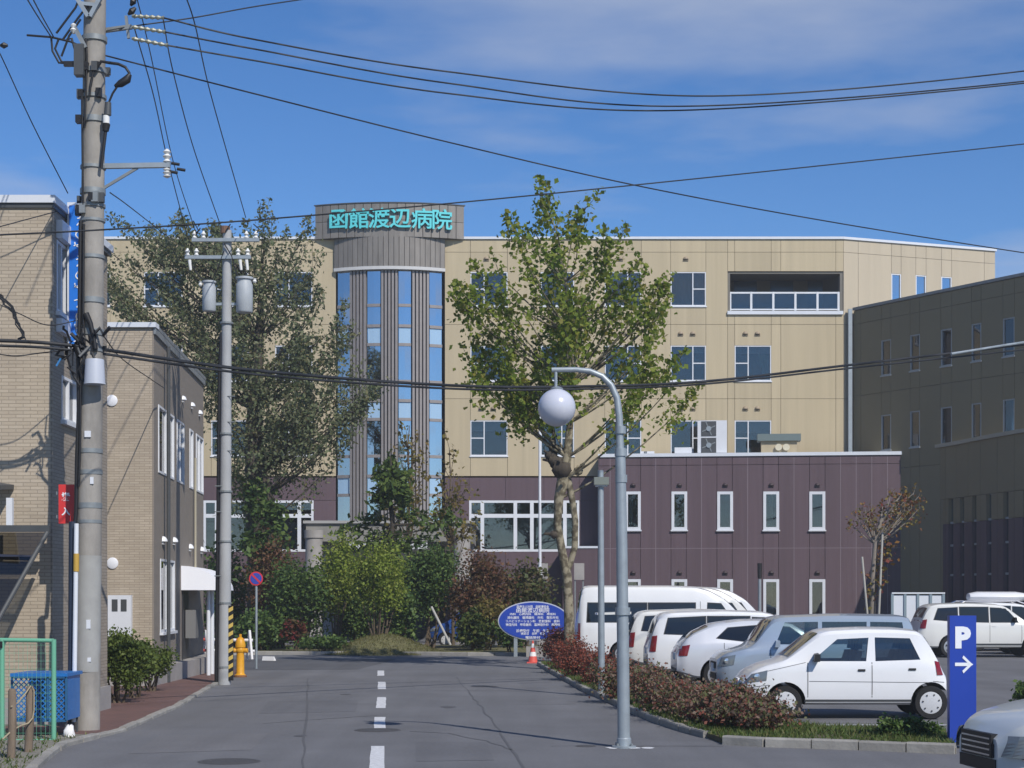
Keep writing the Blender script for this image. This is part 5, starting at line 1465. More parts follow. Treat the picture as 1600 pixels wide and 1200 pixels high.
def make_car(name, label, spec, col_mat, nose, facing, group='cars in the car park', tint=None, extras=()):
    """spec: dict of profile curves in metres, x from nose to tail. nose: world (x, y_near) of the end that
    points left; facing -1: nose points to -X (left); +1: tail is the left end."""
    L, W = spec['L'], spec['W']
    xs_top = np.array(spec['top']); xs_belt = np.array(spec['belt'])
    zb = spec.get('zb', .24); hw = W / 2
    plan = np.array(spec.get('plan', [(0, .74), (.06, .86), (.2, .95), (.5, 1), (L - .5, 1), (L - .15, .95), (L, .84)]))
    tw = spec.get('tw', .80)
    def sm(arr, x, k=.07):
        return sum(float(np.interp(min(max(x + d, 0), L), arr[:, 0], arr[:, 1])) for d in (-k, -k / 2, 0, k / 2, k)) / 5
    def section(x):
        w = hw * sm(plan, x, .04)
        top = sm(xs_top, x); belt = min(sm(xs_belt, x), top)
        z0 = zb + (.10 * max(0, 1 - x / .3) if x < .3 else (.14 * max(0, (x - L + .4) / .4)))
        cab = min(1.0, max(0.0, (top - belt) / .35))
        wt = w * (tw * cab + .90 * (1 - cab))
        wbelt = w * .965
        h = top - belt
        lo = belt - z0
        return [(0, z0), (w * .86, z0), (w * .955, z0 + lo * .06), (w * .99, z0 + lo * .22), (w, z0 + lo * .50), (w * .995, z0 + lo * .80), (w * .985, z0 + lo * .93), (wbelt, belt),
                (wbelt + (wt - wbelt) * .55, belt + h * .5), (wt + .02 * cab, belt + h * .86), (wt - .035, belt + h * .965), (wt * .6, top + .012), (0, top + .02)]
    stations = sorted(set([0, .02, .05, .09, .14, .2] + list(np.linspace(.26, L - .26, 44)) + [L - .2, L - .14, L - .09, L - .05, L - .02, L]))
    vs = []; fs = []
    n = 13 * 2 - 2
    for x in stations:
        s = section(x)
        ring = [(x, -y, z) for y, z in s] + [(x, y, z) for y, z in s[-2:0:-1]]
        vs += ring
    m = len(stations)
    for i in range(m - 1):
        for k_ in range(n):
            k2 = (k_ + 1) % n
            fs.append((i * n + k_, i * n + k2, (i + 1) * n + k2, (i + 1) * n + k_))
    fs.append(tuple(range(n))); fs.append(tuple((m - 1) * n + k_ for k_ in range(n))[::-1])
    body = MB(); body.add(vs, fs); bme = body.mesh('body')
    r = spec['r']; wx = spec['wx']
    cut = MB()
    for x in wx:
        cut.lathe([(r + .055, -W), (r + .055, W)], (x, 0, r + .01), 28, axis='Y')
    cut.m = 0
    cme = cut.mesh('cut'); cme.polygons.foreach_set('material_index', [1] * len(cme.polygons))
    for me_ in (bme, cme):
        me_.materials.append(col_mat); me_.materials.append(BLACK)
    cab_cut = []
    if spec.get('cabin'):
        def sy(x, z):
            s = section(x); return float(np.interp(z, [p[1] for p in s[1:]], [p[0] for p in s[1:]]))
        x0, x1 = spec['cabin']; st = np.linspace(x0, x1, 12); v_ = []; f_ = []
        for x in st:
            top = section(x)[-1][1] - .07; zz = np.linspace(.52, max(.60, top), 6)
            ring = [(x, -(sy(x, z) - .06), z) for z in zz] + [(x, (sy(x, z) - .06), z) for z in zz[::-1]]
            v_ += ring
        nr = 12
        for i in range(len(st) - 1):
            for k_ in range(nr):
                k2 = (k_ + 1) % nr; f_.append((i * nr + k_, i * nr + k2, (i + 1) * nr + k2, (i + 1) * nr + k_))
        f_.append(tuple(range(nr))); f_.append(tuple((len(st) - 1) * nr + k_ for k_ in range(nr))[::-1])
        c_ = MB(); c_.add(v_, f_); cab_cut.append(c_)
        for w in spec['wins']:
            for sg in (-1, 1):
                c_ = MB(); c_.prism([(p[0], sg * hw * .45, p[1]) for p in w], (0, sg * W, 0)); cab_cut.append(c_)
        a0, a1 = spec['ws']; t0, t1 = sm(xs_top, a0), sm(xs_top, a1); yw = hw * tw * .80
        c_ = MB(); c_.prism([(a0 + .05, -yw, t0 + .10), (a1 - .10, -yw, t1 + .12), (a1 + .16, -yw, t1 - .16), (a0 + .28, -yw, t0 - .06)], (0, 2 * yw, 0)); cab_cut.append(c_)
    ob = bpy.data.objects.new('tmp_b', bme); oc = bpy.data.objects.new('tmp_c', cme)
    COL.objects.link(ob); COL.objects.link(oc)
    md = ob.modifiers.new('b', 'BOOLEAN'); md.operation = 'DIFFERENCE'; md.object = oc; md.solver = 'EXACT'
    tmp = []
    for c_ in cab_cut:
        m_ = c_.mesh('cut'); m_.polygons.foreach_set('material_index', [1] * len(m_.polygons)); m_.materials.append(col_mat); m_.materials.append(BLACK)
        ot = bpy.data.objects.new('tmp_w', m_); COL.objects.link(ot); tmp.append(ot)
        md = ob.modifiers.new('b', 'BOOLEAN'); md.operation = 'DIFFERENCE'; md.object = ot; md.solver = 'EXACT'
    dg = bpy.context.evaluated_depsgraph_get(); dg.update()
    fin = bpy.data.meshes.new_from_object(ob.evaluated_get(dg))
    bpy.data.objects.remove(ob); bpy.data.objects.remove(oc)
    for ot in tmp: bpy.data.objects.remove(ot)
    fin.polygons.foreach_set('use_smooth', [True] * len(fin.polygons)); fin.set_sharp_from_angle(angle=R(32))
    # placement
    nx, ny = nose
    if facing < 0:
        root = thing(name, label, spec['cat'], (nx + L / 2, ny + hw, 0.006), spec.get('rz', 0.0), group)
        near = -1
    else:
        root = thing(name, label, spec['cat'], (nx + L / 2, ny + hw, 0.006), math.pi + spec.get('rz', 0.0), group)
        near = 1
    off = Matrix.Translation((-L / 2, 0, 0))
    fin.transform(off)
    bo = link('body', fin, None, root, local=True)
    def B(mb, nm, m_, parent=root, smooth=None):
        me = mb.mesh(nm, smooth); me.transform(off)
        if parent is root: return link(nm, me, m_, root, local=True)
        o = link(nm, me, m_, parent, local=True); return o
    def side_y(x, z):
        s = section(x); zz = [p[1] for p in s[1:]]; yy = [p[0] for p in s[1:]]
        return float(np.interp(z, zz, yy))
    def patch(cs, sgn, o=.006, nu=8, nv=4):
        """quad in (x, z) laid on the flank: corners bl, br, tr, tl"""
        mb = MB(); v_ = []
        for j in range(nv + 1):
            for i in range(nu + 1):
                u, v = i / nu, j / nv
                x = (cs[0][0] * (1 - u) + cs[1][0] * u) * (1 - v) + (cs[3][0] * (1 - u) + cs[2][0] * u) * v
                z = (cs[0][1] * (1 - u) + cs[1][1] * u) * (1 - v) + (cs[3][1] * (1 - u) + cs[2][1] * u) * v
                v_.append((x - (o if x < .3 else (-o if x > L - .3 else 0)), sgn * (side_y(x, z) + o), z))
        mb.add(v_, [(j * (nu + 1) + i, j * (nu + 1) + i + 1, (j + 1) * (nu + 1) + i + 1, (j + 1) * (nu + 1) + i) for j in range(nv) for i in range(nu)])
        return mb
    def top_patch(x0, x1, f0, f1, o=.008, nu=8, nv=8):
        mb = MB(); v_ = []
        for j in range(nv + 1):
            x = x0 + (x1 - x0) * j / nv; s = section(x)[7:][::-1]
            f = f0 + (f1 - f0) * j / nv
            yy = [p[0] for p in s]; zz = [p[1] for p in s]
            ym = s[2][0] if len(s) > 2 else yy[-1]
            for i in range(nu + 1):
                y = ym * f * (2 * i / nu - 1)
                z = float(np.interp(abs(y), yy, zz))
                sl = -1 if x0 < L / 2 else 1
                v_.append((x + sl * o * .7, y, z + o))
        mb.add(v_, [(j * (nu + 1) + i, j * (nu + 1) + i + 1, (j + 1) * (nu + 1) + i + 1, (j + 1) * (nu + 1) + i) for j in range(nv) for i in range(nu)])
        return mb
    sides = (-1, 1)
    for sgn in sides:
        for i, w in enumerate(spec['wins']):
            g_ = (SEE2 if (spec.get('privacy') and i >= spec['privacy']) else SEE) if spec.get('cabin') else CARG2 if (spec.get('privacy') and i >= spec['privacy']) else CARG
            # dark rubber surround, then the pane
            cx_ = sum(p[0] for p in w) / 4; cz_ = sum(p[1] for p in w) / 4
            ws_ = [(cx_ + (p[0] - cx_) * (1 + .05 / abs(w[1][0] - w[0][0])), cz_ + (p[1] - cz_) * 1.09) for p in w]
            if spec.get('cabin'):
                B(patch(w, sgn, -.012), 'side_window', g_)
            else:
                sw_ = B(patch(ws_, sgn, .003), 'side_window', SEAM)
                B(patch(w, sgn, .006), 'pane', g_, sw_)
        for w in spec.get('seams', []):
            (xa, za), (xb, zb_) = w
            B(patch([(xa - .006, za), (xa + .006, za), (xb + .006, zb_), (xb - .006, zb_)], sgn, .003, 1, 8), 'door_gap', SEAM)
        for (xa, za), (xb, zb_) in spec.get('lines', []):
            B(patch([(xa, za - .004), (xb, zb_ - .004), (xb, zb_ + .004), (xa, za + .004)], sgn, .003, 10, 1), 'panel_gap', SEAM)
        for hx, hz in spec.get('handles', []):
            B(patch([(hx - .06, hz - .018), (hx + .06, hz - .018), (hx + .06, hz + .018), (hx - .06, hz + .018)], sgn, .014, 3, 1), 'door_handle', spec.get('hmat', BLACK))
        for q_ in spec.get('head', []): 
            hl = B(patch(q_, sgn, spec.get('ho', .008), 10, 6), 'headlight', LAMPC)
            cxm = sum(p[0] for p in q_) / 4; czm = sum(p[1] for p in q_) / 4
            mb = MB(); yy = side_y(cxm, czm); mb.lathe([(0, -.012), (.045, -.006), (.055, .0)], (cxm - .012, sgn * (yy + .008), czm), 12, axis='Y'); B(mb, 'reflector', LAMPI, hl)
        for q_ in spec.get('tail', []): B(patch(q_, sgn, .009, 5, 4), 'tail_light', TAILR)
        for q_ in spec.get('trim', []): B(patch(q_, sgn, .006, 12, 2), 'lower_trim', DARKGREY)
        # mirror
        if spec.get('mirror'):
            mx_, mz = spec['mirror']; yy = side_y(mx_, mz)
            mb = MB(); y0 = sgn * (yy - .01); y1 = sgn * (yy + .19)
            ya, yb_ = min(y0, y1), max(y0, y1)
            mb.hexa([(mx_ - .04, ya, mz - .02), (mx_ + .06, ya, mz - .02), (mx_ + .06, yb_, mz - .02), (mx_ - .02, yb_, mz - .01), (mx_ - .02, ya, mz + .10), (mx_ + .06, ya, mz + .10), (mx_ + .06, yb_, mz + .12), (mx_ + .0, yb_, mz + .11)])
            B(mb, 'mirror', spec.get('mmat', BLACK))
    ws = spec['ws']; B(top_patch(ws[0], ws[1], .93, .95), 'windshield', SEE if spec.get('cabin') else CARG, smooth=60)
    if spec.get('cabin'):
        x0, x1 = spec['cabin']
        SEAT = mat('seat_cloth', (.10, .10, .105), .9)
        for sx, yy in ((x0 + .85, -.33), (x0 + .85, .33), (x0 + 1.62, -.33), (x0 + 1.62, .33)):
            mb = MB(); mb.hexa([(sx - .35, yy - .23, .54), (sx + .12, yy - .23, .54), (sx + .12, yy + .23, .54), (sx - .35, yy + .23, .54), (sx - .35, yy - .23, .66), (sx + .05, yy - .23, .64), (sx + .05, yy + .23, .64), (sx - .35, yy + .23, .66)])
            mb.hexa([(sx, yy - .23, .6), (sx + .12, yy - .23, .6), (sx + .12, yy + .23, .6), (sx, yy + .23, .6), (sx + .16, yy - .2, 1.10), (sx + .25, yy - .2, 1.10), (sx + .25, yy + .2, 1.10), (sx + .16, yy + .2, 1.10)])
            mb.hexa([(sx + .18, yy - .11, 1.13), (sx + .26, yy - .11, 1.13), (sx + .26, yy + .11, 1.13), (sx + .18, yy + .11, 1.13), (sx + .20, yy - .1, 1.27), (sx + .27, yy - .1, 1.27), (sx + .27, yy + .1, 1.27), (sx + .20, yy + .1, 1.27)])
            B(mb, 'seat', SEAT)
        mb = MB(); c_ = Vector((x0 + .42, .33, .92)); mb.tube([c_ + Vector((.10 * math.sin(a) * .4, .17 * math.cos(a), .17 * math.sin(a))) for a in np.linspace(0, 6.283, 17)], .014, 6, cap=False); B(mb, 'steering_wheel', BLACK)
        mb = MB(); mb.box(x0 + .02, x0 + .30, -hw * .78, hw * .78, .60, .88); B(mb, 'dashboard', SEAT)
    if spec.get('rw'): B(top_patch(spec['rw'][0], spec['rw'][1], .93, .86), 'rear_window', CARG2, smooth=60)
    # front end: grille, plate, bumper intake
    def end_box(y0, y1, z0, z1, front, t, nm, m_):
        x = 0 if front else L
        mb = MB(); mb.box(x - t if front else x - .05, x + .05 if front else x + t, y0, y1, z0, z1); return B(mb, nm, m_)
    fz = section(.0)[-1][1]
    end_box(-hw * .45, hw * .45, fz - .20, fz - .07, True, .015, 'grille', spec.get('gmat', BLACK))
    end_box(-hw * .5, hw * .5, zb + .10, zb + .22, True, .012, 'air_intake', BLACK)
    if not spec.get('noplate'): end_box(-.17, .17, zb + .25, zb + .41, True, .03, 'number_plate', SWHITE)
    end_box(-.17, .17, zb + .38, zb + .54, False, .012, 'number_plate', SWHITE)
    end_box(-hw * .6, hw * .6, zb + .14, zb + .20, False, .012, 'bumper_strip', DARKGREY)
    # wheels
    for x in wx:
        for sgn in sides:
            mb = MB(); tr = r
            yo = hw * .965; wd = .165
            mb.lathe([(r_, h_ * sgn) for r_, h_ in [(tr * .62, -.5 * wd), (tr * .93, -.5 * wd), (tr, -.40 * wd), (tr, .34 * wd), (tr * .94, .5 * wd), (tr * .70, .5 * wd), (tr * .64, .36 * wd)]], (x, sgn * (yo - wd / 2), tr), 28, axis='Y')
            wh = B(mb, 'wheel', TYRE, smooth=40)
            yf = sgn * (yo - .004)
            mb = MB(); mb.lathe([(0, .012 * sgn), (tr * .2, .014 * sgn), (tr * .56, .0), (tr * .66, -.004 * sgn)], (x, yf, tr), 24, axis='Y'); B(mb, 'rim', spec.get('rim', RIM), wh, smooth=50)
            ns_ = spec.get('spokes', 6)
            mb = MB()
            for a in range(ns_):
                an = 2 * math.pi * a / ns_ + .3
                rr0, rr1 = tr * spec.get('hole0', .28), tr * .54; dw = spec.get('holew', .42) * math.pi / ns_
                v_ = [(x + rr0 * math.cos(an - dw * .6), yf + sgn * .017, tr + rr0 * math.sin(an - dw * .6)), (x + rr1 * math.cos(an - dw), yf + sgn * .012, tr + rr1 * math.sin(an - dw)),
                      (x + rr1 * math.cos(an + dw), yf + sgn * .012, tr + rr1 * math.sin(an + dw)), (x + rr0 * math.cos(an + dw * .6), yf + sgn * .017, tr + rr0 * math.sin(an + dw * .6))]
                mb.add(v_, [(0, 1, 2, 3)])
            B(mb, 'rim_openings', RIMD, wh)
    for fn in extras: fn(B, side_y, section)
    return root

CW1 = paint('white', (.70, .71, .73)); CW2 = paint('warm_white', (.66, .66, .64)); CSIL = paint('silver', (.36, .40, .45), .45)
CSB = paint('pale_blue_silver', (.34, .40, .48), .35); CPW = paint('pearl', (.60, .62, .67), .15); CBL = paint('deep_blue', (.015, .06, .25)); CGS = paint('grey_green_silver', (.50, .53, .54), .08)

hatch = dict(cat='car', cabin=(.86, 2.80), L=3.30, W=1.47, r=.272, wx=(.67, 3.03), zb=.235, tw=.84,
    top=[(0, .58), (.05, .69), (.12, .76), (.35, .87), (.64, .945), (.72, .985), (1.22, 1.40), (1.40, 1.45), (2.0, 1.475), (2.5, 1.47), (2.86, 1.435), (2.98, 1.33), (3.15, .99), (3.25, .82), (3.30, .64)],
    belt=[(0, .55), (.1, .70), (.35, .82), (.64, .905), (1.2, .925), (3.0, .95), (3.2, .82), (3.3, .6)],
    wins=[[(1.10, .945), (1.98, .945), (2.03, 1.325), (1.52, 1.30)], [(2.13, .945), (2.86, .97), (2.70, 1.315), (2.13, 1.33)]], privacy=1,
    seams=[((1.03, .36), (1.03, .92)), ((2.07, .36), (2.07, .93))], handles=[(1.90, .80), (2.72, .815)],
    head=[[(.02, .60), (.36, .63), (.38, .80), (.14, .735)]], tail=[[(3.12, .72), (3.23, .72), (3.17, .93), (3.09, .95)]],
    ws=(.74, 1.22), rw=(2.96, 3.12), mirror=(1.14, .96), rim=COVER, spokes=7, hole0=.44, holew=.22,
    trim=[[(.98, .262), (2.72, .262), (2.72, .325), (.98, .325)], [(.10, .30), (.34, .30), (.34, .36), (.10, .36)]],
    lines=[((.16, .735), (1.0, .925)), ((.10, .52), (.40, .56)), ((3.06, .62), (3.26, .60)), ((1.05, .62), (3.0, .60))])
make_car('parked_car', 'small white hatchback with black mirrors, nearest in the row by the parking sign', hatch, CW1, (3.76, 27.35), -1)

bbox = dict(cat='car', cabin=(.92, 3.62), L=3.94, W=1.69, r=.30, wx=(.72, 3.22), zb=.26, tw=.88,
    top=[(0, .72), (.06, .82), (.2, .90), (.62, 1.0), (.72, 1.06), (1.06, 1.55), (1.25, 1.60), (2.4, 1.64), (3.6, 1.62), (3.82, 1.56), (3.9, 1.0), (3.94, .7)],
    belt=[(0, .70), (.2, .88), (.6, .98), (1.1, 1.03), (3.8, 1.06), (3.94, .7)],
    wins=[[(1.12, 1.06), (1.95, 1.06), (1.95, 1.50), (1.30, 1.49)], [(2.03, 1.06), (2.9, 1.07), (2.9, 1.50), (2.03, 1.50)], [(2.97, 1.07), (3.66, 1.09), (3.60, 1.49), (2.97, 1.50)]], privacy=1,
    seams=[((1.02, .4), (1.02, 1.0)), ((1.99, .4), (1.99, 1.04)), ((2.95, .5), (2.95, 1.05))], handles=[(1.84, .93), (2.8, .94)], hmat=CSB,
    head=[[(.01, .62), (.30, .66), (.34, .86), (.08, .80)]], tail=[[(3.86, .65), (3.93, .65), (3.88, 1.0), (3.82, 1.0)]],
    ws=(.74, 1.06), rw=(3.84, 3.9), mirror=(1.12, 1.03), mmat=CSB, spokes=6)
make_car('parked_car', 'boxy pale silver-blue wagon parked behind the small white hatchback', bbox, CSB, (4.02, 32.9), -1)

coupe = dict(cat='car', L=4.4, W=1.74, r=.31, wx=(.85, 3.55), zb=.24, tw=.80,
    top=[(0, .62), (.1, .72), (.5, .84), (1.15, .96), (1.9, 1.40), (2.4, 1.49), (3.0, 1.48), (3.6, 1.40), (4.05, 1.20), (4.25, 1.02), (4.36, .86), (4.4, .68)],
    belt=[(0, .6), (.5, .82), (1.15, .92), (2.5, .97), (3.6, 1.02), (4.2, .98), (4.4, .66)],
    wins=[[(1.45, .96), (2.45, .99), (2.45, 1.37), (1.98, 1.33)], [(2.55, .99), (3.55, 1.10), (3.30, 1.32), (2.55, 1.38)]], privacy=1,
    seams=[((1.3, .4), (1.3, .9)), ((2.5, .4), (2.5, .97)), ((3.4, .6), (3.4, 1.0))], handles=[(2.3, .86), (3.25, .9)], hmat=CPW,
    head=[[(.03, .58), (.42, .64), (.5, .80), (.2, .74)]], tail=[[(4.18, .72), (4.36, .72), (4.32, .92), (4.12, .96)]],
    ws=(1.2, 1.86), rw=(3.72, 4.18), mirror=(1.5, .98), mmat=CPW, spokes=5)
make_car('parked_car', 'pearl white hatchback with sloping tail, parked tail-first behind the hedge', coupe, CPW, (3.55, 36.2), 1)

mini = dict(cat='van', L=4.6, W=1.72, r=.31, wx=(.88, 3.62), zb=.25, tw=.86,
    top=[(0, .68), (.08, .80), (.4, .93), (.95, 1.06), (1.6, 1.56), (1.9, 1.63), (2.8, 1.66), (4.1, 1.62), (4.36, 1.54), (4.5, 1.1), (4.57, .9), (4.6, .66)],
    belt=[(0, .66), (.4, .9), (.95, 1.02), (2.5, 1.05), (4.4, 1.08), (4.6, .64)],
    wins=[[(1.32, 1.08), (2.15, 1.08), (2.15, 1.50), (1.66, 1.48)], [(2.22, 1.08), (3.2, 1.09), (3.2, 1.52), (2.22, 1.52)], [(3.26, 1.09), (4.22, 1.12), (4.12, 1.48), (3.26, 1.52)]], privacy=1,
    seams=[((1.2, .4), (1.2, 1.0)), ((2.18, .4), (2.18, 1.05)), ((3.23, .4), (3.23, 1.06))], handles=[(2.05, .95), (3.1, .95)], hmat=CW1,
    head=[[(.03, .62), (.4, .68), (.46, .88), (.16, .82)]], tail=[[(4.42, .70), (4.56, .70), (4.50, 1.06), (4.38, 1.08)]],
    ws=(1.0, 1.58), rw=(4.38, 4.5), mirror=(1.4, 1.1), mmat=CW1, spokes=6)
make_car('parked_van', 'white minivan with dark rounded rear side glass, parked between the hatchback and the tall van', mini, CW1, (3.2, 39.6), 1)
mini2 = dict(mini); mini2['L'] = 4.5
# its tailgate stands open, showing the dark boot
def tailgate(B, side_y, section):
    L = mini['L']
    mb = MB(); mb.hexa([(L - .12, -.66, 1.54), (L + .75, -.66, 1.52), (L + .75, .66, 1.52), (L - .12, .66, 1.54), (L - .12, -.66, 1.60), (L + .75, -.66, 1.57), (L + .75, .66, 1.57), (L - .12, .66, 1.60)])
    t_ = B(mb, 'open_tailgate', CW2)
    mb = MB(); mb.box(L - .02, L + .012, -.60, .60, .62, 1.46); B(mb, 'open_boot', BLACK)
make_car('parked_van', 'white estate van with raised tailgate and red tail lamps behind the lamp post', mini, CW2, (2.95, 43.3), 1, extras=(tailgate,))

hiace = dict(cat='van', L=5.38, W=1.88, r=.33, wx=(.95, 4.06), zb=.27, tw=.86,
    top=[(0, .78), (.06, .95), (.22, 1.12), (.40, 1.22), (1.05, 1.90), (1.5, 2.16), (1.9, 2.27), (2.6, 2.30), (5.0, 2.30), (5.22, 2.26), (5.32, 1.9), (5.36, 1.2), (5.38, .7)],
    belt=[(0, .74), (.3, 1.12), (.6, 1.22), (5.3, 1.24), (5.38, .7)],
    wins=[[(.82, 1.26), (1.62, 1.26), (1.58, 1.80), (1.20, 1.78)], [(1.95, 1.26), (3.3, 1.26), (3.3, 1.80), (1.95, 1.80)], [(3.36, 1.26), (5.08, 1.26), (5.05, 1.80), (3.36, 1.80)]], privacy=1,
    seams=[((.9, .45), (.9, 1.2)), ((1.8, .45), (1.8, 1.85)), ((3.33, .45), (3.33, 1.24))], handles=[(1.7, 1.08), (2.0, 1.08)], hmat=CW1,
    head=[[(.03, .72), (.3, .76), (.36, 1.05), (.12, .98)]], tail=[[(5.27, .75), (5.36, .75), (5.34, 1.22), (5.27, 1.22)]],
    ws=(.46, 1.06), rw=(5.24, 5.33), mirror=(.85, 1.3), mmat=BLACK, spokes=6)
make_car('parked_van', 'tall white high-roof van with long dark side windows behind the hedge', hiace, CW1, (1.88, 48.9), 1)
make_car('parked_van', 'white high-roof van, second in the bank of three tall vans', hiace, CW2, (2.55, 51.6), 1)
make_car('parked_van', 'white high-roof van, farthest in the bank of three tall vans', hiace, CW1, (3.2, 54.3), 1)

suv = dict(cat='car', L=4.65, W=1.8, r=.35, wx=(.9, 3.6), zb=.32, tw=.84,
    top=[(0, .80), (.1, .95), (.5, 1.06), (1.1, 1.16), (1.75, 1.66), (2.1, 1.74), (3.0, 1.78), (4.0, 1.75), (4.3, 1.68), (4.5, 1.25), (4.6, 1.0), (4.65, .75)],
    belt=[(0, .78), (.5, 1.02), (1.1, 1.10), (2.5, 1.14), (4.4, 1.20), (4.65, .72)],
    wins=[[(1.40, 1.16), (2.3, 1.16), (2.3, 1.62), (1.80, 1.60)], [(2.38, 1.16), (3.3, 1.18), (3.3, 1.64), (2.38, 1.64)], [(3.38, 1.18), (4.15, 1.24), (4.0, 1.60), (3.38, 1.63)]], privacy=2,
    seams=[((1.3, .5), (1.3, 1.1)), ((2.34, .5), (2.34, 1.12)), ((3.34, .5), (3.34, 1.14))], handles=[(2.2, 1.03), (3.2, 1.04)], hmat=CW2,
    head=[[(.03, .75), (.4, .80), (.46, 1.0), (.2, .96)]], tail=[[(4.42, .95), (4.58, .95), (4.52, 1.22), (4.36, 1.25)]], trim=[[(1.3, .40), (3.2, .40), (3.2, .46), (1.3, .46)]],
    ws=(1.15, 1.74), rw=(4.32, 4.48), mirror=(1.5, 1.2), mmat=BLACK, spokes=6)
make_car('parked_car', 'white SUV with dark rear glass, right of the blue parking sign', suv, CW2, (13.25, 55.0), 1)
def rails(B, side_y, section):
    for s in (-1, 1):
        mb = MB(); mb.tube([(1.7, s * .62, 1.70), (2.1, s * .62, 1.83), (4.0, s * .62, 1.82), (4.25, s * .62, 1.72)], .025, 8); B(mb, 'roof_rail', CHROME)
def box(B, side_y, section):
    mb = MB(); mb.lathe([(0.0, 1.5), (.25, 1.6), (.36, 2.0), (.36, 3.4), (.25, 3.7), (0, 3.75)], (0, 0, 0), 14, axis='X'); me = mb
    for i, v in enumerate(me.v): me.v[i] = (v[0], v[1] * 1.2, 1.98 + v[2] * .55)
    B(me, 'roof_box', CW1, smooth=40)
make_car('parked_car', 'white wagon with roof rails standing just behind the white SUV', suv, CW1, (15.9, 61.5), 1, extras=(rails, box))
sedan = dict(cat='car', L=4.65, W=1.74, r=.315, wx=(.88, 3.55), zb=.22, tw=.80,
    top=[(0, .60), (.06, .70), (.25, .78), (.7, .88), (1.25, .97), (2.0, 1.38), (2.4, 1.45), (3.0, 1.44), (3.5, 1.34), (4.0, 1.08), (4.4, 1.02), (4.6, .92), (4.65, .66)],
    belt=[(0, .58), (.25, .76), (.7, .85), (1.25, .93), (3.6, .98), (4.4, .96), (4.65, .64)],
    wins=[[(1.5, .97), (2.45, .98), (2.45, 1.33), (2.02, 1.29)], [(2.53, .98), (3.45, 1.01), (3.2, 1.29), (2.53, 1.34)]],
    seams=[((1.35, .36), (1.35, .92)), ((2.49, .36), (2.49, .97)), ((3.4, .5), (3.4, .98))], handles=[(2.32, .84), (3.25, .86)], hmat=CGS,
    head=[[(.03, .55), (.52, .60), (.60, .74), (.16, .735)]], tail=[[(4.4, .7), (4.6, .7), (4.6, .9), (4.4, .92)]],
    ws=(1.3, 1.96), rw=(3.55, 4.0), mirror=(1.55, .99), mmat=CGS, spokes=5, gmat=BLACK)
make_car('parked_car', 'white sedan cut by the right edge, beside the white SUV', sedan, CW1, (16.6, 58.0), -1)
def nose_bits(B, side_y, section):
    for i in range(4):
        mb = MB(); z = .47 + i * .052; mb.box(-.03, .06, -.34, .34, z, z + .016); B(mb, 'grille_bar', CHROME)
    mb = MB(); mb.box(-.022, .08, -.37, .37, .45, .68); B(mb, 'grille_back', BLACK)
    for s in (-1, 1):
        for x_, z_, r_ in ((.24, .58, .065), (.48, .60, .075)):
            mb = MB(); mb.lathe([(0, .016), (r_ * .6, .012), (r_, .0)], (x_, 0, z_), 16, axis='Y')
            for i, v in enumerate(mb.v): mb.v[i] = (v[0], s * (side_y(v[0], v[2]) + .038 + v[1]), v[2])
            B(mb, 'lamp_bowl', LAMPI, smooth=60)
        mb = MB(); mb.tube([(.14, s * (side_y(.14, .46) + .022), .46), (.45, s * (side_y(.45, .46) + .022), .455), (.74, s * (side_y(.74, .47) + .022), .47)], .012, 6); B(mb, 'lamp_trim', CHROME)
sedan_s = dict(sedan); sedan_s['rz'] = R(7); sedan_s['noplate'] = True; sedan_s['ho'] = .035; sedan_s['top'] = [(x, z + .05 * min(1, x / .3)) for x, z in sedan['top']]; sedan_s['belt'] = [(x, z + .045 * min(1, x / .3)) for x, z in sedan['belt']]; sedan_s['plan'] = [(0, .50), (.04, .64), (.12, .78), (.28, .89), (.55, .97), (.9, 1), (4.15, 1), (4.5, .95), (4.65, .84)]; sedan_s['head'] = [[(.03, .48), (.62, .48), (.78, .72), (.08, .68)]]
make_car('car', 'silver car nosing in at the lower right corner in front of the parking sign', sedan_s, CGS, (4.53, 15.9), -1, group='moving cars', extras=(nose_bits,))
make_car('parked_car', 'deep blue car half hidden behind the shrubs near the entrance canopy', hatch, CBL, (-3.3, 66.9), -1)
# ================================================================== vegetation
def leaves_mesh(name, pts, size, up=0.35, elong=1.5, jitter=0.4, fold=0.0):
    """one kite-shaped face per point, random facing"""
    n = len(pts)
    nrm = rng.normal(size=(n, 3)); nrm[:, 2] += up * 2; nrm /= np.linalg.norm(nrm, axis=1)[:, None]
    a = rng.normal(size=(n, 3)); a -= nrm * np.sum(a * nrm, axis=1)[:, None]; a /= np.linalg.norm(a, axis=1)[:, None]
    b = np.cross(nrm, a)
    s = size * (1 + jitter * rng.uniform(-1, 1, size=n))[:, None]
    v = np.empty((n, 4, 3))
    v[:, 0] = pts - a * s * .5 * elong
    v[:, 1] = pts - a * s * .08 + b * s * .5 + nrm * s * .10
    v[:, 2] = pts + a * s * .5 * elong
    v[:, 3] = pts - a * s * .08 - b * s * .5 + nrm * s * .10
    me = bpy.data.meshes.new(name)
    me.vertices.add(n * 4); me.vertices.foreach_set('co', v.reshape(-1))
    me.loops.add(n * 4); me.loops.foreach_set('vertex_index', np.arange(n * 4, dtype=np.int32))
    me.polygons.add(n); me.polygons.foreach_set('loop_start', np.arange(0, n * 4, 4, dtype=np.int32))
    me.polygons.foreach_set('loop_total', np.full(n, 4, dtype=np.int32))
    me.update(calc_edges=True)
    return me

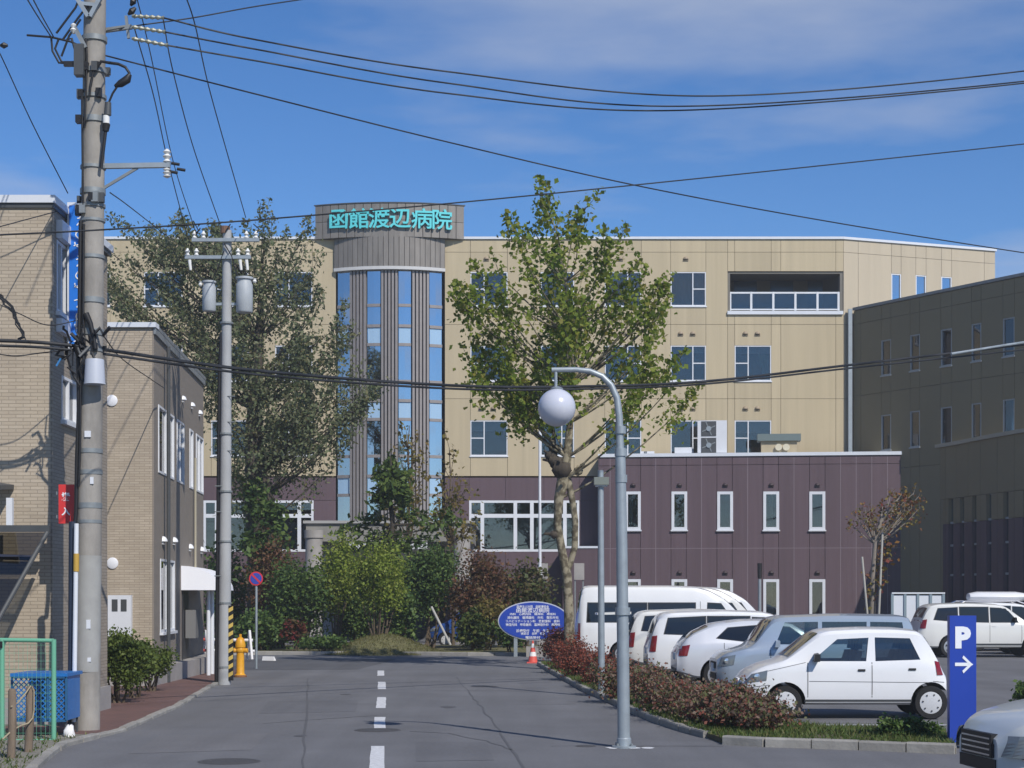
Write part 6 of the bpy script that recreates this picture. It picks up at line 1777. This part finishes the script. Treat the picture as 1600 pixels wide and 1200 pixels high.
BARK = mat('dark_bark', (.055, .045, .035), .9, .3, 5, bump=.6, bscale=18, stretch=(2, 2, .5))
TWIG = mat('twig', (.10, .075, .05), .9, .2, 6)
def bark_mottled():
    m = mat('mottled_bark', (.25, .22, .15), .85, .1, 5, bump=.4, bscale=20)
    t = m.node_tree; b = t.nodes['Principled BSDF']
    g = t.nodes.new('ShaderNodeNewGeometry'); v = t.nodes.new('ShaderNodeTexNoise'); v.inputs['Scale'].default_value = 7; v.inputs['Detail'].default_value = 3
    t.links.new(g.outputs['Position'], v.inputs['Vector'])
    r = t.nodes.new('ShaderNodeValToRGB'); e = r.color_ramp.elements
    e[0].position = .40; e[0].color = (.085, .07, .045, 1); e[1].position = .56; e[1].color = (.25, .22, .155, 1)
    x = e.new(.48); x.color = (.15, .13, .085, 1)
    t.links.new(v.outputs['Fac'], r.inputs[0]); t.links.new(r.outputs[0], b.inputs['Base Color'])
    return m
MOTT = bark_mottled()

def crown_targets(rows, Y, m, depth=.9, seed=0, edge=0.0):
    """cluster centres inside an outline given as (py, left, right) rows, with real depth"""
    rg = np.random.default_rng(seed)
    rows = sorted(rows); ys = np.array([r[0] for r in rows]); l = np.array([r[1] for r in rows]); r_ = np.array([r[2] for r in rows])
    yy = np.linspace(ys[0], ys[-1], 200); wd = np.interp(yy, ys, r_ - l); pr = wd / wd.sum()
    out_ = []
    for i in range(m):
        y = rg.choice(yy, p=pr); a, b = np.interp(y, ys, l), np.interp(y, ys, r_)
        t = rg.uniform(-1, 1); t = math.copysign(abs(t) ** (1 - edge), t)
        px = (a + b) / 2 + t * (b - a) / 2
        hw = (b - a) / 2 * Y / F * depth
        dy = rg.uniform(-1, 1) * hw * math.sqrt(max(0, 1 - t * t))
        out_.append(np.array(P3(px, y, Y)) + np.array((0, dy, 0)))
    return np.array(out_)

def branchy(mb, start, end, r0, r1, bend=.3, n=6):
    a = Vector(start); b = Vector(end); d = b - a
    c = a + d * .45 + Vector((random.uniform(-1, 1) * bend * .3, random.uniform(-1, 1) * bend * .3, -abs(d.xy.length) * bend * .25))
    pts = []
    for i in range(n + 1):
        t = i / n; pts.append(a * (1 - t) ** 2 + c * 2 * t * (1 - t) + b * t * t)
    mb.tube(pts, [r0 + (r1 - r0) * (i / n) ** .7 for i in range(n + 1)], 6, cap=False)
    return pts

def foliage_tree(name, label, base, trunk, rows, Y, m, per, clump, lsize, lm, bm, group=None, seed=1, depth=.9, flat=.75, thin=.06, along=.0, up=.35, elong=1.5, edge=0.0, limb=.055, category='tree', shoot=.9):
    o = thing(name, label, category, base, group=group)
    q = MB(); q.tube([t[0] for t in trunk], [t[1] for t in trunk], 14, cap=True)
    q.build('trunk', bm, o, smooth=60)
    tg = crown_targets(rows, Y, m, depth, seed, edge)
    axis = [t for t in trunk]
    br = MB(); pts = []
    rg = np.random.default_rng(seed + 50)
    heads = trunk[-3:] if len(trunk) > 3 else trunk[-1:]
    for c in tg:
        # leave the trunk somewhat below the clump
        h = min(trunk, key=lambda t: abs(t[0][2] - (c[2] - .9 - .45 * abs(c[0] - t[0][0]))))
        rr = min(limb, h[1] * .6)
        path = branchy(br, h[0], c, rr, .012, bend=.5)
        k = max(4, int(per * rg.uniform(.5, 1.5)))
        # an upright shoot with leaves strung along it, thinning to the tip
        ln = shoot * rg.uniform(.6, 1.3)
        dr = np.array((rg.normal() * .25 + .22 * (c[0] - trunk[-2][0][0]), rg.normal() * .25, 1.0)); dr /= np.linalg.norm(dr)
        t_ = rg.uniform(0, 1, size=k) ** 1.15
        wdt = clump * (1.05 - .75 * t_)
        p = rg.normal(size=(k, 3)) * wdt[:, None] * np.array((1, 1, flat))
        pts.append(p + c + dr[None, :] * ((t_ - .6) * ln)[:, None])
        br.tube([tuple(c - dr * .1 * ln), tuple(c + dr * .38 * ln)], [.012, .004], 4, cap=False)
        if along:
            for q_ in path[3:]:
                kk = int(per * along); pts.append(rg.normal(size=(kk, 3)) * clump * .5 + np.array(q_))
    br.build('branches', bm, o, smooth=60)
    pts = np.concatenate(pts)
    link('crown', leaves_mesh('crown', pts, lsize, up, elong), lm, o)
    return o

PLANE = leafmat('plane_leaves', [(.13, .19, .022), (.17, .24, .03), (.21, .28, .04), (.26, .30, .05), (.24, .21, .04)], 0.5)
WILLOW = leafmat('grey_green_leaves', [(.105, .14, .06), (.135, .165, .078), (.165, .19, .10), (.19, .205, .12), (.185, .165, .07)], 0.42)
DARKG = leafmat('evergreen_leaves', [(.04, .08, .022), (.062, .115, .03), (.095, .155, .038), (.14, .20, .05)], 0.32)
BRIGHT = leafmat('yellow_green_leaves', [(.14, .20, .026), (.20, .27, .036), (.26, .32, .05), (.30, .33, .08)], 0.45)
RUSSET = leafmat('russet_leaves', [(.11, .052, .030), (.17, .075, .042), (.14, .09, .042), (.09, .075, .03)], 0.35)
HEDGE = leafmat('red_hedge_leaves', [(.19, .05, .036), (.21, .08, .055), (.19, .12, .09), (.22, .17, .13), (.12, .13, .05), (.09, .11, .035)], 0.32)
PINE = leafmat('pine_needles', [(.04, .075, .018), (.075, .12, .026), (.12, .165, .034)], 0.25)
AUTUMN = leafmat('autumn_leaves', [(.20, .07, .02), (.22, .12, .02), (.18, .16, .02), (.10, .08, .03), (.22, .05, .04)], .35)
OLIVE = leafmat('olive_leaves', [(.14, .125, .03), (.21, .18, .045), (.17, .11, .04)], 0.4)

# tall mottled plane tree in the strip
YT = 45.6
b = Vector(((890 - 800) * YT / F, YT, .07))
T = lambda px, py, dy=0: tuple(P3(px, py, YT + dy))
pt = foliage_tree('plane_tree', 'leafy plane tree with mottled pale trunk behind the globe lamp', tuple(b),
    [((b.x, b.y, 0.0), .16), (T(889, 960), .135), (T(886, 900), .13), (T(878, 860), .11), (T(871, 820), .105), (T(873, 780), .13), (T(880, 750), .17), (T(886, 715), .12), (T(891, 660), .09), (T(894, 600), .075), (T(891, 520), .06), (T(884, 440), .04), (T(872, 370), .02)],
    [(302, 852, 868), (330, 832, 925), (352, 800, 1000), (385, 782, 1010), (420, 765, 1012), (445, 738, 1015), (468, 718, 1045), (500, 722, 1040), (540, 730, 1030), (575, 735, 1060), (598, 742, 1085), (625, 760, 1080), (648, 830, 1060)], YT,
    96, 118, .235, .115, PLANE, MOTT, seed=5, flat=.8, along=.02, up=.2, elong=1.2, limb=.04, shoot=1.45)
q = MB()                                  # second bole, fused low down and at the pollard head
q.tube([T(888, 890), T(898, 855), T(899, 815), T(894, 780), T(887, 748)], [.08, .09, .085, .09, .10], 12); q.build('second_bole', MOTT, pt, smooth=60)
for (px, py, r_) in ((868, 722, .20), (858, 712, .13), (903, 735, .13), (878, 735, .26), (910, 728, .08), (866, 835, .12)):
    q = MB(); c = P3(px, py, YT - .05); q.lathe([(0, -r_), (r_ * .7, -r_ * .6), (r_, 0), (r_ * .75, r_ * .55), (0, r_ * .9)], tuple(c), 10)
    for i, v in enumerate(q.v):
        d_ = Vector(v) - c; q.v[i] = tuple(c + d_ * random.uniform(.75, 1.3))
    q.build('pollard_knob', BARK if px < 880 else MOTT, pt, smooth=70)
for (x0, y0, x1, y1) in ((864, 715, 850, 704), (862, 720, 848, 718), (866, 712, 856, 695), (905, 735, 910, 726), (866, 834, 850, 834)):
    q = MB(); q.tube([P3(x0, y0, YT), P3(x1, y1, YT - .1)], [.06, .03], 7); q.build('stub', BARK, pt)
for path in (((868, 715), (866, 690), (864, 665), (862, 640)), ((886, 705), (888, 670), (896, 640))):
    q = MB(); q.tube([P3(x, y, YT) for x, y in path], [.06, .05, .04, .035][:len(path)], 8, cap=False); q.build('stem', BARK, pt)

# big grey-green tree on the left
YG = 64.0
b = Vector(((412 - 800) * YG / F, YG, 0))
T = lambda px, py, dy=0: tuple(P3(px, py, YG + dy))
bg_t = foliage_tree('broad_tree', 'large airy grey-green tree with dark thick trunk before the hospital', tuple(b),
    [((b.x, b.y, 0), .75), (T(412, 940), .62), (T(412, 880), .60), (T(410, 820), .62), (T(405, 780), .55), (T(400, 740), .42), (T(396, 690), .34), (T(398, 640), .28), (T(402, 590), .22), (T(405, 530), .17), (T(408, 460), .11), (T(410, 400), .05)],
    [(352, 395, 420), (375, 200, 470), (400, 172, 475), (440, 165, 500), (500, 168, 530), (550, 250, 575), (600, 320, 595), (650, 330, 585), (700, 340, 540), (745, 345, 520)], YG,
    150, 215, .30, .092, WILLOW, BARK, seed=11, flat=1.1, along=.02, up=.1, elong=1.7, depth=.6, limb=.07, shoot=2.9)
iv = MB(); pts = []
for (px, py, r_) in ((412, 900, .75), (415, 860, .85), (420, 830, .9), (405, 800, .7), (398, 770, .6), (430, 800, .4), (392, 850, .4)):
    pts.append(rng.normal(size=(260, 3)) * r_ * .45 + np.array(P3(px, py, YG - .5)))
link('ivy', leaves_mesh('ivy', np.concatenate(pts), .15), DARKG, bg_t)

def shrub(name, label, base, rx, ry, h, lm, n, ls, group=None, z0=.0, stems=5, lump=.22, seed=None, elong=1.5, up=.3, cat='shrub', twig=0.0, shell=.55):
    o = thing(name, label, cat, base, group=group)
    rg = np.random.default_rng(seed if seed is not None else int(abs(base[0] * 100 + base[1] * 17)))
    bx, by, bz = base
    k = max(10, int(14 + 10 * rx * h))
    # clumps over the dome
    cl = rg.normal(size=(k, 3)); cl /= np.linalg.norm(cl, axis=1)[:, None]
    cl *= (rg.uniform(shell, 1.0, size=k))[:, None]
    hc = (h - z0) / 2
    cs = np.stack([bx + cl[:, 0] * rx * .85, by + cl[:, 1] * ry * .85, bz + z0 + hc + cl[:, 2] * hc * .85], 1)
    idx = rg.integers(0, k, size=n)
    sc = np.array((rx, ry, hc)) * lump
    p = cs[idx] + rg.normal(size=(n, 3)) * sc
    p[:, 2] = np.maximum(p[:, 2], bz + .03)
    link('foliage', leaves_mesh('foliage', p, ls, up, elong), lm, o)
    mb = MB()
    for i in range(stems):
        c = cs[rg.integers(0, k)]
        r0 = .02 + .018 * h * .5
        branchy(mb, (bx + rg.uniform(-.15, .15) * rx, by + rg.uniform(-.15, .15) * ry, bz - .02), tuple(c), r0, .008, .3, 5)
    if twig:
        for i in range(int(twig)):
            c = cs[rg.integers(0, k)]; d_ = (c - np.array((bx, by, bz + z0 + hc))); e = c + d_ * .25 + np.array((0, 0, .08))
            mb.tube([tuple(c - d_ * .6), tuple(e)], [.006, .003], 4, cap=False)
    mb.build('stems', TWIG, o)
    return o

# russet hedge along the kerb: single bushes
hp_ = [(868, 1030, .98, 'first'), (890, 1048, .88, 'second'), (910, 1059, .80, 'third'), (934, 1070, .70, 'fourth'), (958, 1081, .68, 'fifth'), (986, 1093, .66, 'sixth'), (1015, 1103, .66, 'seventh'),
       (1046, 1113, .62, 'eighth'), (1078, 1122, .62, 'ninth'), (1112, 1130, .64, 'tenth'), (1146, 1137, .62, 'eleventh'), (1178, 1143, .52, 'twelfth and last')]
for i, (px, py, h, w) in enumerate(hp_):
    g_ = G(px, py, .07)
    shrub('hedge_shrub', 'russet hedge bush, %s along the kerb from the traffic cone' % w, (g_.x, g_.y, .07), .44 + .05 * (i % 3), .55, h, (leafmat('crimson_hedge_leaves', [(.22, .045, .03), (.26, .07, .04), (.20, .09, .06), (.14, .06, .04)], .34) if i < 4 else HEDGE), 3300, .038, group='russet hedge bushes along the kerb', lump=.30, stems=10, twig=110, up=.1)
g_ = G(1408, 1152, .07)
shrub('shrub', 'low green bush at the rear wheel of the small white hatchback', (g_.x, g_.y, .07), .34, .30, .32, DARKG, 1300, .04)
g_ = G(1452, 1152, .07)
shrub('shrub', 'dark leafy bush just left of the parking sign foot', (g_.x, g_.y, .07), .16, .18, .22, DARKG, 300, .04)
g_ = G(1612, 1108)
shrub('shrub', 'olive green bush at the right edge beyond the silver car', (g_.x, g_.y, 0), .38, .4, .52, DARKG, 900, .07)

# row of green shrubs by the lower tiled building
for i, (px, py, rx, h, lb) in enumerate(((184, 1098, .58, 1.25, 'leftmost'), (210, 1090, .52, 1.15, 'middle'), (235, 1080, .46, 1.0, 'rightmost'))):
    g_ = G(px, py, .045)
    shrub('shrub', 'dense green shrub, %s of three under the white wall cabinet' % lb, (g_.x, g_.y, .045), rx, .5, h, leafmat('privet_leaves', [(.06, .095, .02), (.10, .14, .03), (.15, .19, .04)], 0.35), 4600, .046, group='green shrubs by the lower tiled building', z0=.28, stems=9)

# planted island in front of the entrance
def isl(name, label, px, pyt, pyb, hwpx, Y, lm, n, ls, **kw):
    s = F / Y
    x = (px - 800) / s; zt = EYE + (HOR - pyt) / s; zb_ = max(.09, EYE + (HOR - pyb) / s)
    return shrub(name, label, (x, Y, .09), hwpx / s, min(hwpx / s, 1.6), zt - .09, lm, n, ls, z0=max(0, zb_ - .15), **kw)
isl('round_tree', 'bright yellow-green multi-stemmed small tree on top of the grassy mound', 592, 850, 955, 46, 59.2, BRIGHT, 6500, .075, stems=9, cat='tree', lump=.22)
isl('shrub', 'yellow-green tall bush left of the mound beside the left canopy column', 525, 836, 960, 36, 61.5, BRIGHT, 3600, .08, stems=6)
isl('evergreen_shrub', 'broad dark evergreen bush in front of the left canopy column', 470, 868, 1000, 48, 61.0, DARKG, 6720, .085, stems=6)
isl('evergreen_shrub', 'dark evergreen bush directly behind the bright tree on the mound', 560, 862, 1000, 50, 63.5, DARKG, 6720, .085, stems=6)
isl('evergreen_shrub', 'tall dense evergreen bush right of the mound top', 672, 852, 960, 46, 62.5, DARKG, 6500, .085, stems=6)
isl('evergreen_shrub', 'upright dark green bush right beside the bright tree on the mound', 632, 920, 1005, 24, 60.4, DARKG, 1800, .10, stems=4)
isl('maple_shrub', 'russet maple bush right of the tall evergreen bush', 752, 870, 985, 52, 62.0, RUSSET, 7040, .085, stems=7)
isl('maple_shrub', 'brown-green bush beside the oval guide sign', 818, 880, 985, 44, 63.0, leafmat('brown_green_leaves', [(.12, .075, .045), (.105, .105, .035), (.075, .105, .03)], 0.35), 3400, .11, stems=6)
isl('maple_shrub', 'russet bush under the big grey-green tree behind the no-parking sign', 432, 852, 1000, 44, 62.8, RUSSET, 5760, .085, stems=6)
isl('evergreen_shrub', 'shadowy dark bush behind the slender pole base', 352, 850, 1005, 42, 65.5, DARKG, 3400, .12, stems=5)
isl('evergreen_shrub', 'low dark bush behind the striped barrier', 405, 955, 1010, 44, 60.0, DARKG, 2200, .10, stems=5)
isl('evergreen_shrub', 'low clipped green bush at the foot of the left canopy column', 505, 990, 1012, 34, 58.8, DARKG, 1600, .09, stems=4)
isl('evergreen_shrub', 'low glossy bush with leaning stake right of the mound', 738, 950, 1010, 26, 59.6, leafmat('mixed_leaves', [(.03, .06, .015), (.07, .10, .02), (.12, .13, .03)], .3), 2600, .10, stems=5)
isl('evergreen_shrub', 'small yellow-green bush below the russet maple bush', 762, 935, 1005, 30, 60.0, OLIVE, 1600, .10, stems=5)
isl('flowering_shrub', 'small bush with dark red flowers left of the canopy column', 460, 970, 998, 20, 59.4, leafmat('red_flowers', [(.20, .02, .03), (.05, .07, .02), (.16, .03, .03)], .3), 900, .09, stems=4)
isl('evergreen_shrub', 'dark low bush under the left half of the oval guide sign', 795, 968, 1010, 26, 58.0, mat_d if False else DARKG, 1500, .09, stems=4)
# layered garden pine behind the mound
YQ = 63.6
T = lambda px, py, dy=0: tuple(P3(px, py, YQ + dy))
bq = ((607 - 800) * YQ / F, YQ, .09)
gp_ = thing('garden_pine', 'dark layered garden pine rising behind the bright tree on the mound', 'tree', bq)
q = MB(); q.tube([bq, T(608, 950), T(612, 900), T(606, 860), T(614, 820), T(609, 780), T(612, 740), T(610, 712)], [.16, .14, .13, .12, .10, .08, .05, .02], 10); q.build('trunk', BARK, gp_, smooth=60)
pts = []; br = MB()
for (px, py, rx_, k_) in ((610, 724, 9, 130), (600, 742, 14, 220), (624, 748, 14, 220), (610, 765, 22, 380), (596, 780, 14, 180), (630, 778, 12, 180), (580, 812, 22, 90), (642, 806, 26, 90), (550, 830, 26, 80), (680, 822, 32, 90), (604, 838, 30, 150), (662, 842, 32, 90), (620, 854, 28, 140), (698, 806, 18, 50), (562, 852, 28, 90)):
    c = np.array(T(px, py, random.uniform(-.6, .6))); branchy(br, T(609, py + 14), tuple(c), .045, .012, .3, 5)
    pts.append(rng.normal(size=(k_, 3)) * np.array((rx_ * YQ / F * .55, rx_ * YQ / F * .5, .16)) + c)
br.build('branches', BARK, gp_); link('needles', leaves_mesh('needles', np.concatenate(pts), .13, .5, 2.2), PINE, gp_)
# thin olive sapling right of the glass tower
YS = 66.5
T = lambda px, py, dy=0: tuple(P3(px, py, YS + dy))
bs = ((708 - 800) * YS / F, YS, .09)
foliage_tree('sapling', 'thin straggly olive sapling right of the glass stair tower', bs, [(bs, .07), (T(708, 900), .06), (T(706, 850), .05), (T(703, 800), .04), (T(704, 750), .03), (T(702, 700), .015)],
    [(668, 700, 706), (710, 692, 720), (760, 685, 738), (810, 680, 745), (840, 690, 740)], YS, 40, 16, .22, .12, OLIVE, TWIG, seed=21, limb=.02)
bs = ((640 - 800) * 65.5 / F, 65.5, .09); YS = 65.5
foliage_tree('sapling', 'thin straggly olive sapling in front of the glass stair tower centre', bs, [(bs, .07), (T(640, 900), .06), (T(638, 850), .05), (T(640, 780), .04), (T(637, 700), .03), (T(640, 665), .012)],
    [(655, 632, 645), (700, 615, 662), (760, 600, 668), (820, 600, 680)], YS, 40, 14, .24, .12, OLIVE, TWIG, seed=23, limb=.02)
# autumn tree near the wing, with stakes
YA = 69.0
T = lambda px, py, dy=0: tuple(P3(px, py, YA + dy))
ba = ((1362 - 800) * YA / F, YA, 0)
at = foliage_tree('autumn_tree', 'small staked tree with orange and yellow leaves beside the plum annex', ba, [(ba, .13), (T(1364, 900), .11), (T(1368, 850), .10), (T(1376, 815), .09), (T(1390, 795), .06), (T(1405, 778), .03)],
    [(768, 1392, 1438), (790, 1360, 1440), (808, 1325, 1425), (822, 1325, 1400)], YA, 30, 24, .20, .10, AUTUMN, mat('pale_bark', (.22, .19, .16), .9), seed=31, limb=.05)
pts = [rng.normal(size=(k_, 3)) * np.array((.22, .2, .28)) + np.array(T(px, py)) for px, py, k_ in ((1388, 858, 60), (1378, 880, 40), (1372, 910, 70), (1362, 930, 30))]
link('lower_foliage', leaves_mesh('lower', np.concatenate(pts), .14), AUTUMN, at)
for (x0, y0, x1, y1, lb) in ((1347, 870, 1358, 930, 'left'), (1379, 832, 1372, 930, 'right')):
    st_ = thing('tree_stake', 'pale %s support stake of the small autumn tree' % lb, 'stake', T(x1, 990, -.3))
    q = MB(); q.tube([T(x0, y0, -.3), T(x1, y1 + 60, -.35)], .045, 8); q.build('shaft', mat('pale_stake', (.38, .37, .34), .8), st_)
ls_ = thing('garden_stake', 'pale leaning stake with reddish tip among the bushes right of the mound', 'stake', tuple(P3(702, 1008, 58.9)))
q = MB(); q.tube([P3(674, 948, 58.9), P3(704, 1008, 58.7)], .045, 8); q.build('shaft', mat('pale_stake', (.38, .37, .34), .8), ls_)

# grass on the strip and the verge
GRASS = leafmat('grass_blades', [(.045, .085, .018), (.075, .125, .025), (.12, .15, .04), (.16, .15, .06)], .3)
def inside(poly, x, y):
    c = False; j = len(poly) - 1
    for i in range(len(poly)):
        if (poly[i][1] > y) != (poly[j][1] > y) and x < (poly[j][0] - poly[i][0]) * (y - poly[i][1]) / (poly[j][1] - poly[i][1]) + poly[i][0]: c = not c
        j = i
    return c
def grass(name, label, poly, n, h, z, seed):
    rg = np.random.default_rng(seed)
    xs_ = [p[0] for p in poly]; ys_ = [p[1] for p in poly]
    vs_ = np.empty((n, 3, 3)); i = 0
    while i < n:
        x = rg.uniform(min(xs_), max(xs_)); y = rg.uniform(min(ys_), max(ys_))
        if not inside(poly, x, y): continue
        if math.sin(x * 3.1 + y * .7) + math.sin(y * 2.3 - x) < rg.uniform(-2.4, .6): continue
        hh = h * rg.uniform(.35, 1.3); a = rg.uniform(0, 6.28); w = .010 + .006 * rg.uniform()
        dx_, dy_ = math.cos(a) * w, math.sin(a) * w; lx, ly = rg.normal(size=2) * hh * .45
        vs_[i] = ((x - dx_, y - dy_, z), (x + dx_, y + dy_, z), (x + lx, y + ly, z + hh)); i += 1
    me = bpy.data.meshes.new(name)
    me.vertices.add(n * 3); me.vertices.foreach_set('co', vs_.reshape(-1))
    me.loops.add(n * 3); me.loops.foreach_set('vertex_index', np.arange(n * 3, dtype=np.int32))
    me.polygons.add(n); me.polygons.foreach_set('loop_start', np.arange(0, n * 3, 3, dtype=np.int32)); me.polygons.foreach_set('loop_total', np.full(n, 3, dtype=np.int32))
    me.update(calc_edges=True)
    return tag(link(name, me, GRASS), label, 'grass', kind='stuff')
grass('grass', 'green grass and weeds under the russet hedge', strip_poly, 26000, .085, .07, 3)
grass('grass', 'sparse weeds on the verge under the green fence', vp, 3000, .06, .045, 4)
def mound_grass():
    n = 9000; rg = np.random.default_rng(9); v_ = np.empty((n, 3, 3))
    for i in range(n):
        t_ = math.sqrt(rg.uniform(0, .98)); a = rg.uniform(0, 6.283)
        x, y = IC.x + 2.5 * t_ * math.cos(a), IC.y + 2.2 * t_ * math.sin(a); z = .66 * (.5 + .5 * math.cos(math.pi * t_))
        h = rg.uniform(.03, .10); b = rg.uniform(0, 6.283); w = .014
        v_[i] = ((x - w * math.cos(b), y - w * math.sin(b), z), (x + w * math.cos(b), y + w * math.sin(b), z), (x + rg.normal() * h * .4, y + rg.normal() * h * .4, z + h))
    me = bpy.data.meshes.new('mound_grass'); me.from_pydata(v_.reshape(-1, 3).tolist(), [], [(3 * i, 3 * i + 1, 3 * i + 2) for i in range(n)])
    return tag(link('grass', me, leafmat('dry_grass', [(.10, .10, .03), (.15, .13, .05), (.12, .14, .035), (.19, .16, .08)], .3)), 'olive brown grass covering the low mound', 'grass', kind='stuff')
mound_grass()
mp_ = [(IC.x + 2.45 * math.cos(a), IC.y + 2.15 * math.sin(a)) for a in np.linspace(0, 6.28, 30)[:-1]]

# ================================================================== thin autumn haze
hz = bpy.data.materials.new('haze'); hz.use_nodes = True
t = hz.node_tree; t.nodes.clear()
ho = t.nodes.new('ShaderNodeOutputMaterial'); hv = t.nodes.new('ShaderNodeVolumePrincipled')
hv.inputs['Color'].default_value = (.93, .96, 1.0, 1); hv.inputs['Density'].default_value = 0.0009
hv.inputs['Anisotropy'].default_value = 0.2
t.links.new(hv.outputs[0], ho.inputs['Volume'])
q = MB(); q.box(-905, 905, -65, 1505, -1.0, 24.0)
tag(q.build('haze', hz), 'thin pale haze in the autumn air', 'haze', kind='stuff')
